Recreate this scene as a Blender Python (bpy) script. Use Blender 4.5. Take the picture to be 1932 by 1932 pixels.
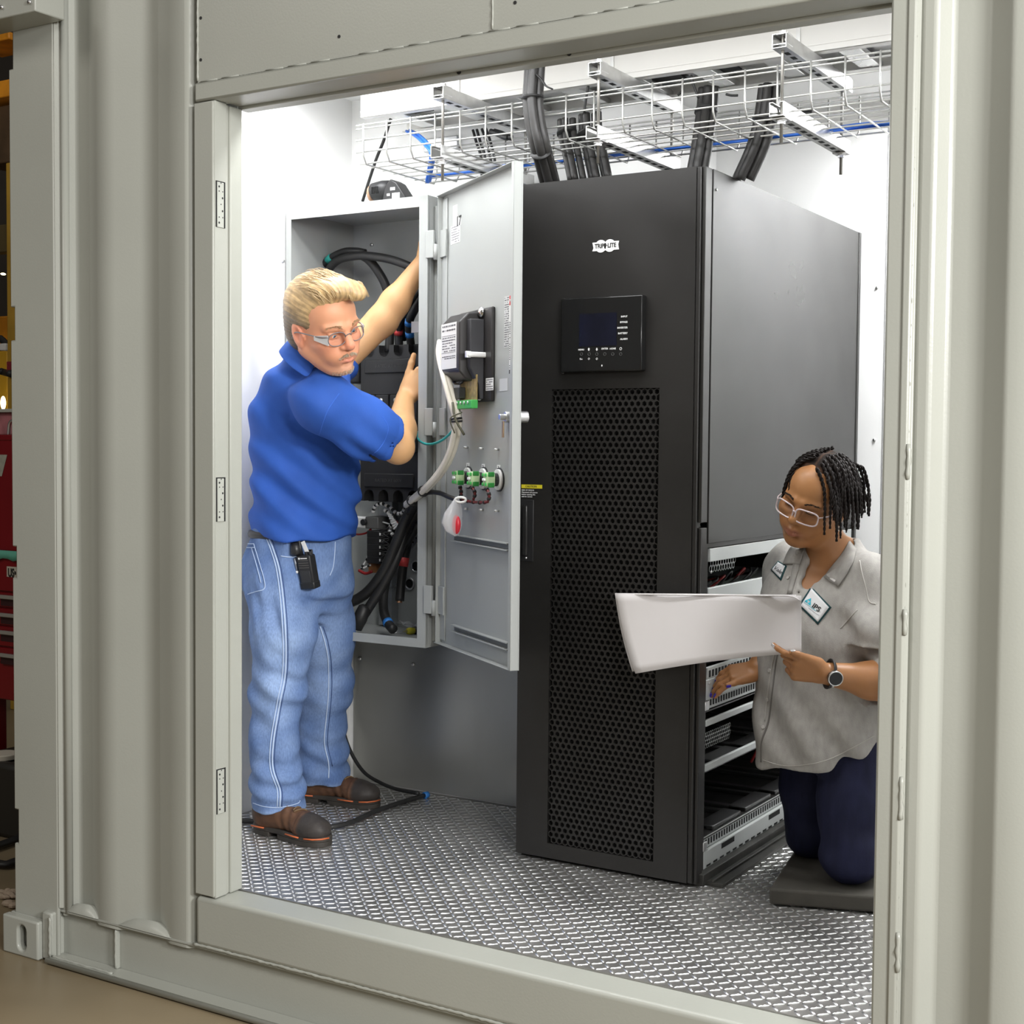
import bpy, math, random
import numpy as np
from mathutils import Vector, Matrix

for o in list(bpy.data.objects):
    bpy.data.objects.remove(o, do_unlink=True)
S = bpy.context.scene
COL = S.collection
R = math.radians

# ------------------------------------------------------------------ camera
F_PX, YAW, PITCH, ROLL = 2644.4, .5489, .0456, .0086
CAM = np.array([0., -2.8744, 1.57])
_fw = np.array([-math.sin(YAW)*math.cos(PITCH), math.cos(YAW)*math.cos(PITCH), -math.sin(PITCH)])
_r = np.array([math.cos(YAW), math.sin(YAW), 0.])
_u = np.cross(_r, _fw)
_r2 = _r*math.cos(ROLL)+_u*math.sin(ROLL)
_u2 = -_r*math.sin(ROLL)+_u*math.cos(ROLL)
cam_d = bpy.data.cameras.new('camera')
cam = bpy.data.objects.new('camera', cam_d)
COL.objects.link(cam)
cam_d.sensor_width = 36.0
cam_d.lens = F_PX/1932*36.0
cam_d.clip_start = .05
m = Matrix(((_r2[0], _u2[0], -_fw[0], CAM[0]), (_r2[1], _u2[1], -_fw[1], CAM[1]), (_r2[2], _u2[2], -_fw[2], CAM[2]), (0, 0, 0, 1)))
cam.matrix_world = m
S.camera = cam

# ------------------------------------------------------------------ world, lights, exposure
S.view_settings.view_transform = 'Standard'
S.view_settings.look = 'None'
S.view_settings.exposure = 0.0
S.view_settings.gamma = 1.0
S.view_settings.use_curve_mapping = False
W = bpy.data.worlds.new('shop_hall_light')
S.world = W
W.use_nodes = True
W.node_tree.nodes['Background'].inputs[0].default_value = (1.0, .95, .86, 1)
W.node_tree.nodes['Background'].inputs[1].default_value = .20


def area(name, loc, aim, size, power, color=(1, 1, 1), size_y=None):
    l = bpy.data.lights.new(name, 'AREA')
    l.energy = power
    l.color = color
    l.size = size
    if size_y:
        l.shape = 'RECTANGLE'
        l.size_y = size_y
    o = bpy.data.objects.new(name, l)
    COL.objects.link(o)
    o.location = loc
    o.rotation_euler = (Vector(aim)-Vector(loc)).to_track_quat('-Z', 'Y').to_euler()
    return o


# lamps of the shop hall, and the photographer's softbox beside the camera
area('hall_lamp', (2.6, -4.2, 5.4), (-2.0, 0, 1.0), 2.0, 105, (1, .985, .95))
area('hall_lamp_far', (-5.5, -4.0, 5.5), (-3.4, 0, .6), 1.6, 70, (1, .95, .88))
area('side_lamp', (3.7, -2.1, 3.1), (-2.6, .1, 1.1), .8, 330, (1, .995, .985))
area('softbox', (1.5, -2.75, 2.45), (-2.1, .5, 1.15), .6, 75, (1, .995, .985))
# strip lamps under the container roof
area('container_strip_lamp', (-1.9, .36, 2.80), (-1.9, .45, 0), 2.1, 25, (.98, .99, 1), .14)
area('container_strip_lamp_rear', (-.9, 1.75, 2.80), (-.95, 1.7, 0), 1.2, 56, (.98, .99, 1), .2)
area('container_strip_lamp_left', (-2.95, .75, 2.80), (-2.95, .75, 0), .5, 9, (.98, .99, 1), .3)


def at(px, py, Y=None, X=None, Z=None):
    """world point on the plane Y (or X, or Z) seen at a position of the photograph"""
    d = _fw+_r2*(px-966)/F_PX+_u2*(966-py)/F_PX
    t = (Y-CAM[1])/d[1] if Y is not None else (X-CAM[0])/d[0] if X is not None else (Z-CAM[2])/d[2]
    return CAM+d*t


# ------------------------------------------------------------------ materials
MATS = {}


def nt(mat):
    return mat.node_tree.nodes, mat.node_tree.links


def mat(name, col, rough=.5, metal=0., spec=.5, noise=0., nscale=8., bump=0., bscale=200., coat=0., emis=0., trans=0., alpha=1., stretch=None, rvar=0., ior=1.45, sss=0.):
    """procedural surface: colour varied by noise, fine relief by noise"""
    if name in MATS:
        return MATS[name]
    mt = bpy.data.materials.new(name)
    mt.use_nodes = True
    N, L = nt(mt)
    b = N['Principled BSDF']
    b.inputs['Base Color'].default_value = (*col, 1)
    b.inputs['Roughness'].default_value = rough
    b.inputs['Metallic'].default_value = metal
    b.inputs['Specular IOR Level'].default_value = spec
    b.inputs['Coat Weight'].default_value = coat
    b.inputs['Coat Roughness'].default_value = .15
    b.inputs['Transmission Weight'].default_value = trans
    b.inputs['IOR'].default_value = ior
    b.inputs['Alpha'].default_value = alpha
    if sss:
        b.inputs['Subsurface Weight'].default_value = sss
        b.inputs['Subsurface Radius'].default_value = (.012, .005, .003)
        b.inputs['Subsurface Scale'].default_value = 1.0
    if emis:
        b.inputs['Emission Color'].default_value = (*col, 1)
        b.inputs['Emission Strength'].default_value = emis
    if noise or bump or rvar:
        tc = N.new('ShaderNodeTexCoord')
        src = tc.outputs['Object']
        if stretch:
            mp = N.new('ShaderNodeMapping')
            mp.inputs['Scale'].default_value = stretch
            L.new(src, mp.inputs[0])
            src = mp.outputs[0]
        if noise or rvar:
            n = N.new('ShaderNodeTexNoise')
            n.inputs['Scale'].default_value = nscale
            n.inputs['Detail'].default_value = 5
            L.new(src, n.inputs['Vector'])
            if noise:
                rp = N.new('ShaderNodeValToRGB')
                lo = [max(0, c*(1-noise)) for c in col]
                hi = [min(1, c*(1+noise)) for c in col]
                rp.color_ramp.elements[0].color = (*lo, 1)
                rp.color_ramp.elements[1].color = (*hi, 1)
                rp.color_ramp.elements[0].position = .3
                rp.color_ramp.elements[1].position = .7
                L.new(n.outputs['Fac'], rp.inputs[0])
                L.new(rp.outputs[0], b.inputs['Base Color'])
            if rvar:
                mr = N.new('ShaderNodeMapRange')
                mr.inputs[1].default_value = .3
                mr.inputs[2].default_value = .7
                mr.inputs[3].default_value = max(.02, rough-rvar)
                mr.inputs[4].default_value = min(1, rough+rvar)
                L.new(n.outputs['Fac'], mr.inputs[0])
                L.new(mr.outputs[0], b.inputs['Roughness'])
        if bump:
            n2 = N.new('ShaderNodeTexNoise')
            n2.inputs['Scale'].default_value = bscale
            n2.inputs['Detail'].default_value = 3
            L.new(src, n2.inputs['Vector'])
            bp = N.new('ShaderNodeBump')
            bp.inputs['Strength'].default_value = bump
            bp.inputs['Distance'].default_value = .002
            L.new(n2.outputs['Fac'], bp.inputs['Height'])
            L.new(bp.outputs[0], b.inputs['Normal'])
    MATS[name] = mt
    return mt


def attr_mat(name, rough=.5, spec=.4, bump=0., bscale=300., sss=0., noise=0., nscale=60, stretch=None):
    """surface whose own colours are stored per vertex (lips, hair streaks, faded denim)"""
    mt = mat(name, (1, 1, 1), rough, spec=spec, bump=bump, bscale=bscale, sss=sss, stretch=stretch)
    N, L = nt(mt)
    a = N.new('ShaderNodeAttribute')
    a.attribute_name = 'Col'
    out = a.outputs['Color']
    if noise:
        tc = N.new('ShaderNodeTexCoord')
        src = tc.outputs['Object']
        if stretch:
            mp = N.new('ShaderNodeMapping')
            mp.inputs['Scale'].default_value = stretch
            L.new(src, mp.inputs[0])
            src = mp.outputs[0]
        n = N.new('ShaderNodeTexNoise')
        n.inputs['Scale'].default_value = nscale
        n.inputs['Detail'].default_value = 6
        L.new(src, n.inputs['Vector'])
        mr = N.new('ShaderNodeMapRange')
        mr.inputs[1].default_value = .20
        mr.inputs[2].default_value = .75
        mr.inputs[3].default_value = 1-noise
        mr.inputs[4].default_value = 1+noise
        L.new(n.outputs['Fac'], mr.inputs[0])
        mx = N.new('ShaderNodeVectorMath')
        mx.operation = 'SCALE'
        L.new(out, mx.inputs[0])
        L.new(mr.outputs[0], mx.inputs['Scale'])
        out = mx.outputs[0]
    L.new(out, N['Principled BSDF'].inputs['Base Color'])
    return mt


# ------------------------------------------------------------------ objects
def tag(o, label=None, cat=None, group=None, kind=None):
    for k, v in (('label', label), ('category', cat), ('group', group), ('kind', kind)):
        if v:
            o[k] = v
    return o


def empty(name, loc=(0, 0, 0), rz=0., parent=None, **kw):
    o = bpy.data.objects.new(name, None)
    o.empty_display_size = .1
    COL.objects.link(o)
    o.location = loc
    o.rotation_euler = (0, 0, rz)
    if parent:
        o.parent = parent
    tag(o, **kw)
    return o


def copy_tree(o, parent=None, label=None):
    c = o.copy()
    COL.objects.link(c)
    if parent:
        c.parent = parent
    if label:
        c['label'] = label
    for ch in o.children:
        copy_tree(ch, c)
    return c


class MB:
    """collects shapes, then links them as one mesh object"""

    def __init__(s):
        s.v = []
        s.f = []

    def add(s, vs, fs):
        n = len(s.v)
        s.v += [tuple(map(float, p)) for p in vs]
        s.f += [tuple(i+n for i in f) for f in fs]
        return s

    def box(s, x0, y0, z0, x1, y1, z1):
        if x0 > x1: x0, x1 = x1, x0
        if y0 > y1: y0, y1 = y1, y0
        if z0 > z1: z0, z1 = z1, z0
        return s.add([(x0, y0, z0), (x1, y0, z0), (x1, y1, z0), (x0, y1, z0), (x0, y0, z1), (x1, y0, z1), (x1, y1, z1), (x0, y1, z1)],
                     [(0, 3, 2, 1), (4, 5, 6, 7), (0, 1, 5, 4), (1, 2, 6, 5), (2, 3, 7, 6), (3, 0, 4, 7)])

    def obox(s, c, ax, h):
        """box about c with axes ax (three vectors) and half sizes h"""
        c = np.array(c, float)
        A = [np.array(a, float)/np.linalg.norm(a)*hh for a, hh in zip(ax, h)]
        q = [c+sx*A[0]+sy*A[1]+sz*A[2] for sz in (-1, 1) for sx, sy in ((-1, -1), (1, -1), (1, 1), (-1, 1))]
        f = [(0, 3, 2, 1), (4, 5, 6, 7), (0, 1, 5, 4), (1, 2, 6, 5), (2, 3, 7, 6), (3, 0, 4, 7)]
        if np.dot(np.cross(A[0], A[1]), A[2]) < 0:
            f = [t[::-1] for t in f]
        return s.add(q, f)

    def bar(s, a, b, w, h, up=(0, 0, 1)):
        a, b = np.array(a, float), np.array(b, float)
        d = b-a
        l = np.linalg.norm(d)
        d /= l
        x = np.cross(d, up)
        if np.linalg.norm(x) < 1e-4:
            x = np.cross(d, (1, 0, 0))
        x /= np.linalg.norm(x)
        return s.obox((a+b)/2, (d, x, np.cross(x, d)), (l/2, w/2, h/2))

    def tube(s, pts, r, n=8, caps=True, flat=None, closed=False):
        pts = [np.array(p, float) for p in pts]
        k = len(pts)
        rs = [r]*k if np.isscalar(r) else list(r)
        base = len(s.v)
        t0 = pts[1]-pts[-1] if closed else pts[1]-pts[0]
        ref = np.array([0, 0, 1.]) if abs(t0[2]) < .9*np.linalg.norm(t0) else np.array([1., 0, 0])
        x = None
        V = []
        for i in range(k):
            if closed:
                t = pts[(i+1) % k]-pts[i-1]
            else:
                t = pts[min(i+1, k-1)]-pts[max(i-1, 0)]
            t = t/(np.linalg.norm(t)+1e-12)
            x = np.cross(ref, t) if x is None else x-t*np.dot(x, t)
            x = x/(np.linalg.norm(x)+1e-12)
            y = np.cross(t, x)
            for j in range(n):
                a = 2*math.pi*j/n
                V.append(pts[i]+rs[i]*(math.cos(a)*x+math.sin(a)*y*(flat or 1)))
        Fc = [(i*n+j, i*n+(j+1) % n, (i+1)*n+(j+1) % n, (i+1)*n+j) for i in range(k-1) for j in range(n)]
        if closed:
            Fc += [((k-1)*n+j, (k-1)*n+(j+1) % n, (j+1) % n, j) for j in range(n)]
        elif caps:
            Fc += [tuple(range(n-1, -1, -1)), tuple((k-1)*n+j for j in range(n))]
        return s.add(V, Fc)

    def cyl(s, a, b, r, n=16, r2=None):
        return s.tube([a, b], [r, r if r2 is None else r2], n)

    def prism(s, poly, a, u, v, w, d):
        """polygon in the plane (u,v) at a, pushed d along w"""
        a, u, v, w = (np.array(q, float) for q in (a, u, v, w))
        n = len(poly)
        V = [a+u*p[0]+v*p[1] for p in poly]+[a+u*p[0]+v*p[1]+w*d for p in poly]
        Fc = [tuple(range(n-1, -1, -1)), tuple(range(n, 2*n))]+[(i, (i+1) % n, n+(i+1) % n, n+i) for i in range(n)]
        area2 = sum(poly[i][0]*poly[(i+1) % n][1]-poly[(i+1) % n][0]*poly[i][1] for i in range(n))
        if area2*np.dot(np.cross(u, v), w)*d < 0:
            Fc = [f[::-1] for f in Fc]
        return s.add(V, Fc)

    def sphere(s, c, r, n=12, mr=8):
        r = (r, r, r) if np.isscalar(r) else r
        V = [(c[0], c[1], c[2]+r[2])]
        for i in range(1, mr):
            th = math.pi*i/mr
            for j in range(n):
                a = 2*math.pi*j/n
                V.append((c[0]+r[0]*math.sin(th)*math.cos(a), c[1]+r[1]*math.sin(th)*math.sin(a), c[2]+r[2]*math.cos(th)))
        V.append((c[0], c[1], c[2]-r[2]))
        Fc = [(0, 1+j, 1+(j+1) % n) for j in range(n)]
        for i in range(mr-2):
            for j in range(n):
                Fc.append((1+i*n+j, 1+(i+1)*n+j, 1+(i+1)*n+(j+1) % n, 1+i*n+(j+1) % n))
        b = 1+(mr-2)*n
        Fc += [(b+j, len(V)-1, b+(j+1) % n) for j in range(n)]
        return s.add(V, Fc)

    def build(s, name, m, parent=None, bevel=0., smooth=False, seg=2, loc=None, **kw):
        me = bpy.data.meshes.new(name)
        v = s.v
        if loc is not None:
            v = [(p[0]-loc[0], p[1]-loc[1], p[2]-loc[2]) for p in v]
        me.from_pydata(v, [], s.f)
        me.update()
        o = bpy.data.objects.new(name, me)
        COL.objects.link(o)
        me.materials.append(m)
        if smooth or bevel:
            me.polygons.foreach_set('use_smooth', [True]*len(me.polygons))
            if not smooth:
                me.set_sharp_from_angle(angle=R(40))
        if bevel:
            b = o.modifiers.new('bevel', 'BEVEL')
            b.width = bevel
            b.segments = seg
            b.limit_method = 'ANGLE'
            b.angle_limit = R(35)
            b.harden_normals = False
        if loc is not None:
            o.location = loc
        if parent:
            o.parent = parent
            if loc is None:      # vertices are given in world space: bring them into the frame of the thing
                me.transform(world_of(parent).inverted())
        tag(o, **kw)
        return o


def world_of(o):
    m = Matrix.LocRotScale(o.location, o.rotation_euler, o.scale)
    return world_of(o.parent) @ m if o.parent else m


def curve(pts, n=8):
    """Catmull-Rom through the points"""
    P_ = [np.array(p, float) for p in pts]
    P_ = [2*P_[0]-P_[1]]+P_+[2*P_[-1]-P_[-2]]
    out = []
    for i in range(1, len(P_)-2):
        a, b, c, d = P_[i-1:i+3]
        for k in range(n):
            t = k/n
            out.append(.5*((2*b)+(-a+c)*t+(2*a-5*b+4*c-d)*t*t+(-a+3*b-3*c+d)*t**3))
    out.append(P_[-2])
    return out


def text(body, name, loc, xdir, up, size, m, parent=None, align='LEFT', extr=.0004, shear=0., bold=0., sx=1.):
    """flat lettering as a mesh part"""
    cu = bpy.data.curves.new(name, 'FONT')
    cu.body = body
    cu.size = size
    cu.align_x = align
    cu.align_y = 'CENTER'
    cu.extrude = extr
    cu.shear = shear
    cu.offset = bold
    cu.resolution_u = 3
    tmp = bpy.data.objects.new(name, cu)
    COL.objects.link(tmp)
    bpy.context.view_layer.update()
    me = bpy.data.meshes.new_from_object(tmp.evaluated_get(bpy.context.evaluated_depsgraph_get()))
    bpy.data.objects.remove(tmp, do_unlink=True)
    x = Vector(xdir).normalized()
    z = x.cross(Vector(up)).normalized()
    y = z.cross(x)
    M = Matrix(((x[0]*sx, y[0], z[0], loc[0]), (x[1]*sx, y[1], z[1], loc[1]), (x[2]*sx, y[2], z[2], loc[2]), (0, 0, 0, 1)))
    if parent:
        M = world_of(parent).inverted() @ M
    me.transform(M)
    me.name = name
    me.materials.clear()
    me.materials.append(m)
    o = bpy.data.objects.new(name, me)
    COL.objects.link(o)
    if parent:
        o.parent = parent
    return o


# palette
PAINT = mat('grey_green_paint', (.365, .372, .332), .34, spec=.55, noise=.05, nscale=1.3, bump=.12, bscale=160, rvar=.06)
WHITE = mat('white_wall_paint', (.86, .86, .85), .45, noise=.02, nscale=2)
GALV = mat('galvanised_steel', (.55, .56, .57), .33, metal=.9, noise=.12, nscale=3, rvar=.1, stretch=(1, 1, 8))
ZINC = mat('zinc_plated_steel', (.72, .72, .72), .3, metal=.9, noise=.1, nscale=20)
ENCL = mat('light_grey_enamel', (.375, .39, .38), .38, noise=.02, nscale=4, bump=.05, bscale=300)
BLACKM = mat('black_powder_coat', (.018, .017, .016), .38, spec=.5, noise=.1, nscale=4, bump=.08, bscale=500, rvar=.07)
BLACKP = mat('black_plastic', (.022, .022, .023), .42, noise=.15, nscale=12)
DARK = mat('dark_void', (.006, .006, .006), .8)
RUBBER = mat('black_cable_jacket', (.02, .02, .02), .45, noise=.2, nscale=15)
# ------------------------------------------------------------------ container: outer long side
FZ = .30            # container floor above the shop floor
XL, XP, XJL, XJR = -3.545, -2.79, -2.72, -.875
con = empty('wall_front', (0, 0, 0), kind='structure')

# corrugated side, left of the opening: profile in plan (X, Y), extruded upwards
def corrugated(name, prof, z0, z1, parent, th=.003):
    b = MB()
    n = len(prof)
    V = [(x, y, z0) for x, y in prof]+[(x, y, z1) for x, y in prof]+[(x, y+th, z0) for x, y in prof]+[(x, y+th, z1) for x, y in prof]
    Fc = []
    for i in range(n-1):
        Fc += [(i, i+1, n+i+1, n+i), (2*n+i+1, 2*n+i, 3*n+i, 3*n+i+1)]
    b.add(V, Fc)
    return b.build(name, PAINT, parent, bevel=.007, seg=3)


HZ = 2.95
corrugated('corrugated_panel', [(-3.345, .002), (-3.337, .002), (-3.303, .036), (-3.252, .036), (-3.187, .0), (-3.108, .0), (-3.046, .036), (-2.970, .036), (-2.895, .0), (-2.826, .0), (-2.812, .012), (-2.806, .030), (-2.78, .030)], .14, HZ, con)
corrugated('corrugated_panel', [(-.806, .012), (-.798, .0), (-.768, .000), (-.742, .034), (-.671, .036), (-.620, .0), (-.545, .000), (-.48, .036), (-.41, .036), (-.34, 0), (-.27, 0), (-.20, .036), (.5, .036)], .0, HZ, con)

# corner post with its notched outer flange
b = MB()
zn = [(.0, 0), (.335, 0), (.335, 1), (.44, 1), (.44, 0), (1.16, 0), (1.16, 1), (1.255, 1), (1.255, 0), (1.885, 0), (1.885, 1), (1.985, 1), (1.985, 0), (2.70, 0), (2.70, 1), (HZ, 1)]
poly = [(-3.548+.018*k, z) for z, k in zn]+[(-3.353, HZ), (-3.353, 0)]
b.prism([(p[0], p[1]) for p in poly], (0, -.012, 0), (1, 0, 0), (0, 0, 1), (0, 1, 0), .012)
b.build('corner_post', PAINT, con, bevel=.004)
MB().box(-3.545, 0, .02, -3.53, .16, HZ).build('post_web', PAINT, con, bevel=.003)
MB().prism([(-3.354, -.012), (-3.337, .006), (-3.337, .05), (-3.354, .05)], (0, 0, .16), (1, 0, 0), (0, 1, 0), (0, 0, 1), HZ-.16).build('post_lip', PAINT, con, bevel=.005)
# rounded tube beside the post (two bright ridges)
MB().tube([(-3.325, .008, .15), (-3.325, .008, HZ)], .012, 12).build('post_bead', PAINT, con, smooth=True)

# corner casting with its slotted hole
def slot_poly(cx, cz, w, h, n=10):
    r = w/2
    return [(cx+r*math.cos(a), cz+(h/2-r)+r*math.sin(a)) for a in np.linspace(0, math.pi, n)]+[(cx+r*math.cos(a), cz-(h/2-r)+r*math.sin(a)) for a in np.linspace(math.pi, 2*math.pi, n)]


def plate_with_hole(x0, z0, x1, z1, hole, y0, y1):
    """rectangular plate (front y0, back y1) with one hole, bridged face"""
    n = len(hole)
    cx = sum(p[0] for p in hole)/n
    cz = sum(p[1] for p in hole)/n
    outer = []
    for p in hole:
        dx, dz = p[0]-cx, p[1]-cz
        k = min([((x1-cx)/dx if dx > 0 else (x0-cx)/dx) if abs(dx) > 1e-9 else 1e9, ((z1-cz)/dz if dz > 0 else (z0-cz)/dz) if abs(dz) > 1e-9 else 1e9])
        outer.append((cx+dx*k, cz+dz*k))
    for c in ((x0, z0), (x1, z0), (x1, z1), (x0, z1)):     # snap the nearest ray to each corner
        i = min(range(n), key=lambda i: (outer[i][0]-c[0])**2+(outer[i][1]-c[1])**2)
        outer[i] = c
    V = [(p[0], y0, p[1]) for p in hole]+[(p[0], y0, p[1]) for p in outer]+[(p[0], y1, p[1]) for p in hole]+[(p[0], y1, p[1]) for p in outer]
    Fc = []
    for i in range(n):
        j = (i+1) % n
        Fc += [(i, n+i, n+j, j), (2*n+i, 2*n+j, 3*n+j, 3*n+i), (i, j, 2*n+j, 2*n+i), (n+i, 3*n+i, 3*n+j, n+j)]
    return V, Fc


cast = empty('corner_casting', (-3.47, -.03, 0), parent=con)
b = MB()
b.add(*plate_with_hole(-3.568, .0, -3.405, .118, slot_poly(-3.478, .058, .040, .078), -.045, -.015))
b.box(-3.568, -.015, 0, -3.405, .13, .012).box(-3.568, -.015, .106, -3.405, .13, .118).box(-3.568, -.015, .012, -3.556, .13, .106)
b.box(-3.42, -.015, .012, -3.405, .13, .106)
b.build('casting_body', PAINT, cast, bevel=.006, seg=3)
MB().box(-3.55, .10, .012, -3.42, .128, .106).build('casting_core', DARK, cast)
MB().box(-3.405, -.03, .004, -3.362, .05, .15).build('casting_gusset', PAINT, con, bevel=.006)

# bottom rail: C section, top flange with weld bead and drip skirt
b = MB()
b.box(-3.365, -.002, .148, .9, .10, .158)
b.box(-3.365, -.045, .006, .9, .02, .018)
b.box(-3.365, .018, .010, .9, .03, .150)
b.build('bottom_rail', PAINT, con, bevel=.004)
MB().tube([(-3.365, -.045, .012), (.9, -.045, .012)], .009, 10).build('rail_lower_lip', PAINT, con, smooth=True)
MB().box(-3.128, .006, .018, -3.120, .020, .146).build('rail_rib', PAINT, con, bevel=.002)
# weld fillets where the corrugations meet the rail
for x0, x1 in ((-3.33, -3.19), (-3.10, -2.89)):
    b = MB()
    k = 14
    V, Fc = [], []
    for i in range(k+1):
        t = i/k
        h = .032*math.sin(math.pi*t)**.8+.001*math.sin(i*5)
        x = x0+(x1-x0)*t
        V += [(x, -.004, .158), (x, .006, .158+h), (x, .045, .158+h*.5)]
    for i in range(k):
        for j in range(2):
            Fc.append((i*3+j, i*3+3+j, i*3+4+j, i*3+1+j))
    b.add(V, Fc)
    b.build('weld_fillet', PAINT, con, smooth=True)
rnd = random.Random(3)


def weld_bead(a, b_, r=.005, name='weld_bead', step=.012, m=None):
    a, b_ = np.array(a, float), np.array(b_, float)
    n = max(3, int(np.linalg.norm(b_-a)/step))
    pts = [a+(b_-a)*i/n+np.array([rnd.uniform(-1, 1), rnd.uniform(-1, 1), rnd.uniform(-1, 1)])*r*.18 for i in range(n+1)]
    rr = [r*(.75+.3*(i % 2)+rnd.uniform(-.1, .1)) for i in range(n+1)]
    return MB().tube(pts, rr, 6).build(name, m or PAINT, con, smooth=True)


weld_bead((-2.80, -.004, .16), (.3, -.004, .16), .005)
weld_bead((-3.36, -.030, .02), (-3.10, -.030, .02), .005)
weld_bead((-3.362, -.035, .02), (-3.362, -.035, .14), .005)
weld_bead((-3.124, .006, .02), (-3.124, .006, .14), .004)

# sill tube of the opening
b = MB()
b.box(-2.79, -.008, .160, .3, .105, FZ)
b.build('sill', PAINT, con, bevel=.013, seg=4)
# left jamb: face strip, rebate, inner return
MB().box(-2.792, -.006, FZ+.006, -2.722, .03, 2.51).build('jamb_face', PAINT, con, bevel=.003)
JAMB = mat('jamb_paint_light', (.40, .41, .37), .36, spec=.5, noise=.03, nscale=2, bump=.06, bscale=160)
MB().box(-2.735, .0, FZ+.002, -2.720, .047, 2.512).build('jamb_return', PAINT, con, bevel=.002)
MB().box(-2.735, .045, FZ+.001, -2.727, .062, 2.511).build('jamb_rebate', PAINT, con, bevel=.002)
MB().box(-2.735, .060, FZ+.001, -2.720, .110, 2.509).build('jamb_inner_leg', PAINT, con, bevel=.004)
# header: tube over the opening, rebate behind it, flat panel above
MB().box(-2.79, -.006, 2.513, .3, .06, 2.565).build('header_face', PAINT, con, bevel=.006)
MB().box(-2.735, .052, 2.516, .3, .108, 2.56).build('header_rebate', PAINT, con, bevel=.006)
MB().box(-2.735, .106, 2.508, .3, .150, 2.56).build('header_inner_leg', PAINT, con, bevel=.004)
MB().box(-2.783, .0, 2.566, -1.8245, .004, HZ).build('header_panel', PAINT, con)
MB().box(-1.8235, .0, 2.566, .3, .004, HZ).build('header_panel', PAINT, con)
b = MB()
for i in range(40):
    x = -2.77+i*.078
    if i % 4 != 2:
        b.tube([(x, -.001, 2.5665), (x+.06, -.001, 2.5665)], .0022, 6)
b.build('header_weld', PAINT, con, smooth=True)
weld_bead((-1.824, -.001, 2.57), (-1.824, -.001, 2.72), .003)
weld_bead((-2.782, -.001, 2.57), (-2.782, -.001, HZ), .0035)
SCREWH = mat('screw_hole', (.02, .02, .02), .7)
for px, py in ((379, 34), (379, 113), (640, 69), (972, 5)):
    p = at(px, py, Y=0)
    MB().cyl((p[0], -.0012, p[2]), (p[0], .003, p[2]), .0045, 10).build('screw_hole', SCREWH, con)
for px, py in ((648, 143), (866, 136), (1074, 101)):
    p = at(px, py, Y=.105)
    MB().cyl((p[0], .103, p[2]), (p[0], .106, p[2]), .006, 10).build('screw_hole', SCREWH, con)
# door hinge pockets in the left jamb
for i, z in enumerate((2.20, 1.345, .50)):
    zt, zb = [at(398, y, X=-2.72)[2] for y in ((338, 426), (901, 985), (1455, 1540))[i]]
    pk = empty('hinge_pocket', (-2.7195, .03, zb), parent=con)
    MB().box(-2.7212, .003, zb, -2.7190, .040, zt).build('pocket_recess', DARK, pk)
    MB().box(-2.7205, .007, zb, -2.7172, .033, zt-.003).build('hinge_leaf', JAMB, pk, bevel=.001)
    hb = MB()
    for t, y in ((.1, .014), (.36, .027), (.64, .027), (.88, .014)):
        hb.cyl((-2.7176, y, zb+(zt-zb)*t), (-2.7166, y, zb+(zt-zb)*t), .003, 8)
    for t, y in ((.22, .014), (.22, .028), (.5, .021), (.78, .014), (.78, .028), (.96, .021)):
        hb.cyl((-2.7176, y, zb+(zt-zb)*t), (-2.7166, y, zb+(zt-zb)*t), .0018, 8)
    hb.build('leaf_holes', SCREWH, pk)
# right jamb: post beside the opening, weld run, step
MB().box(-.860, -.008, .16, -.802, .10, 2.52).build('right_jamb', PAINT, con, bevel=.006)
MB().box(-.800, -.002, .16, -.806, .03, HZ).build('right_jamb_step', PAINT, con, bevel=.003)
MB().box(-.826, -.0115, .16, -.806, .0, HZ).build('right_jamb_strip', PAINT, con, bevel=.005)
for y0, y1 in ((838, 905), (1150, 1200), (1470, 1550), (1765, 1840)):
    a_, b2 = at(1712, y0, Y=-.02), at(1708, y1, Y=-.02)
    weld_bead((-.805, -.009, a_[2]), (-.805, -.009, b2[2]), .006)
weld_bead((-.806, -.004, .2), (-.806, -.004, 2.9), .003)

# lamp box on the outside, upper left corner
jb = empty('junction_box', (-3.55, -.1, 2.7), label='grey painted junction box bolted to the upper left outside corner of the container', cat='junction box')
p0, p1 = at(112, 32, Y=-.11), at(-80, 62, Y=-.11)
jx1 = at(66, 40, Y=-.12)[0]
zb_ = at(66, 20, Y=-.12)[2]
MB().box(jx1-.36, -.12, zb_, jx1, -.012, zb_+.4).build('box_body', PAINT, jb, bevel=.004)
for px, py in ((5, 14), (57, 4)):
    q = at(px, py, Y=-.12)
    MB().cyl((q[0], -.126, q[2]), (q[0], -.119, q[2]), .006, 8).build('cover_bolt', ZINC, jb, smooth=True)

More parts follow.
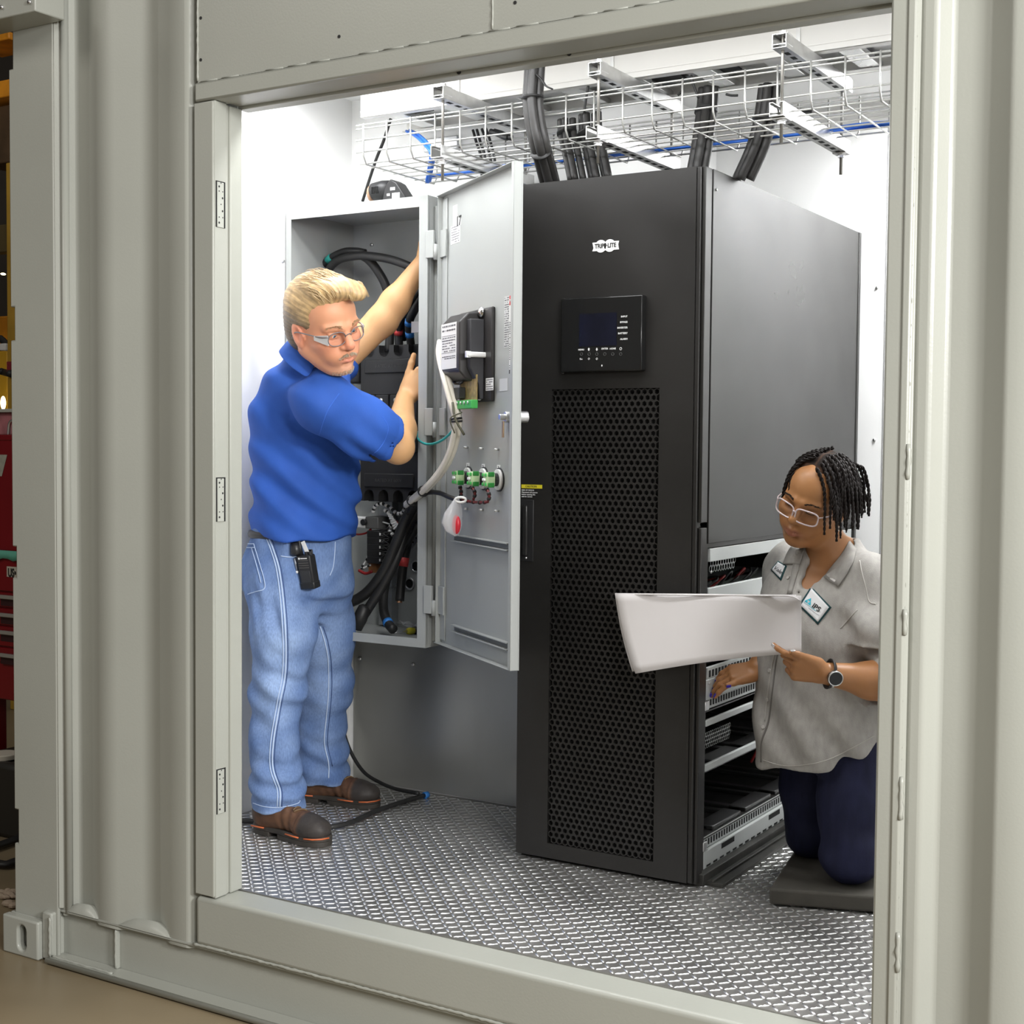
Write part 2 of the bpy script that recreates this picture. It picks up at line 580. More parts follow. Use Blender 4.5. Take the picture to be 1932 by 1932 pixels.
# ------------------------------------------------------------------ container: inside
XW, YP, YB, XR = -3.29, 1.333, 2.30, .6
CEIL = 2.86
f0 = MB().box(XW-.05, .106, FZ-.03, XR, YB+.05, FZ-.006).build('floor', mat('floor_deck', (.05, .05, .05), .6), None, kind='structure')
MB().box(XW-.05, .126, FZ-.02, XW, YB, CEIL).build('wall_left', WHITE, None, kind='structure')
MB().box(XW, YP, FZ-.01, -2.235, YP+.04, CEIL).build('wall_back', WHITE, None, kind='structure')
MB().box(-2.275, YP+.04, FZ-.01, -2.235, YB, CEIL).build('wall_inner', WHITE, None, kind='structure')
wr = MB().box(-2.235, YB, FZ-.01, XR, YB+.05, CEIL).build('wall_rear', WHITE, None, kind='structure')
MB().box(XR, .1, FZ-.01, XR+.05, YB, CEIL).build('wall_right', WHITE, None, kind='structure')
MB().box(XW-.05, .12, CEIL, XR+.05, YB+.05, CEIL+.05).build('ceiling', WHITE, None, kind='structure')
# inner lining of the front wall beside and over the opening
MB().box(XW, .126, FZ, -2.752, .135, CEIL).build('wall_lining_left', WHITE, None, kind='structure')
MB().box(-.80, .11, FZ, XR, .12, CEIL).build('wall_lining_right', WHITE, None, kind='structure')
MB().box(-2.735, .152, 2.52, -.80, .160, CEIL).build('wall_lining_top', WHITE, None, kind='structure')
# seam and screws on the rear wall right of the cabinet
q = at(1664, 880, Y=YB)
MB().box(q[0]-.0015, YB-.002, FZ, q[0]+.0015, YB+.001, CEIL).build('wall_seam', mat('seam_grey', (.3, .3, .3), .6), wr)
for px, py in ((1655, 543), (1650, 830)):
    q = at(px, py, Y=YB)
    MB().cyl((q[0], YB-.006, q[2]), (q[0], YB, q[2]), .006, 10).build('screw_head', ZINC, wr, smooth=True)
q = at(532, 493, X=XW)
MB().cyl((XW, q[1], q[2]), (XW+.008, q[1], q[2]), .006, 10).build('screw_head', ZINC, bpy.data.objects['wall_left'], smooth=True)

# ------------------------------------------------------------------ diamond plate floor
PLATE = mat('diamond_plate_aluminium', (.36, .35, .33), .34, metal=.75, noise=.14, nscale=5, rvar=.08)
TREAD = mat('raised_tread_bright', (.86, .86, .86), .22, metal=.85)
YS = .832
for x0, y0, x1, y1 in ((XW, .104, -2.06, YS-.0015), (-2.057, .104, XR, YS-.0015), (XW, YS+.0015, -2.06, YB), (-2.057, YS+.0015, XR, YB)):
    MB().box(x0, y0, FZ-.006, x1, y1, FZ).build('floor_plate', PLATE, f0)
MB().box(XW, YS-.004, FZ-.006, XR, YS+.004, FZ-.003).build('plate_joint', DARK, f0)


def treads(x0, y0, x1, y1, skip=()):
    """rows of raised lozenges, set alternately along the two diagonals"""
    pitch = .0262
    out_v, out_f = [], []
    L2, W2, H2 = .0158, .0040, .0019
    c = math.sqrt(.5)
    i = 0
    nx, ny = int((x1-x0)/pitch), int((y1-y0)/pitch)
    for i in range(nx):
        for j in range(ny):
            cx, cy = x0+(i+.5)*pitch, y0+(j+.5)*pitch
            if any(a < cx < b_ and d < cy < e for a, d, b_, e in skip):
                continue
            s = 1 if (i+j) % 2 else -1
            d = np.array([c, s*c])
            n = np.array([-d[1], d[0]])
            base = len(out_v)
            for t, w, h in ((-1, .15, 0), (-.55, 1, 0), (.55, 1, 0), (1, .15, 0)):
                for sg in (-1, 1):
                    q = np.array([cx, cy])+d*L2*t+n*W2*w*sg
                    out_v.append((q[0], q[1], FZ-.0004))
            for t in (-.7, .7):
                for sg in (-.35, .35):
                    q = np.array([cx, cy])+d*L2*t+n*W2*sg
                    out_v.append((q[0], q[1], FZ+H2))
            for f in ((0, 2, 8, ), (1, 9, 3), (0, 8, 9, 1), (2, 4, 10, 8), (3, 9, 11, 5), (8, 10, 11, 9), (4, 6, 10), (5, 11, 7), (6, 7, 11, 10)):
                out_f.append(tuple(base+k for k in f))
    return out_v, out_f


b = MB()
b.v, b.f = treads(XW+.01, .108, -.85, 1.32, skip=((-2.24, .83, -1.62, 1.4),))
tr = b.build('tread_pattern', TREAD, f0, kind='stuff', smooth=True)
tr.data.polygons.foreach_set('use_smooth', [True]*len(tr.data.polygons))
b = MB()
b.v, b.f = treads(-1.62, 1.32, -.85, 2.28)
b.build('tread_pattern', TREAD, f0, kind='stuff', smooth=True)
# ------------------------------------------------------------------ tall black power cabinet
CX0, CX1, CY0, CY1, CT = -2.234, -1.626, .819, 2.227, 2.372
ups = empty('power_cabinet', (-1.93, 1.5, FZ), label='tall black floor standing power cabinet with a perforated door and a small dark display', cat='cabinet')
SIDEB = mat('black_side_sheet', (.015, .0145, .013), .33, spec=.5, noise=.12, nscale=2.5, bump=.06, bscale=500, rvar=.06)
# door leaf, built around the perforated field
PX0, PX1, PZ0, PZ1 = -2.122, -1.762, .358, 1.748
dr = MB()
dr.box(CX0, CY0, FZ+.012, PX0, CY0+.03, CT).box(PX1, CY0, FZ+.012, -1.655, CY0+.03, CT)
dr.box(PX0, CY0, FZ+.012, PX1, CY0+.03, PZ0).box(PX0, CY0, PZ1, PX1, CY0+.03, CT)
door = dr.build('front_door', BLACKM, ups, bevel=.0)
MB().box(-1.655, CY0+.002, FZ+.012, -1.640, CY0+.03, CT).build('door_edge_strip', BLACKM, door, bevel=.003)
MB().box(-1.638, CY0+.006, 1.36, -1.628, CY0+.05, CT).build('corner_strip', SIDEB, ups, bevel=.002)
MB().box(-1.638, CY0+.010, FZ+.01, -1.628, CY0+.05, 1.345).build('corner_strip', BLACKM, ups, bevel=.002)
# perforated sheet: honeycomb of real holes
b = MB()
nc = 18
pitch = (PX1-PX0)/nc
a_c = pitch/math.sqrt(3)
rowh = 1.5*a_c
nr = int((PZ1-PZ0)/rowh)
rr_ = .0078
for j in range(nr):
    for i in range(nc-(j % 2)):
        cx = PX0+(i+.5+.5*(j % 2))*pitch
        cz = PZ1-(j+.62)*rowh
        base = len(b.v)
        for k in range(6):
            t = math.pi/6+k*math.pi/3
            b.v.append((cx+a_c*math.cos(t), CY0+.004, cz+a_c*math.sin(t)))
        for k in range(6):
            t = math.pi/6+k*math.pi/3
            b.v.append((cx+rr_*math.cos(t), CY0+.004, cz+rr_*math.sin(t)))
        for k in range(6):
            t = math.pi/6+k*math.pi/3
            b.v.append((cx+rr_*math.cos(t), CY0+.009, cz+rr_*math.sin(t)))
        for k in range(6):
            n_ = (k+1) % 6
            b.f += [(base+k, base+6+k, base+6+n_, base+n_), (base+6+k, base+12+k, base+12+n_, base+6+n_)]
b.build('perforated_sheet', BLACKM, door, kind='stuff')
fr = MB()
for x0, x1 in ((PX0, PX0+pitch*.5), (PX1-pitch*.5, PX1)):
    pass
MB().box(PX0, CY0+.024, PZ0, PX1, CY0+.028, PZ1).build('vent_backing', DARK, door)
# maker's badge: white ribbon with two round bumps
BW = mat('badge_white', (.85, .85, .83), .4)
INK = mat('label_ink_black', (.015, .015, .015), .6)
c = at(1143, 464, Y=CY0)
bd = MB()
bd.prism([(-.044, -.013), (-.040, -.004), (-.044, .012), (.040, .012), (.044, .012), (.041, .002), (.044, -.013)], (c[0], CY0, c[2]), (1, 0, 0), (0, 0, 1), (0, -1, 0), .002)
bd.cyl((c[0]-.016, CY0, c[2]), (c[0]-.016, CY0-.0021, c[2]), .0185, 20).cyl((c[0]+.014, CY0, c[2]), (c[0]+.014, CY0-.0021, c[2]), .0185, 20)
badge = bd.build('badge', BW, door)
text('TRIPP·LITE', 'badge_lettering', (c[0], CY0-.0024, c[2]), (1, 0, 0), (0, 0, 1), .018, INK, ups, 'CENTER', bold=.0006, sx=.86)
# display unit
disp = MB().box(-2.075, CY0-.030, 1.797, -1.806, CY0, 2.016).build('display_unit', mat('gloss_black', (.010, .010, .010), .18, spec=.5), ups, bevel=.004)
MB().box(-2.084, CY0-.012, 1.792, -2.076, CY0, 2.02).build('display_rim', BLACKM, disp, bevel=.002)
SCR = mat('sleeping_blue_screen', (.006, .007, .018), .2, noise=.3, nscale=9)
MB().box(-2.012, CY0-.0312, 1.872, -1.888, CY0-.029, 1.968).build('screen', SCR, disp)
WT = mat('printed_white', (.8, .8, .8), .6)
yt = CY0-.0306


def tp(px, py):
    return at(px, py, Y=yt)


for s, py in (('INPUT', 597), ('BYPASS', 607.5), ('INVERTER', 618), ('BATTERY', 628.5), ('ALARM', 639.5)):
    text(s, 'display_legend', tp(1184, py), (1, 0, 0), (0, 0, 1), .0075, WT, disp, 'RIGHT', bold=.0001)
for s, px, py in (('MENU', 1096.5, 660), ('ENTER', 1141, 658), ('HOME', 1156, 658), ('Esc', 1096.5, 677.5)):
    text(s, 'display_legend', tp(px, py), (1, 0, 0), (0, 0, 1), .0072, WT, disp, 'CENTER', bold=.0001)
for px, up in ((1111, 1), (1126, -1)):
    q = tp(px, 659)
    MB().prism([(-.002, -.004*up), (.002, -.004*up), (.002, 0), (.004, 0), (0, .005*up), (-.004, 0), (-.002, 0)][::up], q, (1, 0, 0), (0, 0, 1), (0, -1, 0), .0004).build('arrow_mark', WT, disp)
for px, py, rr in ((1171, 658, .0035), (1111, 677, .003), (1126, 677, .003)):
    q = tp(px, py)
    MB().tube([q+rr*np.array([math.cos(t), 0, math.sin(t)]) for t in np.linspace(0, 2*math.pi, 9 if rr > .0032 else 5)[:-1]], .0008, 4, closed=True).build('key_mark', WT, disp)
BTN = mat('button_rim', (.10, .10, .10), .35)
for px in (1097, 1111.5, 1126, 1141, 1156, 1171):
    q = tp(px, 668)
    MB().tube([q+.0042*np.array([math.cos(t), 0, math.sin(t)]) for t in np.linspace(0, 2*math.pi, 13)[:-1]], .0006, 4, closed=True).build('push_button', BTN, disp)
q = tp(1135.5, 690)
MB().sphere(q, (.002, .001, .003), 8, 6).build('status_lamp', WT, disp)
# handle, warning sticker, small dust screws
hb = MB().box(-2.226, CY0-.003, 1.222, -2.180, CY0+.001, 1.412).build('handle_plate', BLACKP, door, bevel=.002)
MB().box(-2.214, CY0-.016, 1.240, -2.196, CY0-.003, 1.395).build('handle_lever', mat('handle_black_gloss', (.02, .02, .02), .2), door, bevel=.005, seg=3)
q = at(998, 1050, Y=CY0)
MB().cyl((-2.205, CY0-.006, 1.233), (-2.205, CY0, 1.233), .004, 10).build('handle_lock', ZINC, door, smooth=True)
YEL = mat('sticker_yellow', (.72, .62, .03), .5)
p0, p1 = at(986, 914, Y=CY0), at(1023, 922, Y=CY0)
MB().box(-2.225, CY0-.0012, p1[2], p1[0], CY0, p0[2]).build('warning_sticker', YEL, door)
text('CAUTION', 'sticker_lettering', (-2.19, CY0-.0014, (p0[2]+p1[2])/2), (1, 0, 0), (0, 0, 1), .009, INK, ups, 'CENTER')
for k in range(4):
    text(('RISK OF SHOCK', 'Disconnect all sources', 'before opening this', 'unit for service')[k], 'sticker_lettering', (-2.224, CY0-.0012, p1[2]-.006-.0065*k), (1, 0, 0), (0, 0, 1), .0062, WT, ups)
# carcass: sides, top, back, plinth
MB().box(CX0, CY0+.03, FZ, CX0+.004, CY1, CT).build('side_panel', SIDEB, ups, bevel=.001)
MB().box(CX1-.006, CY0+.055, 1.298, CX1, CY1, CT).build('side_panel', SIDEB, ups, bevel=.0015)
MB().box(CX0, CY0+.03, CT-.004, CX1-.006, CY1, CT).build('top_panel', SIDEB, ups, bevel=.001)
MB().box(CX0, CY1-.004, FZ+.06, CX1, CY1, CT).build('rear_panel', SIDEB, ups)
q = at(1624, 560, X=CX1)
MB().box(CX1-.010, CY1-.018, FZ+.06, CX1+.003, CY1+.004, CT).build('rear_post', SIDEB, ups, bevel=.002)
MB().box(CX1-.02, CY0+.05, 1.285, CX1-.006, CY1, 1.300).build('side_rail', SIDEB, ups)
q = at(1340, 333, X=CX1)
for py in (352, 1080, 1290, 1600):
    q = at(1337, py, X=CX1)
    MB().cyl((CX1, CY0+.075, q[2]), (CX1+.003, CY0+.075, q[2]), .004, 8).build('side_screw', ZINC, ups, smooth=True)
BASEM = mat('plinth_black_scuffed', (.035, .034, .030), .45, noise=.5, nscale=14)
pl = MB()
pl.box(CX0, CY0+.03, FZ+.001, CX1+.012, CY1, FZ+.035)
pl.box(CX1+.010, CY0+.05, FZ+.001, CX1+.065, CY1, FZ+.012)
pl.box(CX1+.028, CY0+.05, FZ+.012, CX1+.036, CY1, FZ+.020)
pl.build('plinth', BASEM, ups, bevel=.002)
# battery bay behind the open lower side: posts, trays, slide rails
BAYW = mat('bay_sheet_light_grey', (.42, .44, .43), .4, noise=.06, nscale=4)
MB().box(CX1-.045, CY0+.05, FZ+.03, CX1-.010, CY0+.078, 1.29).build('bay_post', BLACKM, ups, bevel=.002)
MB().box(CX1-.03, 1.75, FZ+.03, CX1-.008, 1.78, 1.29).build('bay_post', BLACKM, ups, bevel=.002)
MB().box(CX1-.03, CY0+.085, 1.243, CX1-.006, CY1-.02, 1.282).build('bay_header', BAYW, ups, bevel=.002)
b = MB()
b.box(CX0+.02, CY0+.06, FZ+.035, CX0+.03, CY1-.02, 1.28)
b.build('bay_inner_wall', BLACKM, ups)


def slide_rail(z, h, slots_at_top=True):
    """grey drawer slide with a perforated upper lip"""
    y0, y1, x = CY0+.078, CY1-.1, CX1-.010
    rl = MB().box(x-.012, y0, z, x, y1, z+h).build('slide_rail', BAYW, ups, bevel=.002)
    zs = z+h if slots_at_top else z-.034
    b = MB().box(x-.016, y0+.01, zs, x-.013, y1, zs+.034)
    b.build('slotted_lip', BAYW, rl)
    sb = MB()
    k = 0
    yy = y0+.04
    while yy < y1-.02:
        sb.box(x-.013, yy, zs+.008, x-.0118, yy+.009, zs+.026)
        yy += .020
    sb.build('lip_slots', DARK, rl, kind='stuff')
    MB().box(x-.016, y0-.006, zs+.002, x+.002, y0+.022, zs+.03).build('slide_stop', ZINC, rl, bevel=.003)
    return rl


rl = slide_rail(.838, .058, False)
MB().box(CX1-.024, CY0+.09, .895, CX1-.012, CY1-.1, .93).build('slotted_rail', BAYW, ups)
sb = MB()
for k in range(44):
    sb.box(CX1-.012, CY0+.1+k*.024, .902, CX1-.0108, CY0+.113+k*.024, .922)
sb.build('rail_slots', DARK, ups, kind='stuff')
rl = slide_rail(.335, .052, True)
sb = MB()
for y in (1.03, 1.42, 1.75):
    sb.box(CX1-.011, y, .366, CX1-.0095, y+.10, .382)
for k in range(22):
    sb.box(CX1-.011, CY0+.10+k*.05, .338, CX1-.0095, CY0+.13+k*.05, .344)
sb.build('rail_windows', DARK, rl, kind='stuff')
for z, t in ((.765, .012), (.632, .014)):
    MB().box(CX1-.02, CY0+.08, z-.006, CX1-.008, CY1-.05, z+t).build('shelf_edge', BAYW, ups, bevel=.002)
for z in (1.12, .80, .62, .42):
    sh = MB().box(CX0+.03, CY0+.08, z-.004, CX1-.022, CY1-.03, z).build('shelf', BAYW if z > 1 else BLACKM, ups)
MB().box(CX1-.022, CY0+.082, 1.112, CX1-.008, CY1-.03, 1.166).build('shelf_front', BAYW, ups, bevel=.002)
# battery trays with square windows, terminal covers, fan guards
TRAY = mat('tray_dark_steel', (.09, .09, .09), .3, metal=.7, noise=.2, nscale=6)
for z, n in ((.62, 3), (.42, 4)):
    for k in range(n):
        y = 1.02+k*.26
        tb = MB()
        tb.box(-2.05, y, z, -1.68, y+.03, z+.012).box(-2.05, y+.19, z, -1.68, y+.22, z+.012).box(-1.72, y, z, -1.66, y+.22, z+.014)
        tb.build('battery_tray', TRAY, ups, bevel=.003)
for z in (.69, .50, .84):
    for k in range(3):
        y = 1.30+k*.20
        MB().box(-1.98, y, z, -1.90, y+.185, z+.075).build('terminal_cover', BLACKP, ups, bevel=.006)
        b = MB()
        for d in (.03, .07, .11, .15):
            b.cyl((-1.90, y+d, z+.03), (-1.893, y+d, z+.03), .006, 8)
        b.build('terminal_screws', ZINC, ups, smooth=True, kind='stuff')


def hex_guard(y0, z0, y1, z1, x, m, pit=.014, name='hex_guard'):
    b = MB()
    ac = pit/math.sqrt(3)
    rh = 1.5*ac
    for j in range(int((z1-z0)/rh)):
        for i in range(int((y1-y0)/pit)):
            cy, cz = y0+(i+.5+.5*(j % 2))*pit, z0+(j+.5)*rh
            base = len(b.v)
            for q in (ac, ac*.72):
                for k in range(6):
                    t = math.pi/6+k*math.pi/3
                    b.v.append((x, cy+q*math.cos(t), cz+q*math.sin(t)))
            for k in range(6):
                n_ = (k+1) % 6
                b.f.append((base+k, base+n_, base+6+n_, base+6+k))
    return b.build(name, m, ups, kind='stuff')


hex_guard(1.10, 1.195, 1.32, 1.24, -1.72, BAYW, .02)
hex_guard(1.22, .775, 1.5, .85, -1.80, TRAY, .018)
hex_guard(1.55, .775, 1.72, .85, -1.80, TRAY, .018)
hex_guard(1.12, .64, 1.34, .69, -1.74, BAYW, .014)
WIRER = mat('red_wire', (.28, .015, .015), .4)
rw = random.Random(8)
for k in range(9):
    y = 1.0+k*.055
    pts = [(-1.75, y, 1.125+rw.random()*.02), (-1.72, y+.05, 1.16+rw.random()*.03), (-1.76, y+.12, 1.15+rw.random()*.03), (-1.85, y+.16, 1.14)]
    MB().tube(curve(pts, 5), .004, 6).build('bay_wire', WIRER if k % 3 == 0 else RUBBER, ups, smooth=True)
MB().tube(curve([(-1.78, 1.62, .50), (-1.76, 1.63, .56), (-1.80, 1.66, .61)], 5), .005, 6).build('bay_wire', WIRER, ups, smooth=True)
# ------------------------------------------------------------------ wall mounted electrical enclosure, door open
EX0, EX1, EY0, EY1, EZ0, EZ1 = -3.280, -2.673, .95, 1.332, .900, 2.400
enc = empty('electrical_enclosure', (-2.97, 1.2, EZ0), label='tall light grey steel electrical enclosure on the wall with its door swung open', cat='electrical box')
t = .003
MB().box(EX0, EY1-t, EZ0, EX1, EY1, EZ1).build('back_plate', ENCL, enc)
MB().box(EX0, EY0, EZ0, EX0+t, EY1-t, EZ1).build('side_wall', ENCL, enc)
MB().box(EX1-t, EY0, EZ0, EX1, EY1-t, EZ1).build('side_wall', ENCL, enc)
MB().box(EX0+t, EY0, EZ1-t, EX1-t, EY1-t, EZ1).build('top_wall', ENCL, enc)
MB().box(EX0+t, EY0, EZ0, EX1-t, EY1-t, EZ0+t).build('bottom_wall', ENCL, enc)
fl = MB()
fl.box(EX0, EY0-.002, EZ0, -3.257, EY0, EZ1).box(-2.707, EY0-.002, EZ0, EX1, EY0, EZ1)
fl.box(-3.257, EY0-.002, 2.364, -2.707, EY0, EZ1).box(-3.257, EY0-.002, EZ0, -2.707, EY0, .930)
fl.build('front_flange', ENCL, enc)
MB().box(EX1-.030, EY0+.0, EZ0+.004, EX1+.000, EY0+.014, EZ1-.004).build('flange_lip', ENCL, enc, bevel=.006)
MB().box(EX1, .985, EZ0+.02, EX1+.012, 1.05, EZ1-.03).build('door_stop', ENCL, enc, bevel=.003)
for px, py in ((702, 462), (545, 453)):
    q = at(px, py, Y=EY1-.004)
    MB().cyl((q[0], EY1-.010, q[2]), (q[0], EY1-.003, q[2]), .006, 10).build('mounting_bolt', ZINC, enc, smooth=True)
for px, py in ((785, 1068), (773, 1101)):
    q = at(px, py, Y=EY1-.004)
    MB().tube([(q[0]+.020*math.cos(a), EY1-.006, q[2]+.020*math.sin(a)) for a in np.linspace(0, 2*math.pi, 17)[:-1]], .004, 6, closed=True).build('knockout_ring', GALV, enc, smooth=True)
    MB().cyl((q[0], EY1-.0045, q[2]), (q[0], EY1-.003, q[2]), .018, 18).build('knockout', DARK, enc)

# door
H0 = np.array([-2.622, .965, 0])
O0 = np.array([-2.100, .600, 0])
DL = np.linalg.norm(O0-H0)
du = (O0-H0)/DL
dn = np.array([du[1], -du[0], 0])     # towards the viewer, inner face of the door
dz = np.array([0, 0, 1.])
DZ0, DZ1 = .922, 2.392


def dpt(u, z, w=0.):
    return H0+du*u+dn*w+dz*z


def dpx(px, py, w=0.):
    """door coordinates (u, z) of a spot on the inner face"""
    d = _fw+_r2*(px-966)/F_PX+_u2*(966-py)/F_PX
    tt = np.dot(H0+dn*w-CAM, dn)/np.dot(d, dn)
    q = CAM+d*tt
    return np.dot(q-H0, du), q[2]


def dbox(b, u0, u1, z0, z1, w0, w1):
    c = dpt((u0+u1)/2, (z0+z1)/2, (w0+w1)/2)
    return b.obox(c, (du, dn, dz), (abs(u1-u0)/2, abs(w1-w0)/2, abs(z1-z0)/2))


DOORM = mat('door_grey_enamel', (.37, .385, .375), .30, spec=.5, noise=.02, nscale=3, bump=.03, bscale=300)
ed = dbox(MB(), 0, DL, DZ0, DZ1, -.003, 0).build('door', DOORM, enc)
b = MB()
dbox(b, DL-.002, DL, DZ0, DZ1, 0, .026)
dbox(b, 0, .002, DZ0, DZ1, 0, .020)
dbox(b, 0, DL, DZ1-.002, DZ1, 0, .026)
dbox(b, 0, DL, DZ0, DZ0+.002, 0, .026)
dbox(b, DL-.018, DL, DZ0, DZ1, .024, .026)
b.build('door_flange', DOORM, ed, bevel=.0008)
dbox(MB(), .002, .045, DZ0+.01, DZ1-.01, .0, .005).build('door_gasket_step', DOORM, ed, bevel=.002)
for y0, y1 in ((435, 487), (770, 822), (1105, 1158)):
    za, zb2 = at(820, y0, Y=.95)[2], at(820, y1, Y=.95)[2]
    hg = MB()
    hg.box(EX1-.002, EY0-.012, zb2, EX1+.030, EY0+.0, za)
    hg.build('hinge', ENCL, enc, bevel=.002)
    hb = MB()
    dbox(hb, -.008, .050, zb2, za, .006, .012)
    hb.build('hinge_leaf', ENCL, enc, bevel=.002)
    hb = MB()
    hb.cyl((EX1+.034, EY0-.004, zb2-.006), (EX1+.034, EY0-.004, zb2+.045), .007, 12)
    hb.build('hinge_pin', ENCL, enc, smooth=True)
# stiffening ribs
for (x0, y0, x1, y1) in ((858, 1016, 965, 1030), (858, 1188, 965, 1216)):
    u0, z0 = dpx(x0, y0)
    u1, z1 = dpx(x1, y1)
    zz = (z0+z1)/2
    b = MB()
    dbox(b, u0, u1, zz+.008, zz+.012, 0, .016)
    dbox(b, u0, u1, zz-.012, zz-.008, 0, .016)
    b.build('stiffening_rib', DOORM, ed, bevel=.001)
    dbox(MB(), u0, u1, zz-.008, zz+.008, 0, .002).build('rib_channel', mat('rib_grey_dark', (.16, .165, .16), .4), ed)
# paper labels on the door
LAB = mat('white_paper_label', (.80, .80, .79), .5)
TGRY = mat('label_ink_grey', (.16, .16, .17), .7)


def dlabel(x0, y0, x1, y1, m, w=0., name='door_label', parent=None):
    u0, z0 = dpx(x0, y0, w)
    u1, z1 = dpx(x1, y1, w)
    dbox(MB(), u0, u1, z1, z0, w, w+.0008).build(name, m, parent or ed)
    return u0, u1, z1, z0


def print_lines(u0, u1, z0, z1, n, w, seed=1, parent=None, name='label_print', m=None):
    """rows of small print, too small to read, as short dashes"""
    rn = random.Random(seed)
    b = MB()
    for i in range(n):
        z = z1-(i+.7)*(z1-z0)/(n+.4)
        u = u0+(u1-u0)*.08
        while u < u0+(u1-u0)*.88:
            l = (u1-u0)*rn.uniform(.05, .16)
            if rn.random() < .85:
                dbox(b, u, min(u+l, u1-(u1-u0)*.06), z-(z1-z0)/(n+.4)*.2, z+(z1-z0)/(n+.4)*.2, w, w+.0004)
            u += l+(u1-u0)*.03
    if b.v:
        b.build(name, m or TGRY, parent or ed, kind='stuff')


dlabel(855, 389, 863, 422, LAB)
l_ = dlabel(862, 411, 870, 424, LAB)
text('17', 'door_number', dpt((l_[0]+l_[1])/2, (l_[2]+l_[3])/2, .0012), du, dz, .042, INK, enc, 'CENTER', bold=.001)
l_ = dlabel(851, 428, 868, 456, LAB)
print_lines(*l_, 7, .0008, 4)
l_ = dlabel(952, 560, 961, 655, mat('label_silver', (.55, .56, .55), .5))
print_lines(*l_, 22, .0008, 5)
RED = mat('label_red', (.62, .03, .03), .5)
l_ = dlabel(962, 558, 972, 604, LAB)
dbox(MB(), l_[0], l_[1], l_[3]-.028, l_[3], .0008, .0014).build('danger_band', RED, ed)
q0 = dpt((l_[0]+l_[1])/2, l_[3]-.014, .0018)
text('DANGER', 'danger_lettering', q0, du, dz, .011, LAB, enc, 'CENTER')
b = MB()
um = (l_[0]+l_[1])/2
b.prism([(0, 0), (.012, .022), (.004, .022), (.012, .045), (-.01, .016), (-.001, .016)], dpt(um-.002, l_[2]+.004, .0009), du, dz, dn, .0005)
b.build('shock_symbol', INK, ed)
l_ = dlabel(962, 606, 972, 704, LAB)
print_lines(l_[0]-.003, l_[1]+.006, l_[2], l_[3], 24, .0008, 9, m=INK)
dbox(MB(), l_[0], l_[1], l_[2], l_[2]+.012, .0008, .0014).build('label_foot', INK, ed)
dlabel(943, 715, 958, 737, mat('label_pale_square', (.55, .565, .57), .4))
# lock with key
u_, z_ = dpx(962, 787)
lk = MB()
lk.cyl(dpt(u_, z_, 0), dpt(u_, z_, .016), .016, 16)
lk.cyl(dpt(u_, z_, .016), dpt(u_, z_, .034), .009, 12)
dbox(lk, u_-.030, u_+.008, z_-.008, z_+.008, .010, .016)
lk.build('lock_body', ZINC, ed, smooth=False, bevel=.001)
dbox(MB(), u_-.012, u_+.002, z_-.060, z_-.012, .018, .021).build('brass_key', mat('brass', (.55, .38, .2), .35, metal=.8), ed, bevel=.002)
b = MB()
dbox(b, u_+.028, u_+.036, z_-.03, z_+.03, 0, .006)
b.cyl(dpt(u_+.032, z_+.026, .0), dpt(u_+.032, z_+.026, .012), .005, 8).cyl(dpt(u_+.032, z_-.026, .0), dpt(u_+.032, z_-.026, .012), .005, 8)
b.build('latch_strap', ZINC, ed)
MB().cyl(dpt(DL-.03, z_, -.003), dpt(DL-.03, z_, -.036), .017, 18).build('outer_lock_barrel', ZINC, ed, smooth=False, bevel=.002)

# operating mechanism on the door: base plate, moulded body, white lever, circuit board
BRN = mat('moulded_black_brown', (.030, .028, .028), .42, noise=.1, nscale=8)
GPH = mat('moulded_graphite', (.045, .045, .05), .4, noise=.08, nscale=8)
ub, zt_ = dpx(935, 578)
_, zb_2 = dpx(935, 757)
dbox(MB(), ub-.265, ub, zb_2, zt_, 0, .012).build('operator_plate', BRN, ed, bevel=.004)
DEP = .082
u0, zA = dpx(833, 600, DEP)
u1, zC = dpx(866, 700, DEP)
zA = zt_-.03
b = MB()
# side profile (w, z) of the moulded body, extruded along u
prof = [(.012, zA+.022), (.052, zA+.018), (DEP, zA-.012), (DEP, zC), (.060, zC-.022), (.040, zC-.030), (.012, zC-.006)]
b.prism(prof, dpt(u0, 0, 0), dn, dz, du, u1-u0)
b.build('operator_body', BRN, ed, bevel=.005, seg=3)
b = MB()
zl = (zA+zC)/2
prof2 = [(.012, zA-.004), (.058, zA-.004), (.058, zC+.012), (.030, zC-.040), (.026, zC-.085), (.012, zC-.085)]
b.prism(prof2, dpt(u1, 0, 0), dn, dz, du, .030)
b.build('operator_cover', GPH, ed, bevel=.003, seg=2)
l0 = dlabel(833, 613, 861, 694, LAB, DEP+.0002, 'operator_label')
hgt = l0[3]-l0[2]
print_lines(l0[0], l0[1], l0[2]+hgt*.78, l0[3], 2, DEP+.001, 3)
print_lines(l0[0], l0[1], l0[2]+hgt*.35, l0[2]+hgt*.72, 6, DEP+.001, 6)
print_lines(l0[0], l0[1], l0[2]+hgt*.20, l0[2]+hgt*.30, 2, DEP+.001, 7, m=INK)
b = MB()
for f_ in (.84, .72, .62, .35):
    dbox(b, l0[0]+.008, l0[1]-.008, l0[2]+hgt*f_, l0[2]+hgt*f_+.0012, DEP+.001, DEP+.0014)
b.build('label_rules', TGRY, ed, kind='stuff')
uL, zL = dpx(905, 667, .05)
b = MB()
c0 = dpt(u1+.032, zL, .068)
lever = MB().obox(dpt(u1+.036, zL, .030), (dn, du, dz), (.040, .008, .008)).build('white_lever', LAB, ed, bevel=.005, seg=3)
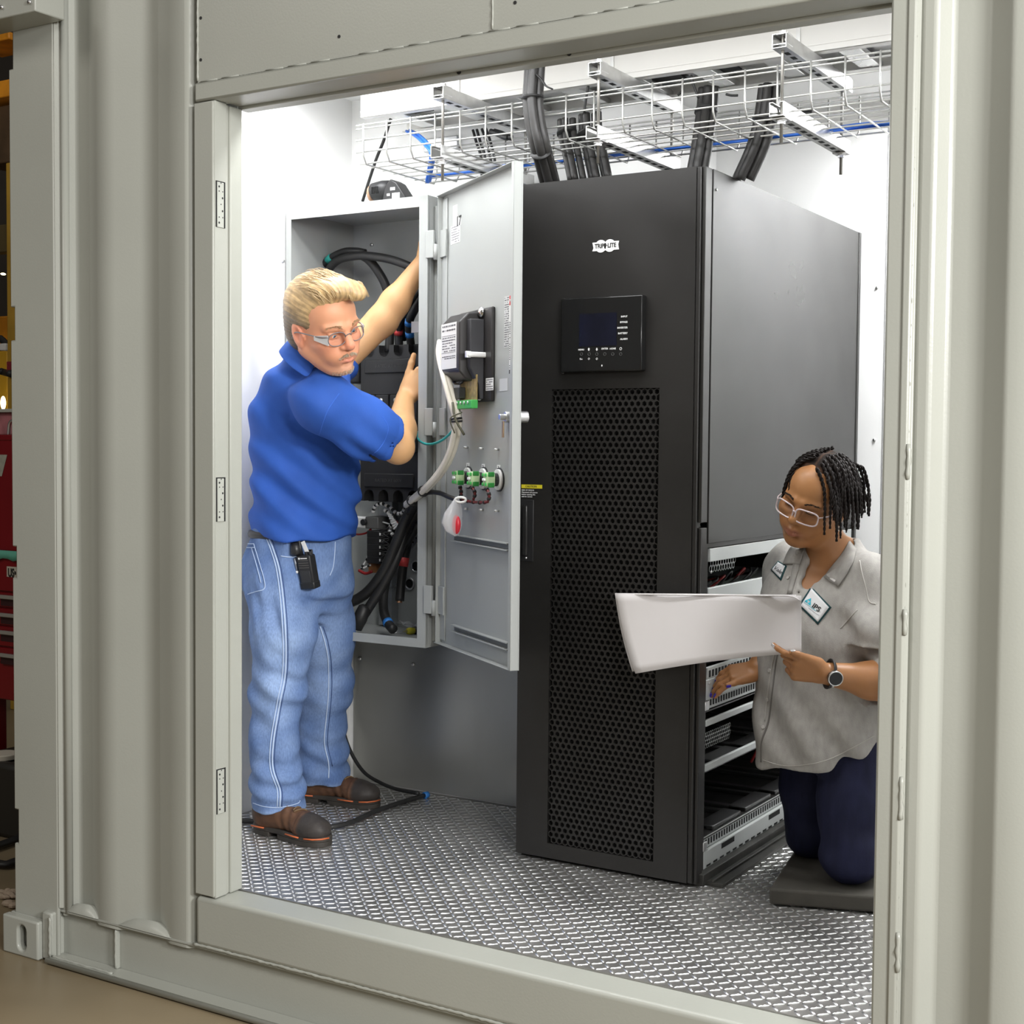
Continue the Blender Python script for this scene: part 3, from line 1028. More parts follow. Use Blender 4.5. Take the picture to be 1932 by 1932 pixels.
MB().obox(dpt(u1+.033, zL, .066), (dn, du, dz), (.008, .006, .010)).build('lever_spring', ZINC, ed, bevel=.001)
for (px, py) in ((911, 589), (908, 746)):
    u_, z_ = dpx(px, py, .012)
    MB().tube([dpt(u_, z_, .012), dpt(u_, z_, .020), dpt(u_, z_, .026)], [.016, .016, .008], 14).build('operator_screw', mat('polished_screw', (.75, .75, .75), .12, metal=1), ed, smooth=True)
l_ = dlabel(917, 714, 931, 736, LAB, .0122, 'operator_small_label')
print_lines(*l_, 5, .013, 11)
# circuit board hanging under the body
PCB = mat('circuit_board_tan', (.36, .26, .10), .5, noise=.35, nscale=60)
GRN = mat('green_terminal', (.06, .42, .09), .4)
u0b, z0b = dpx(868, 722, .04)
u1b, z1b = dpx(896, 757, .04)
dbox(MB(), u0b, u1b+.01, z1b, z0b+.02, .036, .039).build('circuit_board', PCB, ed)
dbox(MB(), u0b-.01, u0b+.045, z1b+.010, z1b+.045, .039, .060).build('relay_block', BLACKP, ed, bevel=.002)
b = MB()
dbox(b, u0b-.015, u1b+.015, z1b-.022, z1b+.004, .036, .058)
b.build('green_terminal_strip', GRN, ed, bevel=.002)
for k in range(5):
    q = dpt(u0b-.005+k*.030, z1b-.004, .059)
    MB().cyl(q, q+dn*.002, .005, 8).build('terminal_screw', ZINC, ed, smooth=True)
b = MB()
b.tube([dpt(u0b+.01+.04*math.cos(a), z0b+.004+.008*math.sin(a), .05) for a in np.linspace(0, 2*math.pi, 13)[:-1]], .004, 6, closed=True)
b.build('coil_wire', RUBBER, ed, smooth=True)
# three push button blocks with their wiring, number tags and studs
PGRN = mat('contact_block_pale_green', (.46, .62, .36), .4, noise=.2, nscale=40)
for i, (px, py) in enumerate(((885, 901), (914, 903), (943, 905))):
    u_, z_ = dpx(px, py)
    MB().tube([dpt(u_, z_, 0), dpt(u_, z_, .010)], .032, 22).build('button_nut', LAB, ed, bevel=.002)
    MB().cyl(dpt(u_, z_, -.002), dpt(u_, z_, .004), .036, 22).build('button_gasket', BLACKP, ed)
    MB().cyl(dpt(u_, z_, .010), dpt(u_, z_, .020), .020, 14).build('button_neck', BLACKP, ed)
    b = MB()
    dbox(b, u_-.019, u_+.019, z_-.022, z_+.022, .020, .050)
    b.build('contact_block', PGRN, ed, bevel=.008, seg=2)
    b = MB()
    for sz in (-1, 1):
        for su in (-1, 1):
            dbox(b, u_+su*.011-.005, u_+su*.011+.005, z_+sz*.014-.005, z_+sz*.014+.005, .048, .053)
            dbox(b, u_+.017, u_+.022, z_+sz*.016-.007, z_+sz*.016+.007, .026, .046)
    b.build('contact_screws', GRN, ed, bevel=.002, kind='stuff')
    dbox(MB(), u_-.006, u_+.012, z_-.004, z_+.004, .050, .056).build('contact_latch', LAB, ed, bevel=.002)
    tu, tz = dpx(px-2, py-21)
    dbox(MB(), tu-.012, tu+.012, tz-.011, tz+.011, 0, .0008).build('number_tag', LAB, ed)
    text(str(i+1), 'tag_number', dpt(tu, tz, .0012), du, dz, .018, INK, enc, 'CENTER')
    for dy in (-57, 59):
        su_, sz_ = dpx(px-2, py+dy)
        MB().cyl(dpt(su_, sz_, 0), dpt(su_, sz_, .014), .0035, 8).build('weld_stud', ZINC, ed, smooth=True)
DRED = mat('dark_red_wire', (.16, .02, .02), .45)
for (pts) in ([(868, 917), (870, 930), (868, 941)], [(890, 918), (896, 930), (893, 943)], [(918, 920), (923, 935), (920, 947)], [(868, 941), (885, 946), (905, 948), (920, 947)]):
    q = [dpt(*dpx(x, y, .02), .02) for x, y in pts]
    MB().tube(curve(q, 5), .0045, 6).build('button_wire', DRED, ed, smooth=True)
    b = MB()
    cq = curve(q, 5)
    for k in range(1, len(cq)-1, 3):
        dd = (cq[k+1]-cq[k-1])/np.linalg.norm(cq[k+1]-cq[k-1])
        b.tube([cq[k]-dd*.004, cq[k]+dd*.004], .0065, 7)
    b.build('wire_wraps', RUBBER, ed, smooth=True, kind='stuff')

# ------------------------------------------------------------------ breaker inside the enclosure
brk = empty('switch_breaker', (-3.0, 1.2, 1.38), label='large black molded switch unit with vented windows mounted inside the grey enclosure', cat='breaker')
BX0, BX1, BZ0, BZ1, BY = -3.118, -2.850, 1.372, 1.935, 1.18
MB().box(BX0+.01, BY+.02, BZ0, BX1-.01, EY1-.004, BZ1).build('breaker_base', BLACKP, brk, bevel=.004)
BF = mat('breaker_face', (.028, .028, .029), .45, noise=.1, nscale=15)


def breaker_half(zs, sgn):
    """cover of one half: scalloped outer end, embossed plate, four vented modules"""
    w = BX1-BX0
    poly = [(0, 0), (w, 0), (w, .175)]
    n = 4
    for k in range(n):
        cx = w-(k+.55)*w/(n+.15)
        poly += [(cx+.022, .175), (cx+.022, .155)]
        poly += [(cx+.022*math.cos(a), .155-.022*math.sin(a)) for a in np.linspace(.3, math.pi-.3, 6)]
        poly += [(cx-.022, .155), (cx-.022, .175)]
    poly += [(0, .175)]
    P3 = [(p[0], p[1]*sgn) for p in poly]
    MB().prism(P3, (BX0, BY+.02, zs), (1, 0, 0), (0, 0, 1), (0, -1, 0), .03).build('breaker_cover', BF, brk)
    MB().box(BX0+.02, BY-.016, zs+sgn*.075, BX1-.03, BY-.010, zs+sgn*.125).build('embossed_plate', BF, brk, bevel=.003)
    text('RATED AT 600V', 'embossed_lettering', ((BX0+BX1)/2-.005, BY-.0165, zs+sgn*.1), (1, 0, 0), (0, 0, 1), .017, mat('emboss_grey', (.06, .06, .06), .5), brk, 'CENTER')
    for k in range(4):
        x0 = BX0+.010+k*.063
        md = MB().box(x0, BY-.020, zs-sgn*.105, x0+.056, BY+.02, zs-sgn*.002).build('pole_module', BF, brk, bevel=.003)
        b = MB()
        for j in range(5):
            b.box(x0+.010+j*.008, BY-.0206, zs-sgn*.045, x0+.014+j*.008, BY-.0195, zs-sgn*.095)
        b.build('vent_slots', DARK, md, kind='stuff')
        MB().cyl((x0+.028, BY-.026, zs-sgn*.022), (x0+.028, BY-.019, zs-sgn*.022), .0075, 12).build('module_screw', mat('pale_screw', (.7, .7, .68), .3, metal=.6), md, smooth=True)


breaker_half(1.758, 1)
breaker_half(1.550, -1)
MB().box(BX0+.012, BY-.004, 1.555, BX1-.01, BY+.02, 1.655).build('breaker_middle', BLACKP, brk, bevel=.003)
p0, p1 = at(720, 760, Y=BY-.006), at(741, 790, Y=BY-.006)
MB().box(p0[0], BY-.0058, p1[2], p1[0], BY-.004, p0[2]).build('rating_label', LAB, brk)
b = MB()
for k in range(6):
    zz = p0[2]-.006-k*(p0[2]-p1[2])*.14
    b.box(p0[0]+.004, BY-.0064, zz-.0022, p0[0]+(.044 if k % 2 else .036), BY-.0058, zz)
b.build('rating_print', TGRY, brk, kind='stuff')
MB().box(p0[0]-.07, BY-.0058, p1[2]+.03, p0[0]-.014, BY-.004, p0[2]).build('rating_plate', mat('plate_grey', (.32, .31, .29), .4), brk)
MB().box(BX1-.006, BY+.03, BZ0, -2.80, EY1-.01, BZ1-.03).build('side_block', BLACKP, brk, bevel=.004)
blk = MB().box(-3.19, 1.16, 1.80, -3.122, EY1-.01, 1.92).build('auxiliary_block', BLACKP, brk, bevel=.006)
rw = random.Random(4)
for k in range(7):
    z = 1.70+rw.random()*.07
    pts = [(-3.13, 1.2, z), (-3.16-rw.random()*.02, 1.17, z+.02), (-3.18, 1.2, z-.03-rw.random()*.04), (-3.16, 1.25, z-.09)]
    MB().tube(curve(pts, 5), .003, 6).build('pigtail_wire', LAB if k % 2 else RUBBER, brk, smooth=True)

# relay and terminal assembly under the breaker
ctl = empty('terminal_assembly', (-3.05, 1.28, 1.15), label='cluster of small black relays with white rotary switch and striped wires below the switch unit', cat='terminals')
YC = 1.245


def cp(px, py, y=YC):
    return at(px, py, Y=y)


p0, p1 = cp(680, 973), cp(703, 996)
MB().box(p0[0], 1.20, p1[2], p1[0], 1.225, p0[2]).build('rotary_switch', LAB, ctl, bevel=.006)
MB().box(p1[0], 1.20, p1[2], cp(727, 990)[0], 1.30, p0[2]).build('switch_body', mat('switch_grey', (.12, .12, .115), .5), ctl, bevel=.003)
c = cp(689, 985, 1.2)
MB().cyl((c[0], 1.185, c[2]), (c[0], 1.20, c[2]), .012, 12).build('switch_knob', BLACKP, ctl, bevel=.002)
for k in range(5):
    z = cp(708, 1006+k*12)[2]
    x = cp(706, 1006)[0]
    MB().box(x, 1.20, z-.014, x+.065, 1.30, z+.012).build('relay', BLACKP, ctl, bevel=.003)
    MB().box(x-.010, 1.215, z-.007, x+.002, 1.25, z+.007).build('relay_tab', GRN if k % 2 == 0 else LAB, ctl, bevel=.002)
    b = MB()
    for j in range(3):
        b.tube(curve([(x+.06, 1.20, z+.01-.008*j), (x+.085, 1.185, z+.014-.006*j), (x+.11, 1.19, z+.03-.02*j)], 4), .0028, 6)
    b.build('relay_wires', RUBBER, ctl, smooth=True, kind='stuff')
    MB().box(x+.064, 1.19, z-.004, x+.084, 1.196, z+.006).build('wire_marker', LAB, ctl, bevel=.001)
p0, p1 = cp(703, 1050), cp(718, 1080)
for k in range(6):
    z = p0[2]+(p1[2]-p0[2])*(k+.5)/6
    MB().box(p0[0], 1.22, z-.005, p1[0], 1.29, z+.0045).build('terminal_block', mat('terminal_brown', (.36, .16, .06), .5), ctl, bevel=.001)
MB().box(p0[0]-.004, 1.29, p1[2]-.2+.0, p0[0]+.055, EY1-.003, p0[2]+.24).build('mounting_rail', GALV, ctl)
for (pts, m_, r_) in (([(703, 968), (708, 955), (720, 950), (735, 957), (748, 968), (758, 968), (765, 958)], RUBBER, .006), ([(660, 1000), (672, 1008), (690, 1006), (700, 998)], WIRER, .004),
                      ([(700, 1010), (697, 1030), (692, 1055), (682, 1072), (700, 1066)], LAB, .0035), ([(677, 1076), (690, 1082), (703, 1078)], WIRER, .006), ([(735, 975), (748, 985), (756, 998)], WIRER, .004),
                      ([(725, 962), (735, 970), (740, 985), (735, 1000), (742, 1010)], RUBBER, .006), ([(722, 985), (745, 992), (755, 1000)], LAB, .003)):
    q = [cp(x, y, 1.22) for x, y in pts]
    cq = curve(q, 5)
    MB().tube(cq, r_, 6).build('control_wire', m_, ctl, smooth=True)
    if m_ is RUBBER or (m_ is LAB and r_ > .0032):
        b = MB()
        for k in range(1, len(cq)-1, 3):
            dd = (cq[k+1]-cq[k-1])/np.linalg.norm(cq[k+1]-cq[k-1])
            b.tube([cq[k]-dd*.005, cq[k]+dd*.005], r_*1.25, 7)
        b.build('marker_sleeves', LAB if m_ is RUBBER else RUBBER, ctl, smooth=True, kind='stuff')
for k in range(7):
    p = cp(731+k*2, 968+k*5, 1.20)
    MB().bar(p, p+np.array([.02, 0, -.008+.004*k]), .005, .007).build('wire_marker', LAB, ctl)
p = cp(782, 1008, EY1-.01)
MB().prism([(.0, .075), (.03, .05), (.03, -.01), (-.045, -.08), (-.03, 0)], (p[0], EY1-.004, p[2]), (1, 0, 0), (0, 0, 1), (0, -1, 0), .002).build('perforated_bracket', ZINC, ctl)
b = MB()
for k in range(5):
    b.cyl((p[0]-.036+k*.014, EY1-.008, p[2]-.062+k*.016), (p[0]-.036+k*.014, EY1-.005, p[2]-.062+k*.016), .003, 8)
b.build('bracket_holes', DARK, ctl, kind='stuff')

# ------------------------------------------------------------------ heavy cables in the enclosure
TEAL = mat('tape_teal', (.03, .36, .31), .45)
REDT = mat('tape_red', (.62, .06, .06), .45)
BLUT = mat('tape_blue', (.03, .20, .58), .45)


def cable(name, pts, r, label, cat='cable', m=None, tapes=(), group=None, n=10, res=7, copper=False):
    q = curve([at(p[0], p[1], Y=p[2]) for p in pts], res)
    o = MB().tube(q, r, n).build(name, m or RUBBER, None, smooth=True, label=label, cat=cat, group=group)
    for f_, tm, ln in tapes:
        k = min(len(q)-2, max(0, int(f_*(len(q)-1))))
        dd = (q[k+1]-q[k])/np.linalg.norm(q[k+1]-q[k])
        MB().tube([q[k]-dd*ln, q[k]+dd*ln], r*1.07, n+4).build('tape_band', tm, o, smooth=True, label='%s tape band' % tm.name.split('_')[1])
    if copper:
        dd = (q[-1]-q[-2])/np.linalg.norm(q[-1]-q[-2])
        MB().tube([q[-1], q[-1]+dd*.006], r*.6, 8).build('copper_core', mat('copper', (.75, .40, .22), .35, metal=.9), o)
    return o


cable('power_cable', [(596, 540, 1.19), (606, 508, 1.17), (622, 488, 1.15), (648, 475, 1.14), (672, 474, 1.14), (690, 477, 1.15)], .013, 'outer of two black cables arching behind the fair haired man, with teal tape', tapes=((.24, TEAL, .012), (.42, TEAL, .014)))
cable('power_cable', [(612, 545, 1.17), (620, 510, 1.15), (640, 490, 1.13), (672, 483, 1.12), (705, 484, 1.12), (745, 492, 1.13), (795, 512, 1.15)], .015, 'black cable arching across the enclosure top toward the raised forearm')
cable('power_cable', [(678, 480, 1.16), (695, 490, 1.17), (712, 510, 1.18), (728, 540, 1.20), (736, 580, 1.21), (736, 620, 1.21), (734, 664, 1.21)], .016, 'black cable dropping from the arch to the first breaker pole')
cable('power_cable', [(796, 545, 1.15), (778, 565, 1.15), (765, 590, 1.17), (754, 610, 1.19), (752, 630, 1.21), (754, 668, 1.22)], .015, 'black cable with a red tape band entering the breaker top', tapes=((.78, REDT, .010),))
cable('power_cable', [(798, 560, 1.12), (782, 585, 1.13), (772, 608, 1.16), (773, 630, 1.19), (777, 664, 1.22)], .015, 'black cable with two blue tape bands entering the breaker top', tapes=((.52, BLUT, .010), (.76, BLUT, .010)))
cable('power_cable', [(800, 532, 1.18), (786, 560, 1.19), (770, 600, 1.21), (760, 640, 1.24)], .014, 'plain black cable curving down behind the blue taped one')
MB().box(*at(776, 607, Y=1.11), *(at(793, 627, Y=1.11)+np.array([0, .006, 0]))).build('white_cable_tag', LAB, None, label='blank white tag on the blue taped cable near the frame', cat='tag')

cable('power_cable', [(796, 935, 1.10), (778, 958, 1.10), (762, 988, 1.09), (745, 1030, 1.08), (725, 1075, 1.07), (700, 1110, 1.06), (675, 1130, 1.05), (645, 1140, 1.03), (610, 1140, 1.0)], .019, 'thick black cable sweeping left toward the standing man under the relays')
cable('power_cable', [(798, 950, 1.13), (782, 972, 1.13), (766, 1005, 1.12), (745, 1060, 1.09), (722, 1105, 1.07), (700, 1140, 1.05), (672, 1184, 1.02)], .017, 'black cable running down to a thick blunt end at the enclosure floor', n=12)
q0, q1 = at(688, 1146, Y=1.03), at(671, 1186, Y=1.015)
MB().tube([q0+(q0-q1)*.1, q0, (q0+q1)/2, q1, q1+(q1-q0)*.04], [.012, .022, .026, .022, .010], 12).build('cable_boot', RUBBER, None, smooth=True, label='fat rubber boot on the cable end at the enclosure bottom', cat='cable boot')
cable('power_cable', [(790, 985, 1.15), (772, 1015, 1.16), (750, 1050, 1.16), (732, 1085, 1.15), (724, 1120, 1.13), (724, 1152, 1.10), (732, 1175, 1.07), (742, 1188, 1.05)], .017, 'black cable with a blue tape band bending at the enclosure floor', tapes=((.86, BLUT, .008),))
cable('power_cable', [(798, 960, 1.18), (780, 990, 1.18), (770, 1020, 1.18), (762, 1060, 1.17), (757, 1100, 1.16), (754, 1134, 1.15)], .0165, 'cut black cable hanging straight with a red tape band and copper end', tapes=((.62, REDT, .016),), copper=True)
# white bundle, green earth wire, bag
IVORY = mat('ivory_cable', (.70, .66, .58), .5, noise=.06, nscale=30, stretch=(1, 1, .2))
wb = empty('cable_bundle', at(860, 780, Y=.72), label='ivory white cable bundle looping from the door mechanism into the enclosure', cat='cable')
path = [(832, 645, .95), (830, 668, .88), (838, 705, .78), (850, 750, .76), (860, 785, .755), (860, 815, .76), (850, 855, .78), (833, 888, .81), (808, 918, .86), (780, 942, .94), (768, 952, 1.0)]
for k, off in enumerate(((-.009, .004), (.008, .005), (0, -.008))):
    q = curve([at(p[0], p[1], Y=p[2])+np.array([off[0], off[1], off[1]*.5]) for p in path], 6)
    MB().tube(q, .0085, 8).build('cable_strand', IVORY, wb, smooth=True)
for f_ in (0.93, .84, .44, .42):
    q = curve([at(p[0], p[1], Y=p[2]) for p in path], 6)
    k = int(f_*(len(q)-1))
    dd = (q[k+1]-q[k-1])/np.linalg.norm(q[k+1]-q[k-1])
    MB().tube([q[k]-dd*.003, q[k]+dd*.003], .019, 12).build('cable_tie', RUBBER, wb, smooth=True)
q = at(864, 790, Y=.73)
MB().tube(curve([q+np.array([-.02, 0, .05]), q+np.array([0, -.015, 0]), q+np.array([.03, -.01, -.05])], 5), .004, 6).build('tie_tail', mat('dark_olive_strap', (.07, .065, .04), .5), wb, smooth=True)
MB().tube(curve([q+np.array([.015, 0, .02]), q+np.array([-.015, -.02, .0]), q+np.array([-.005, -.01, -.045])], 5), .006, 6, flat=.4).build('tie_tail', mat('dark_olive_strap', (.07, .065, .04), .5), wb, smooth=True)
cable('earth_wire', [(862, 802, .76), (845, 822, .78), (825, 835, .82), (805, 838, .88), (790, 830, .94), (789, 815, .99)], .004, 'thin teal green earth wire looping from the door to the frame', m=mat('teal_wire', (.02, .33, .33), .4), cat='wire')
cable('hanging_cable', [(770, 968, 1.02), (785, 944, .98), (806, 930, .92), (828, 930, .86), (848, 938, .80), (866, 945, .77)], .008, 'black sheathed cable arching out of the enclosure to the plastic bag', n=8)
bagp = at(852, 972, Y=.74)
PLB = mat('clear_polythene', (.78, .78, .8), .15, alpha=.38, noise=0)
bag = MB().tube([at(862, 938, Y=.75), at(861, 950, Y=.75), at(856, 968, Y=.75), at(853, 985, Y=.75), at(856, 1000, Y=.75), at(861, 1011, Y=.75)], [.008, .024, .042, .048, .036, .008], 12, flat=.5).build('plastic_bag', PLB, None, smooth=True, label='small clear plastic bag with a red part hung on the door wiring', cat='bag')
MB().sphere(at(861, 990, Y=.746), (.016, .010, .030), 10, 8).build('red_button', mat('red_plastic', (.65, .03, .05), .3), None, smooth=True, label='round red plastic part inside the clear plastic bag', cat='button')
q = at(869, 943, Y=.745)
MB().tube([q+np.array([.016*math.cos(a), .006*math.cos(a), .008*math.sin(a)]) for a in np.linspace(0, 2*math.pi, 13)[:-1]], .004, 6, closed=True).build('bag_tie', LAB, bag, smooth=True)
# things lying on the enclosure floor
FZE = EZ0+t
scr = empty('screwdriver', at(772, 1192, Z=FZE+.012), label='screwdriver with a clear yellow and black handle lying on the enclosure floor', cat='screwdriver')
p0, p1, p2, p3 = [at(x, y, Z=FZE+.014) for x, y in ((738, 1194), (768, 1191), (781, 1190), (792, 1188))]
MB().cyl(p0, p1, .004, 8).build('shank', ZINC, scr, smooth=True)
MB().tube([p1, p1+(p2-p1)*.3, p2], [.010, .013, .012], 10).build('yellow_grip', mat('clear_yellow', (.55, .48, .03), .2), scr, smooth=True)
MB().tube([p2, p2+(p3-p2)*.4, p3], [.013, .014, .010], 10).build('black_grip', RUBBER, scr, smooth=True)
rw = random.Random(12)
b = MB()
nx, ny = 14, 8
pb = at(745, 1183, Z=FZE)
for i in range(nx):
    for j in range(ny):
        b.v.append((pb[0]-.06+i*.016, pb[1]-.02+j*.014, FZE+.003+rw.random()*.028*math.sin(math.pi*i/(nx-1))))
b.f = [(i*ny+j, (i+1)*ny+j, (i+1)*ny+j+1, i*ny+j+1) for i in range(nx-1) for j in range(ny-1)]
b.build('plastic_wrap', mat('crumpled_polythene', (.7, .72, .75), .12, alpha=.35), None, label='crumpled clear plastic wrap lying on the enclosure floor', cat='wrap')
p0, p1 = at(697, 1172, Z=FZE+.004), at(730, 1180, Z=FZE+.004)
MB().bar(p0, p1, .012, .004).build('black_tie', RUBBER, None, bevel=.001, label='flat black strip lying on the enclosure floor beside the boot', cat='strip')

# black tool on top of the enclosure
tl = empty('power_tool', (-2.93, 1.1, EZ1), label='black cordless tool head with white labels lying on top of the grey enclosure', cat='tool')
Y_ = 1.1
b = MB()
c = at(716, 362, Y=Y_)
b.tube([c+np.array([-.030, 0, -.004]), c+np.array([-.022, 0, .0]), c+np.array([.02, 0, .004]), c+np.array([.05, 0, .010])], [.022, .033, .034, .026], 14)
b.build('motor_housing', BLACKP, tl, smooth=True)
MB().tube([c+np.array([-.034, 0, -.004]), c+np.array([-.028, 0, -.004])], .030, 14).build('housing_ring', mat('ring_copper', (.42, .25, .16), .4), tl, smooth=True)
g = at(748, 364, Y=Y_)
b = MB()
b.prism([(-.040, -.028), (-.030, .020), (-.005, .044), (.020, .030), (.062, -.026), (.050, -.034)], (g[0], Y_+.03, g[2]), (1, 0, 0), (0, 0, 1), (0, -1, 0), .06)
b.build('battery_pack', BLACKP, tl, bevel=.004)
for (x0, z0, x1, z1) in ((-.018, -.014, -.006, -.006), (-.004, .004, .016, .014), (.004, -.026, .036, -.006)):
    MB().box(g[0]+x0, Y_-.0315, g[2]+z0, g[0]+x1, Y_-.029, g[2]+z1).build('tool_label', LAB, tl)
b = MB()
for k in range(4):
    b.box(c[0]-.01+k*.008, Y_-.036, c[2]-.012, c[0]-.006+k*.008, Y_-.032, c[2]+.012)
b.build('cooling_slots', DARK, tl, kind='stuff')

# galvanised sheet under the enclosure
gp = MB().box(-3.268, YP-.006, FZ+.004, -2.24, YP-.001, EZ0-.004).build('steel_sheet', mat('galvanised_wall_sheet', (.40, .40, .375), .36, metal=.6, noise=.08, nscale=2, rvar=.06, stretch=(2, 1, .5)), None, label='plain galvanised steel sheet on the wall below the grey enclosure', cat='panel')
for px, py in ((680, 1242), (780, 1253)):
    q = at(px, py, Y=YP-.006)
    MB().cyl((q[0], YP-.012, q[2]), (q[0], YP-.006, q[2]), .007, 10).build('sheet_screw', ZINC, gp, smooth=True)
cable('thin_cord', [(660, 1216, 1.30), (655, 1260, 1.29), (645, 1310, 1.28), (645, 1360, 1.27), (658, 1410, 1.26), (685, 1455, 1.25), (720, 1478, 1.24), (752, 1490, 1.22), (790, 1497, 1.20)], .007, 'thin black cord running down the wall sheet to the floor', n=8)
fh = [at(x, y, Z=FZ+.012) for x, y in ((440, 1547), (500, 1552), (560, 1565), (625, 1560), (665, 1550), (710, 1530), (760, 1513), (800, 1501))]
q = curve(fh, 6)
o = MB().tube(q, .009, 8).build('black_cable', RUBBER, None, smooth=True, label='black cable with a blue end lying across the diamond plate floor', cat='cable')
MB().tube([q[-1], q[-1]+(q[-1]-q[-3])/np.linalg.norm(q[-1]-q[-3])*.02], .012, 10).build('blue_end', BLUT, o, smooth=True)
# ------------------------------------------------------------------ wire mesh tray, hangers, ladder tray, overhead cables
WIREM = mat('bright_zinc_wire', (.52, .52, .50), .35, metal=.75, noise=.08, nscale=30)
STRUT = mat('strut_channel_zinc', (.58, .58, .57), .32, metal=.85, noise=.15, nscale=18)
ALU = mat('ladder_aluminium', (.66, .66, .65), .3, metal=.8, noise=.08, nscale=4, rvar=.08)
TX0, TX1, TY0, TY1, TZ0, TZ1 = -2.835, -.86, .79, 1.20, 2.492, 2.612
tray = empty('mesh_cable_tray', (-1.9, 1.0, TZ0), label='long wire mesh cable tray hung over the grey enclosure and black cabinet', cat='cable tray')
zs = [TZ0, TZ0+.034, TZ0+.072, TZ1-.012, TZ1]
ys = [TY0+.02+k*(TY1-TY0-.04)/6 for k in range(7)]
for y, z in [(TY0, z) for z in zs[1:]]+[(TY1, z) for z in zs[1:]]+[(y, TZ0) for y in ys]:
    MB().tube([(TX0-.012, y, z), (TX1, y, z)], .0028, 6).build('mesh_wire', WIREM, tray, smooth=True)
k = 0
x = TX0+.02
while x < TX1:
    pts = [(x, TY0-.005, TZ1+.003), (x, TY0-.005, TZ0+.02), (x, TY0+.012, TZ0-.005), (x, TY1-.012, TZ0-.005), (x, TY1+.005, TZ0+.02), (x, TY1+.005, TZ1+.003)]
    MB().tube(pts, .0028, 6).build('mesh_wire', WIREM, tray, smooth=True)
    x += .094
RODX = (-2.492, -1.945, -1.385)


def channel(y0, y1, x, z, up, name, parent):
    """strut channel, open side up or down, slotted back"""
    b = MB()
    w, h, t_ = .0205, .036, .0028
    s = 1 if up else -1
    zb = z
    b.box(x-w, y0, zb-.0014, x+w, y1, zb+.0014)
    b.box(x-w, y0, zb, x-w+t_, y1, zb+s*h).box(x+w-t_, y0, zb, x+w, y1, zb+s*h)
    b.box(x-w, y0, zb+s*h-.0014, x-w+.010, y1, zb+s*h+.0014).box(x+w-.010, y0, zb+s*h-.0014, x+w, y1, zb+s*h+.0014)
    o = b.build(name, STRUT, parent, bevel=.0008)
    sb = MB()
    n = int((y1-y0-.06)/.05)
    for j in range(n):
        yy = y0+.05+j*.05
        sb.box(x-.007, yy, zb-s*.0018, x+.007, yy+.028, zb-s*.0012)
    sb.build('channel_slots', DARK, o, kind='stuff')
    return o


for i, x in enumerate(RODX):
    nm = ('above the grey enclosure', 'above the left part of the black cabinet', 'nearest the right jamb')[i]
    h = empty('trapeze_hanger', (x, 1.0, 2.4), label='zinc trapeze hanger with threaded rods, %s' % nm, cat='hanger', group='trapeze hangers of the mesh tray')
    for y in (TY0-.022, TY1+.068):
        MB().cyl((x, y, 2.400), (x, y, CEIL), .0048, 8).build('threaded_rod', mat('rod_dull_steel', (.28, .27, .25), .4, metal=.8), h, smooth=True)
        for z in (2.455, 2.652, 2.693):
            MB().cyl((x, y, z-.005), (x, y, z+.005), .0105, 6).build('hex_nut', ZINC, h)
        for z in (2.462, 2.659, 2.686):
            MB().box(x-.021, y-.021, z-.0018, x+.021, y+.021, z+.0018).build('square_washer', ZINC, h, bevel=.001)
        MB().cyl((x, y, 2.462), (x, y, 2.457), .014, 12).build('round_washer', ZINC, h)
    channel(TY0-.055, TY1+.10, x-.003, 2.4665, True, "lower_strut", h)
    channel(TY0-.05, TY1+.10, x, 2.648, True, "upper_strut", h)
# ladder tray above: white enamelled rails with flanges, rungs, dark slots
LZ0, LZ1, LY0, LY1, LX0 = 2.694, 2.830, .99, 1.262, -2.985
RAILW = mat('rail_white_enamel', (.70, .69, .66), .35, noise=.03, nscale=3)
lad = empty('ladder_tray', (-1.9, 1.1, LZ0), label='pale ladder cable tray with solid side rails running right above the mesh tray', cat='cable tray')
for y, s in ((LY0, 1), (LY1, -1)):
    b = MB()
    b.box(LX0, y, LZ0, -.80, y+s*.003, LZ1)
    b.box(LX0, y, LZ0, -.80, y+s*.03, LZ0+.003)
    b.box(LX0, y-s*.002, LZ0+.018, -.80, y, LZ0+.022)
    b.build('side_rail', RAILW, lad, bevel=.0015)
x = LX0+.12
while x < -.85:
    MB().box(x-.03, LY0+.004, LZ0+.004, x+.03, LY1-.004, LZ0+.022).build('rung', ALU, lad, bevel=.002)
    x += .225
for px in (865, 1155, 1505):
    q = at(px, 150, Y=LY0)
    MB().box(q[0]-.006, LY0-.0035, LZ0+.02, q[0]+.006, LY0, LZ1).build('splice_mark', ALU, lad)
for (px, y) in ((760, 1.02), (1170, 1.04), (1240, 1.08), (1340, 1.05), (900, 1.2)):
    q = at(px, 150, Y=y)
    MB().box(q[0]-.05, y, LZ0+.026, q[0]+.06, y+.10, LZ0+.030).build('tray_gap', DARK, lad)
MB().box(LX0, LY0+.01, LZ0+.034, -.80, LY1-.01, LZ0+.037).build('tray_cover', ALU, lad)
# cable drops: bundles
GREYC = mat('heavy_cable_jacket', (.030, .029, .028), .42, noise=.15, nscale=10)


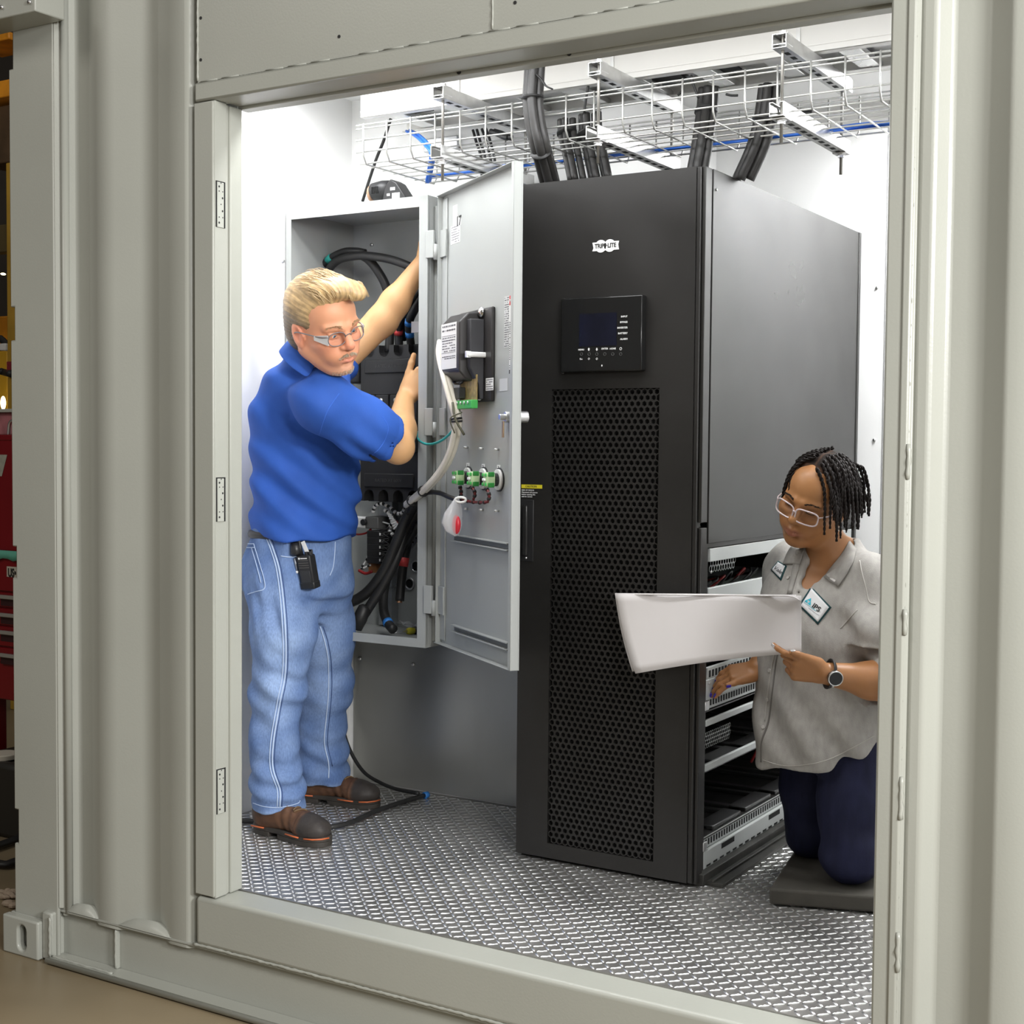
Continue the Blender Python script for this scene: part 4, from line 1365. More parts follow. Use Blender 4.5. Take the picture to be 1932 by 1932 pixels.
def bundle(name, pts, offs, r, label, m=GREYC, ties=(), group=None):
    q = curve([at(p[0], p[1], Y=p[2]) for p in pts], 7)
    e = empty(name, tuple(q[-1]), label=label, cat='cable bundle', group=group)
    for (ox, oy) in offs:
        MB().tube([p+np.array([ox, oy, 0]) for p in q], r, 9).build('cable_core', m, e, smooth=True)
    for f_ in ties:
        k = min(len(q)-2, int(f_*(len(q)-1)))
        dd = (q[k+1]-q[k])/np.linalg.norm(q[k+1]-q[k])
        ext = max(abs(o[0]) for o in offs)+r
        MB().tube([q[k]-dd*.003, q[k]+dd*.003], ext*1.04, 14).build('zip_tie', RUBBER, e, smooth=True)
    return e


b1 = bundle('cable_bundle', [(1009, 100, .765), (1006, 150, .762), (1004, 190, .760), (1009, 235, .762), (1018, 275, .775), (1030, 320, .84), (1038, 352, .885)], ((-.017, 0), (.006, -.012), (.017, .010)), .0145, 'thick bundle of grey black cables falling in front of the tray to the cabinet top', ties=(.33, .72))
q = at(1012, 140, Y=.745)
MB().tube(curve([q, at(1022, 150, Y=.745), at(1030, 162, Y=.745), at(1042, 168, Y=.745)], 5), .006, 6, flat=.5).build('strap', RUBBER, b1, smooth=True)
bundle('cable_bundle', [(1068, 225, 1.0), (1070, 255, .99), (1078, 290, .97), (1088, 340, .95)], ((-.02, 0), (0, -.008), (.02, .006)), .011, 'group of thin black cables dropping just right of the thick bundle', ties=(.3,))
bundle('cable_bundle', [(1112, 215, 1.03), (1114, 250, 1.02), (1122, 290, 1.0), (1132, 338, .98)], ((-.026, 0), (-.006, -.01), (.016, .008), (.032, -.004)), .0125, 'wide group of black cables dropping behind the second hanger', ties=(.4,))
bundle('cable_bundle', [(1336, 165, 1.06), (1333, 200, 1.05), (1328, 240, 1.02), (1322, 280, 1.0), (1314, 322, .99)], ((-.018, 0), (.004, -.01), (.020, .008)), .0135, 'dark cable bundle dropping over the right front of the cabinet', ties=(.35,))
bundle('cable_bundle', [(1452, 160, 1.10), (1446, 205, 1.09), (1438, 245, 1.08), (1425, 285, 1.07), (1400, 340, 1.07)], ((-.020, 0), (.0, -.012), (.022, .006)), .0145, 'curved dark cable bundle landing on the cabinet side edge, rightmost of the drops', ties=(.4,))
bundle('cable_pair', [(895, 245, 1.22), (902, 270, 1.21), (910, 295, 1.20), (912, 330, 1.19)], ((-.006, 0), (.010, 0)), .005, 'left pair of thin black wires hanging inside the mesh tray', m=RUBBER)
bundle('cable_pair', [(912, 243, 1.22), (921, 270, 1.21), (928, 300, 1.20), (930, 330, 1.19)], ((-.006, 0), (.010, 0)), .005, 'right pair of thin black wires hanging inside the mesh tray', m=RUBBER)
bundle('cable_roll', [(925, 248, 1.16), (938, 252, 1.16), (950, 258, 1.15), (958, 260, 1.15)], ((0, 0), (.012, .006)), .010, 'short thick black cable end lying in the mesh tray', m=RUBBER)
for pts, lab in (([(1304, 142, 1.0), (1308, 158, 1.0), (1318, 185, 1.0)], 'black strap tail hanging under the ladder tray, middle one'), ([(1283, 150, 1.0), (1287, 170, 1.0), (1279, 180, 1.0)], 'small bent black wire tail under the ladder tray'), ([(1110, 162, 1.0), (1106, 185, 1.0), (1102, 212, 1.0)], 'thin black strap tail left of the second hanger'), ([(1370, 178, 1.0), (1380, 180, 1.0), (1392, 180, 1.0)], 'tiny horizontal black tail under the ladder tray')):
    cable('strap_tail', pts, .004, lab, 'strap', n=6)
BLU = mat('blue_data_cable', (.02, .12, .52), .4)
bl = empty('data_cables', (-2.0, 1.15, 2.5), label='bright blue data cables lying along the bottom of the mesh tray', cat='cable')
for k, (dz_, dy_) in enumerate(((0, 0), (.004, .012), (.002, -.012))):
    pts = [at(770, 248, Y=1.16), at(788, 258, Y=1.10), at(808, 278, Y=1.02), at(816, 292, Y=1.0), at(812, 320, Y=1.06), at(808, 344, Y=1.12)]
    x9 = pts[-1][0]
    q = curve([p+np.array([dy_*.6, 0, dz_]) for p in pts], 6)
    MB().tube(q, .0052, 7).build('blue_cable', BLU, bl, smooth=True)
    run = [np.array([x9+.005, 1.13+dy_, TZ0+.010+dz_])]
    for j in range(1, 16):
        run.append(np.array([x9+j*.125, 1.135+dy_+.012*math.sin(j*1.3+k), TZ0+.009+dz_+.003*math.sin(j*2+k)]))
    MB().tube(curve(run, 3), .0055, 7).build('blue_cable', BLU, bl, smooth=True)
cable('drop_cord', [(746, 198, 1.20), (736, 228, 1.23), (724, 265, 1.24), (710, 300, 1.25), (695, 345, 1.26), (684, 380, 1.27)], .006, 'thin black cord hanging from the ladder tray to the enclosure top', n=8)
for (x0, y0, x1, y1, Y_, lab) in ((1147, 250, 1176, 262, YB-.005, 'left'), (1485, 200, 1532, 219, YB-.005, 'right')):
    p0, p1 = at(x0, y1, Y=Y_), at(x1, y0, Y=Y_)
    MB().box(p0[0], YB-.03, p0[2], p1[0], YB-.001, p1[2]).build('vent_box', BLACKP, None, bevel=.003, label='small black vent box high on the rear white wall, %s one' % ('smaller' if lab == 'left' else 'larger'), cat='vent')
q = at(830, 272, Y=YP-.02)
MB().box(q[0]-.07, YP-.02, q[2]-.022, q[0]+.075, YP-.001, q[2]+.025).build('wall_bracket', GALV, None, bevel=.003, label='flat galvanised bracket on the white wall behind the mesh tray', cat='bracket')
# ------------------------------------------------------------------ shop hall outside
CONC = mat('concrete_floor_brown', (.235, .185, .115), .38, spec=.4, noise=.16, nscale=1.6, bump=.08, bscale=60, rvar=.08)
MB().box(-14, -9, -.05, 6, 14, 0).build('ground', CONC, None, kind='structure')
WD = mat('hall_wall_dark', (.055, .045, .035), .8, noise=.4, nscale=.6)
MB().box(-14, 9, 0, -3.7, 9.2, 14).build('wall_hall_far', WD, None, kind='structure')
MB().box(-14.2, -9, 0, -14, 9.2, 14).build('wall_hall_side', WD, None, kind='structure')
# container's closed left end, so that the hall does not shine through
MB().box(-3.53, .16, .02, -3.50, YB+.05, HZ).build('wall_container_end', PAINT, None, kind='structure')

# red tool chest
CR = mat('toolchest_red', (.19, .007, .011), .28, spec=.5, noise=.1, nscale=3)
CRD = mat('toolchest_dark_recess', (.035, .008, .010), .5)
HND = mat('drawer_pull_aluminium', (.42, .41, .38), .4, metal=.4)
YT = 1.0
tc = empty('tool_chest', (-4.85, YT+.3, 0), label='tall red steel tool chest with drawers standing beyond the container corner', cat='tool chest')


def q_(px, py, Y=YT):
    return at(px, py, Y=Y)


xl, xr = q_(-60, 900)[0], q_(60, 900)[0]
ztop, zbot = q_(15, 822)[2], q_(15, 1322)[2]
zmid = q_(15, 1046)[2]
MB().box(xl, YT+.006, zbot, xr, YT+.5, zmid).build('chest_body', CR, tc, bevel=.006)
MB().box(xl, YT, zmid+.012, xr, YT+.5, ztop).build('chest_upper_door', CR, tc, bevel=.006)
MB().box(xl, YT-.004, ztop-.020, xr, YT+.5, ztop+.004).build('chest_lid', CR, tc, bevel=.004)
for y0, y1, hy in ((1050, 1118, None), (1118, 1148, 1128), (1148, 1182, 1162), (1182, 1222, 1195), (1222, 1252, 1238)):
    z0, z1 = q_(15, y1)[2]+.006, q_(15, y0)[2]-.002
    d = MB().box(xl+.004, YT-.004, z0, xr-.004, YT+.008, z1).build('drawer', CR, tc, bevel=.003)
    if hy:
        z = q_(15, hy)[2]
        x0 = q_(3, hy)[0]
        MB().box(x0, YT-.020, z-.004, xr-.01, YT-.004, z+.012).build('drawer_pull', HND, d, bevel=.003)
        MB().box(x0, YT-.0052, z-.034, xr-.01, YT-.0035, z-.006).build('pull_recess', CRD, d)
p0, p1 = q_(-16, 898), q_(14, 858)
LBG = mat('faded_label', (.36, .36, .31), .5, noise=.15, nscale=40)
MB().prism([(p0[0], p0[2]), (p1[0]-.035, p0[2]), (p1[0], p1[2]), (p0[0], p1[2])], (0, YT-.0008, 0), (1, 0, 0), (0, 0, 1), (0, -1, 0), .0006).build('door_label', LBG, tc)
p0, p1 = q_(13, 1088, YT-.005), q_(60, 1072, YT-.005)
MB().box(p0[0], YT-.0056, p0[2], p1[0], YT-.0042, p1[2]).build('drawer_label', mat('label_beige', (.50, .47, .40), .5), tc)
q = q_(15, 1081, YT-.006)
text('US•', 'label_lettering', (q[0], YT-.006, q[2]), (1, 0, 0), (0, 0, 1), .048, INK, tc, 'LEFT', bold=.002, sx=.7)
for x in (xl+.06, xr-.10):
    MB().box(x, YT+.05, 0, x+.05, YT+.10, zbot).build('chest_leg', CR, tc, bevel=.004)
z0 = q_(15, 1053)[2]
b = MB()
n = 12
for i in range(n+1):
    x = xl+(xr-xl)*i/n
    b.v += [(x, YT-.012, z0+.032), (x, YT-.016, z0+.006*math.sin(i*1.9)-.004), (x, YT-.008, z0+.006*math.sin(i*1.9)-.004), (x, YT-.006, z0+.032)]
b.f = [(i*4+j, i*4+4+j, i*4+4+(j+1) % 4, i*4+(j+1) % 4) for i in range(n) for j in range(4)]
b.build('cloth_strip', mat('cloth_mint', (.12, .42, .32), .7), None, smooth=True, label='mint green cloth strip caught between the red chest door and drawers', cat='cloth')
# things on the chest: pink sheet, chrome hook, jar with white lid below
px0, px1 = q_(-40, 818, 1.2), q_(34, 778, 1.2)
MB().box(px0[0], 1.2, ztop+.004, px1[0], 1.26, px1[2]).build('wrapped_box', mat('pink_wrap', (.42, .16, .18), .4, noise=.25, nscale=14), None, bevel=.006, label='pinkish wrapped box standing on top of the red tool chest', cat='box')
MB().box(px0[0], 1.18, px1[2], px1[0], 1.28, px1[2]+.015).build('box_shelf', mat('pale_edge', (.45, .47, .42), .5), None, bevel=.002, label='pale thin board lying on the pink wrapped box', cat='board')
c = q_(25, 818, 1.04)
MB().tube(curve([c+np.array([-.03, 0, -.01]), c+np.array([-.022, 0, .04]), c+np.array([.0, 0, .055]), c+np.array([.03, 0, .05])], 6), .007, 8).build('chrome_hook', ZINC, None, smooth=True, label='small chrome hook on the lid of the red tool chest', cat='hook')
# yellow rack upright and orange, dark stock behind
YO = mat('rack_yellow', (.42, .25, .035), .45, noise=.15, nscale=5)
OR = mat('stock_orange', (.80, .30, .02), .5, noise=.3, nscale=6)
BRO = mat('stock_brown', (.10, .06, .03), .6, noise=.4, nscale=4)
Y1_, Y2_ = 2.6, 3.6
rk = empty('pallet_rack', (-6.9, 2.8, 0), label='ochre yellow rack upright with red bands behind the red tool chest', cat='rack')
x0, x1 = q_(13, 600, Y1_)[0], q_(30, 600, Y1_)[0]
MB().box(x0, Y1_, 0, x1, Y1_+.10, 3.2).build('upright', YO, rk, bevel=.006)
for py in (686, 694, 703):
    z = q_(20, py, Y1_)[2]
    MB().box(x0-.001, Y1_-.003, z-.012, x1+.001, Y1_, z+.012).build('red_band', mat('band_dark_red', (.22, .02, .03), .5), rk)
z = q_(20, 440, Y1_)[2]
MB().box(x0-1.2, Y1_+.02, z-.10, x1+.3, Y1_+.10, z+.06).build('cross_beam', mat('beam_olive_dark', (.09, .065, .025), .5), rk, bevel=.005)
z = q_(20, 300, Y1_)[2]
x2, x3 = q_(7, 340, Y1_)[0], q_(60, 340, Y1_)[0]
MB().box(x2, Y1_+.10, z-.7, x3, Y1_+.2, z-.02).build('back_sheet', mat('sheet_ochre', (.22, .13, .03), .5), rk)
x4 = q_(60, 600, Y2_)[0]
for (ya, yb, m_, nm, lab) in ((150, 182, OR, 'orange_crate', 'orange crate on the hall rack, upper one'), (596, 660, OR, 'orange_crate', 'glowing orange crate behind the yellow upright'), (60, 74, OR, 'orange_beam', 'short orange beam end at the photo top behind the junction box')):
    za, zb2 = q_(10, yb, Y2_)[2], q_(10, ya, Y2_)[2]
    MB().box(q_(-60, 400, Y2_)[0], Y2_, za, q_(26 if ya > 100 else 19, 400, Y2_)[0], Y2_+.3, zb2).build(nm, m_, None, bevel=.01, label=lab, cat='crate')
MB().box(q_(-60, 240, Y2_)[0], Y2_+.1, q_(0, 300, Y2_)[2], q_(40, 240, Y2_)[0], Y2_+.5, q_(0, 190, Y2_)[2]).build('dark_crate', BRO, None, bevel=.01, label='dark brown crate on the hall rack under the orange crate', cat='crate')
MB().box(q_(-60, 740, Y2_)[0], Y2_, q_(0, 775, Y2_)[2], q_(14, 740, Y2_)[0], Y2_+.3, q_(0, 662, Y2_)[2]).build('yellow_crate', mat('stock_yellow', (.75, .42, .03), .5), None, bevel=.01, label='yellow crate just above the pink wrapped box', cat='crate')
for (x, y, w, h_, e) in ((6, 517, 5, 3, 9), (6, 760, 6, 18, 7)):
    c = q_(x, y, Y2_-.1)
    MB().sphere(c, (w*.0026, .02, h_*.0026), 10, 8).build('hall_lamp_bulb', mat('lamp_glow', (1, .86, .5), emis=6), None, smooth=True, label='small glowing lamp in the hall beyond the container, %s one' % ('upper' if y < 600 else 'lower'), cat='lamp')
for pts, lab in (([(0, 638, 3.0), (8, 645, 3.0), (14, 652, 3.0)], 'black hose hanging before the orange crate, upper'), ([(0, 700, 3.0), (10, 703, 3.0), (20, 705, 2.58)], 'black hose crossing to the yellow upright, lower')):
    cable('hose', pts, .022, lab, 'hose')
c = q_(9, 655, 2.9)
MB().box(c[0]-.025, 2.88, c[2]-.022, c[0]+.03, 2.93, c[2]+.022).build('white_clip', LAB, None, bevel=.006, label='white clip on the hanging hose', cat='clip')
# clutter low beside the chest
jar = empty('jar', tuple(q_(8, 1440, .85)), label='white and green capped jar hanging low beside the red tool chest', cat='jar')
c = q_(6, 1432, .85)
c[2] -= .03
MB().cyl(c+np.array([0, 0, .02]), c+np.array([0, 0, .055]), .062, 18).build('white_cap', mat('cap_offwhite', (.62, .58, .50), .5), jar, bevel=.004)
MB().cyl(c+np.array([0, 0, -.02]), c+np.array([0, 0, .02]), .064, 18).build('green_band', mat('bottle_green', (.01, .16, .10), .3), jar, bevel=.003)
MB().cyl(c+np.array([0, 0, -.05]), c+np.array([0, 0, -.02]), .066, 18).build('jar_base', BLACKP, jar, bevel=.004)
zc = c[2]-.05
MB().box(q_(-60, 1480, .85)[0], .80, .30, q_(40, 1480, .85)[0], .95, zc).build('red_toolbox', mat('toolbox_red_gloss', (.38, .02, .02), .25), None, bevel=.02, seg=3, label='glossy red toolbox low behind the container corner', cat='toolbox')
MB().box(q_(-60, 1520, .8)[0], .78, .0, q_(60, 1520, .8)[0], 1.3, .30).build('black_trolley_base', mat('trolley_black', (.02, .018, .015), .5), None, bevel=.02, label='low black trolley base under the red toolbox', cat='trolley')
for pts, lab in (([(-20, 1600, .62), (10, 1590, .62), (40, 1578, .62), (60, 1560, .66)], 'black strap arching over the concrete by the container corner'), ([(-20, 1625, .55), (10, 1630, .54), (30, 1624, .55), (60, 1615, .56)], 'black belt end lying on the concrete by the container corner')):
    q = curve([at(p[0], p[1], Z=.02) for p in pts], 6)
    MB().tube(q, .022, 8, flat=.5).build('strap', RUBBER, None, smooth=True, label=lab, cat='strap')
rw = random.Random(5)
b = MB()
for k in range(12):
    p = at(rw.uniform(0, 26), rw.uniform(1682, 1712), Z=.01)
    b.sphere(p, (rw.uniform(.012, .03), rw.uniform(.01, .02), rw.uniform(.005, .014)), 7, 5)
b.build('debris', mat('chip_tan', (.42, .33, .25), .8), None, kind='stuff', label='pale crumbs of debris on the brown concrete by the container corner', cat='debris')
# kneeling pad
KP = mat('kneeling_pad_foam', (.060, .055, .045), .75, noise=.25, nscale=10, bump=.2, bscale=120)
a_, b_, c_ = at(1451, 1676, Z=FZ+.05), at(1502, 1598, Z=FZ+.05), at(1660, 1692, Z=FZ+.05)
d1 = (b_-a_)
d2 = (c_-a_)
d2 = d2/np.linalg.norm(d2)*.62
d1 = d1/np.linalg.norm(d1)*.46
poly = [(0, 0), (1, 0), (1, 1), (0, 1)]
b = MB()
ps = [a_, a_+d2, a_+d2+d1, a_+d1]
b.add([p-np.array([0, 0, .046]) for p in ps]+ps, [(0, 3, 2, 1), (4, 5, 6, 7), (0, 1, 5, 4), (1, 2, 6, 5), (2, 3, 7, 6), (3, 0, 4, 7)])
b.build('kneeling_pad', KP, None, bevel=.008, seg=3, label='dark grey foam kneeling pad under the kneeling woman', cat='kneeling pad')
# ------------------------------------------------------------------ soft bodies: distance fields turned into one continuous surface
def _n(v):
    v = np.array(v, float)
    return v/np.linalg.norm(v)


class Frame:
    """local axes (columns of M) at an origin, with a scale"""

    def __init__(s, o, M, k=1.):
        s.o, s.M, s.k = np.array(o, float), np.array(M, float), k

    def w(s, p):
        return s.o+s.M @ (np.array(p, float)*s.k)

    def d(s, v):
        return s.M @ np.array(v, float)

    def loc(s, P):
        return ((P-s.o) @ s.M)/s.k


WORLD = Frame((0, 0, 0), np.eye(3))


class Body:
    def __init__(s):
        s.ops = []

    def _add(s, fn, c, rad, k, op):
        s.ops.append((fn, np.array(c)-rad, np.array(c)+rad, k, op))
        return s

    def cap(s, a, b, r1, r2=None, k=.02, op='u', fr=WORLD):
        """capsule that tapers from r1 to r2"""
        r2 = r1 if r2 is None else r2
        a, b = fr.w(a), fr.w(b)
        r1, r2 = r1*fr.k, r2*fr.k
        ba = b-a
        L2 = max(ba @ ba, 1e-9)

        def fn(P):
            t = np.clip(((P-a) @ ba)/L2, 0, 1)
            return np.linalg.norm(P-a-t[..., None]*ba, axis=-1)-(r1+(r2-r1)*t)
        lo, hi = np.minimum(a, b)-max(r1, r2), np.maximum(a, b)+max(r1, r2)
        s.ops.append((fn, lo, hi, k*fr.k, op))
        return s

    def chain(s, pts, rs, k=.02, op='u', fr=WORLD):
        for i in range(len(pts)-1):
            s.cap(pts[i], pts[i+1], rs[i], rs[i+1], k, op, fr)
        return s

    def ell(s, c, r, k=.02, op='u', fr=WORLD, M=None):
        c = fr.w(c)
        MM = fr.M if M is None else fr.M @ np.array(M, float)
        r = np.array(r, float)*fr.k

        def fn(P):
            q = (P-c) @ MM
            k0 = np.linalg.norm(q/r, axis=-1)
            k1 = np.linalg.norm(q/(r*r), axis=-1)
            return k0*(k0-1)/np.maximum(k1, 1e-9)
        R_ = max(r)
        return s._add(fn, c, R_, k*fr.k, op)

    def rbox(s, c, h, rd, k=.01, op='u', fr=WORLD, M=None):
        c = fr.w(c)
        MM = fr.M if M is None else fr.M @ np.array(M, float)
        h = np.array(h, float)*fr.k-rd*fr.k
        rd = rd*fr.k

        def fn(P):
            q = np.abs((P-c) @ MM)-h
            return np.linalg.norm(np.maximum(q, 0), axis=-1)+np.minimum(q.max(-1), 0)-rd
        return s._add(fn, c, np.linalg.norm(h)+rd, k*fr.k, op)

    def stack(s, secs, k=.03, op='u', M=None):
        """trunk or skirt of elliptic sections: (centre, half x, half y); sections follow each other upwards"""
        zz = np.array([c[2] for c, a, b in secs])
        C = np.array([c for c, a, b in secs], float)
        A = np.array([a for c, a, b in secs], float)
        B = np.array([b for c, a, b in secs], float)
        MM = np.eye(3) if M is None else np.array(M, float)
        zi = np.linspace(zz[0], zz[-1], 60)

        def sm(v):
            w = np.interp(zi, zz, v)
            for _ in range(6):
                w[1:-1] = (w[:-2]+2*w[1:-1]+w[2:])/4
            return w
        cx, cy, aa, bb = sm(C[:, 0]), sm(C[:, 1]), sm(A), sm(B)

        def fn(P):
            z = P[..., 2]
            x = P[..., 0]-np.interp(z, zi, cx)
            y = P[..., 1]-np.interp(z, zi, cy)
            a, b = np.interp(z, zi, aa), np.interp(z, zi, bb)
            q = np.stack([x, y, np.zeros_like(x)], -1) @ MM
            k0 = np.sqrt((q[..., 0]/a)**2+(q[..., 1]/b)**2)
            d = (k0-1)*np.minimum(a, b)
            e = np.maximum(zz[0]-z, z-zz[-1])
            return np.where((d > 0) & (e > 0), np.hypot(np.maximum(d, 0), np.maximum(e, 0)), np.maximum(d, e))
        rad = max(A.max(), B.max())
        lo = np.array([C[:, 0].min()-rad, C[:, 1].min()-rad, zz[0]])
        hi = np.array([C[:, 0].max()+rad, C[:, 1].max()+rad, zz[-1]])
        s.ops.append((fn, lo, hi, k, op))
        return s

    def cut(s, p, nrm, lo=None, hi=None, k=.004):
        """cut away what lies beyond the plane through p on the side of nrm (within a box)"""
        p, nrm = np.array(p, float), _n(nrm)

        def fn(P):
            return -((P-p) @ nrm)
        s.ops.append((fn, lo, hi, k, 'cut'))
        return s

    def mesh(s, name, mt, parent, step, disp=None, color=None, smooth=1, pad=.02, sub=None):
        us = [o for o in s.ops if o[4] == 'u']
        lo = np.min([o[1] for o in us], 0)-pad
        hi = np.max([o[2] for o in us], 0)+pad
        n = np.ceil((hi-lo)/step).astype(int)+1
        F = np.full(n, .5, np.float32)
        for fn, a, b, k, op in s.ops:
            if a is None:
                i0, i1 = np.zeros(3, int), n
            else:
                m_ = k+3.5*step if op != 'cut' else 0
                i0 = np.clip(np.floor((a-m_-lo)/step).astype(int), 0, n)
                i1 = np.clip(np.ceil((b+m_-lo)/step).astype(int)+1, 0, n)
            if np.any(i1 <= i0):
                continue
            ax = [lo[d]+step*np.arange(i0[d], i1[d]) for d in range(3)]
            P = np.stack(np.meshgrid(*ax, indexing='ij'), -1)
            d = fn(P).astype(np.float32)
            sl = tuple(slice(i0[q], i1[q]) for q in range(3))
            f = F[sl]
            if op == 'u':
                h = np.maximum(k-np.abs(f-d), 0)/max(k, 1e-6)
                F[sl] = np.minimum(f, d)-h*h*k*.25
            else:                       # sub, cut: keep what is outside d
                e = -d
                h = np.maximum(k-np.abs(f-e), 0)/max(k, 1e-6)
                F[sl] = np.maximum(f, e)+h*h*k*.25
        if disp is not None:
            idx = np.argwhere(np.abs(F) < .035)
            P = lo+idx*step
            F[tuple(idx.T)] += disp(P).astype(np.float32)
        V, Q = surface_nets(F, lo, step)
        for _ in range(smooth):
            V = relax(V, Q)
        me = bpy.data.meshes.new(name)
        me.from_pydata(V.tolist(), [], Q.tolist())
        me.update()
        me.polygons.foreach_set('use_smooth', [True]*len(me.polygons))
        me.materials.append(mt)
        if color is not None:
            c = np.ones((len(V), 4), np.float32)
            nrm = np.zeros(len(V)*3, np.float32)
            me.vertices.foreach_get('normal', nrm)
            c[:, :3] = color(V, nrm.reshape(-1, 3))
            at_ = me.color_attributes.new('Col', 'FLOAT_COLOR', 'POINT')
            at_.data.foreach_set('color', c.ravel())
        o = bpy.data.objects.new(name, me)
        COL.objects.link(o)
        if parent:
            o.parent = parent
            me.transform(world_of(parent).inverted())
        o['_n'] = 0
        del o['_n']
        return o


def surface_nets(F, lo, step):
    S_ = F < 0
    nx, ny, nz = F.shape
    c = [S_[i:nx-1+i, j:ny-1+j, k:nz-1+k] for i in (0, 1) for j in (0, 1) for k in (0, 1)]
    cnt = sum(q.astype(np.int8) for q in c)
    act = np.argwhere((cnt > 0) & (cnt < 8))
    ids = np.full((nx-1, ny-1, nz-1), -1, np.int32)
    ids[tuple(act.T)] = np.arange(len(act))
    offs = np.array([(i, j, k) for i in (0, 1) for j in (0, 1) for k in (0, 1)])
    val = np.stack([F[tuple((act+o).T)] for o in offs], 1)
    acc = np.zeros((len(act), 3))
    num = np.zeros(len(act))
    for a in range(8):
        for b in range(a+1, 8):
            if np.abs(offs[a]-offs[b]).sum() != 1:
                continue
            va, vb = val[:, a], val[:, b]
            m_ = (va < 0) != (vb < 0)
            t = np.where(m_, va/np.where(m_, va-vb, 1), 0)
            p = offs[a]+(offs[b]-offs[a])*t[:, None]
            acc[m_] += p[m_]
            num[m_] += 1
    V = lo+step*(act+acc/num[:, None])
    Q = []
    for ax in range(3):
        u, v = (ax+1) % 3, (ax+2) % 3
        sa = [slice(None)]*3
        sb = [slice(None)]*3
        sa[ax], sb[ax] = slice(0, -1), slice(1, None)
        A, B = S_[tuple(sa)], S_[tuple(sb)]
        for flip, msk in ((False, A & ~B), (True, ~A & B)):
            e = np.argwhere(msk)
            e = e[(e[:, u] > 0) & (e[:, v] > 0) & (e[:, u] < F.shape[u]-1) & (e[:, v] < F.shape[v]-1)]
            if not len(e):
                continue
            q = []
            for du_, dv_ in ((-1, -1), (0, -1), (0, 0), (-1, 0)):
                g = e.copy()
                g[:, u] += du_
                g[:, v] += dv_
                q.append(ids[tuple(g.T)])
            q = np.stack(q, 1)
            Q.append(q[:, ::-1] if flip else q)
    Q = np.concatenate(Q)
    return V, Q[(Q >= 0).all(1)]


def relax(V, Q):
    """one gentle smoothing pass that keeps volume"""
    def lap(V):
        A = np.zeros_like(V)
        N_ = np.zeros(len(V))
        for i in range(4):
            a, b = Q[:, i], Q[:, (i+1) % 4]
            for p, q in ((a, b), (b, a)):
                for d in range(3):
                    A[:, d] += np.bincount(p, V[q, d], len(V))
                N_ += np.bincount(p, minlength=len(V))
        return A/np.maximum(N_, 1)[:, None]-V
    V = V+.5*lap(V)
    return V-.48*lap(V)


_rs = np.random.RandomState(7)
_ND = [(_n(_rs.normal(size=3)), _rs.uniform(0, 6.28), _rs.uniform(.7, 1.4)) for _ in range(10)]


def wob(P, freq, seed=0):
    """cheap smooth noise, about -1..1"""
    s = 0
    for i in range(5):
        d, ph, f = _ND[(i+seed*3) % 10]
        s = s+np.sin(P @ d*freq*f+ph+seed*1.7+.8*np.sin(P @ _ND[(i+3+seed) % 10][0]*freq*.6+seed))
    return s/3.2


def sstep(a, b, x):
    t = np.clip((x-a)/(b-a), 0, 1)
    return t*t*(3-2*t)


from mathutils.bvhtree import BVHTree


class Skin:
    """finds spots on the surface of a finished mesh"""

    def __init__(s, *objs):
        vs, fs = [], []
        for o in objs:
            mw = world_of(o)
            n = len(vs)
            vs += [mw @ v.co for v in o.data.vertices]
            fs += [tuple(i+n for i in p.vertices) for p in o.data.polygons]
        s.t = BVHTree.FromPolygons(vs, fs)

    def hit(s, px, py, lift=0.):
        d = _fw+_r2*(px-966)/F_PX+_u2*(966-py)/F_PX
        h = s.t.ray_cast(Vector(CAM), Vector(d).normalized())
        if h[0] is None:
            return None, None
        n = np.array(h[1])
        if n @ d > 0:
            n = -n
        return np.array(h[0])+n*lift, n

    def near(s, p, lift=0.):
        h = s.t.find_nearest(Vector(p))
        q, n = np.array(h[0]), np.array(h[1])
        return q+n*lift, n


def seam(skin, pts, r, name, m_, parent, lift=.0, n=6, dens=5, flat=None):
    """a cord laid on the surface along spots of the photograph"""
    q = []
    for p in curve(pts, dens+2):
        h, _ = skin.hit(p[0], p[1], lift)
        if h is not None:
            q.append(h)
    q2 = [q[0]]
    for p in q[1:]:
        if np.linalg.norm(p-q2[-1]) < .12:
            q2.append(p)
    if len(q2) < 3:
        return None
    return MB().tube(q2, r, n, flat=flat).build(name, m_, parent, smooth=True)


def patch(skin, outline, name, m_, parent, lift=.002, thick=.002, res=6):
    """thin piece of cloth laid on the surface, outlined by four corners of the photograph"""
    b = MB()
    (x0, y0), (x1, y1), (x2, y2), (x3, y3) = outline
    top, bot = [], []
    for i in range(res+1):
        for j in range(res+1):
            u, v = i/res, j/res
            px = (x0*(1-u)+x1*u)*(1-v)+(x3*(1-u)+x2*u)*v
            py = (y0*(1-u)+y1*u)*(1-v)+(y3*(1-u)+y2*u)*v
            h, n_ = skin.hit(px, py)
            if h is None:
                return None
            top.append(h+n_*(lift+thick))
            bot.append(h+n_*(lift-.004))
    N_ = res+1
    b.v = [tuple(p) for p in top+bot]
    M_ = N_*N_
    for i in range(res):
        for j in range(res):
            a = i*N_+j
            b.f.append((a, a+N_, a+N_+1, a+1))
            b.f.append((M_+a, M_+a+1, M_+a+N_+1, M_+a+N_))
    ring = [i*N_ for i in range(N_)]+[res*N_+j for j in range(1, N_)]+[i*N_+res for i in range(res-1, -1, -1)]+[j for j in range(res-1, 0, -1)]
    for k in range(len(ring)):
        a, c = ring[k], ring[(k+1) % len(ring)]
        b.f.append((a, M_+a, M_+c, c))
    return b.build(name, m_, parent, smooth=True)


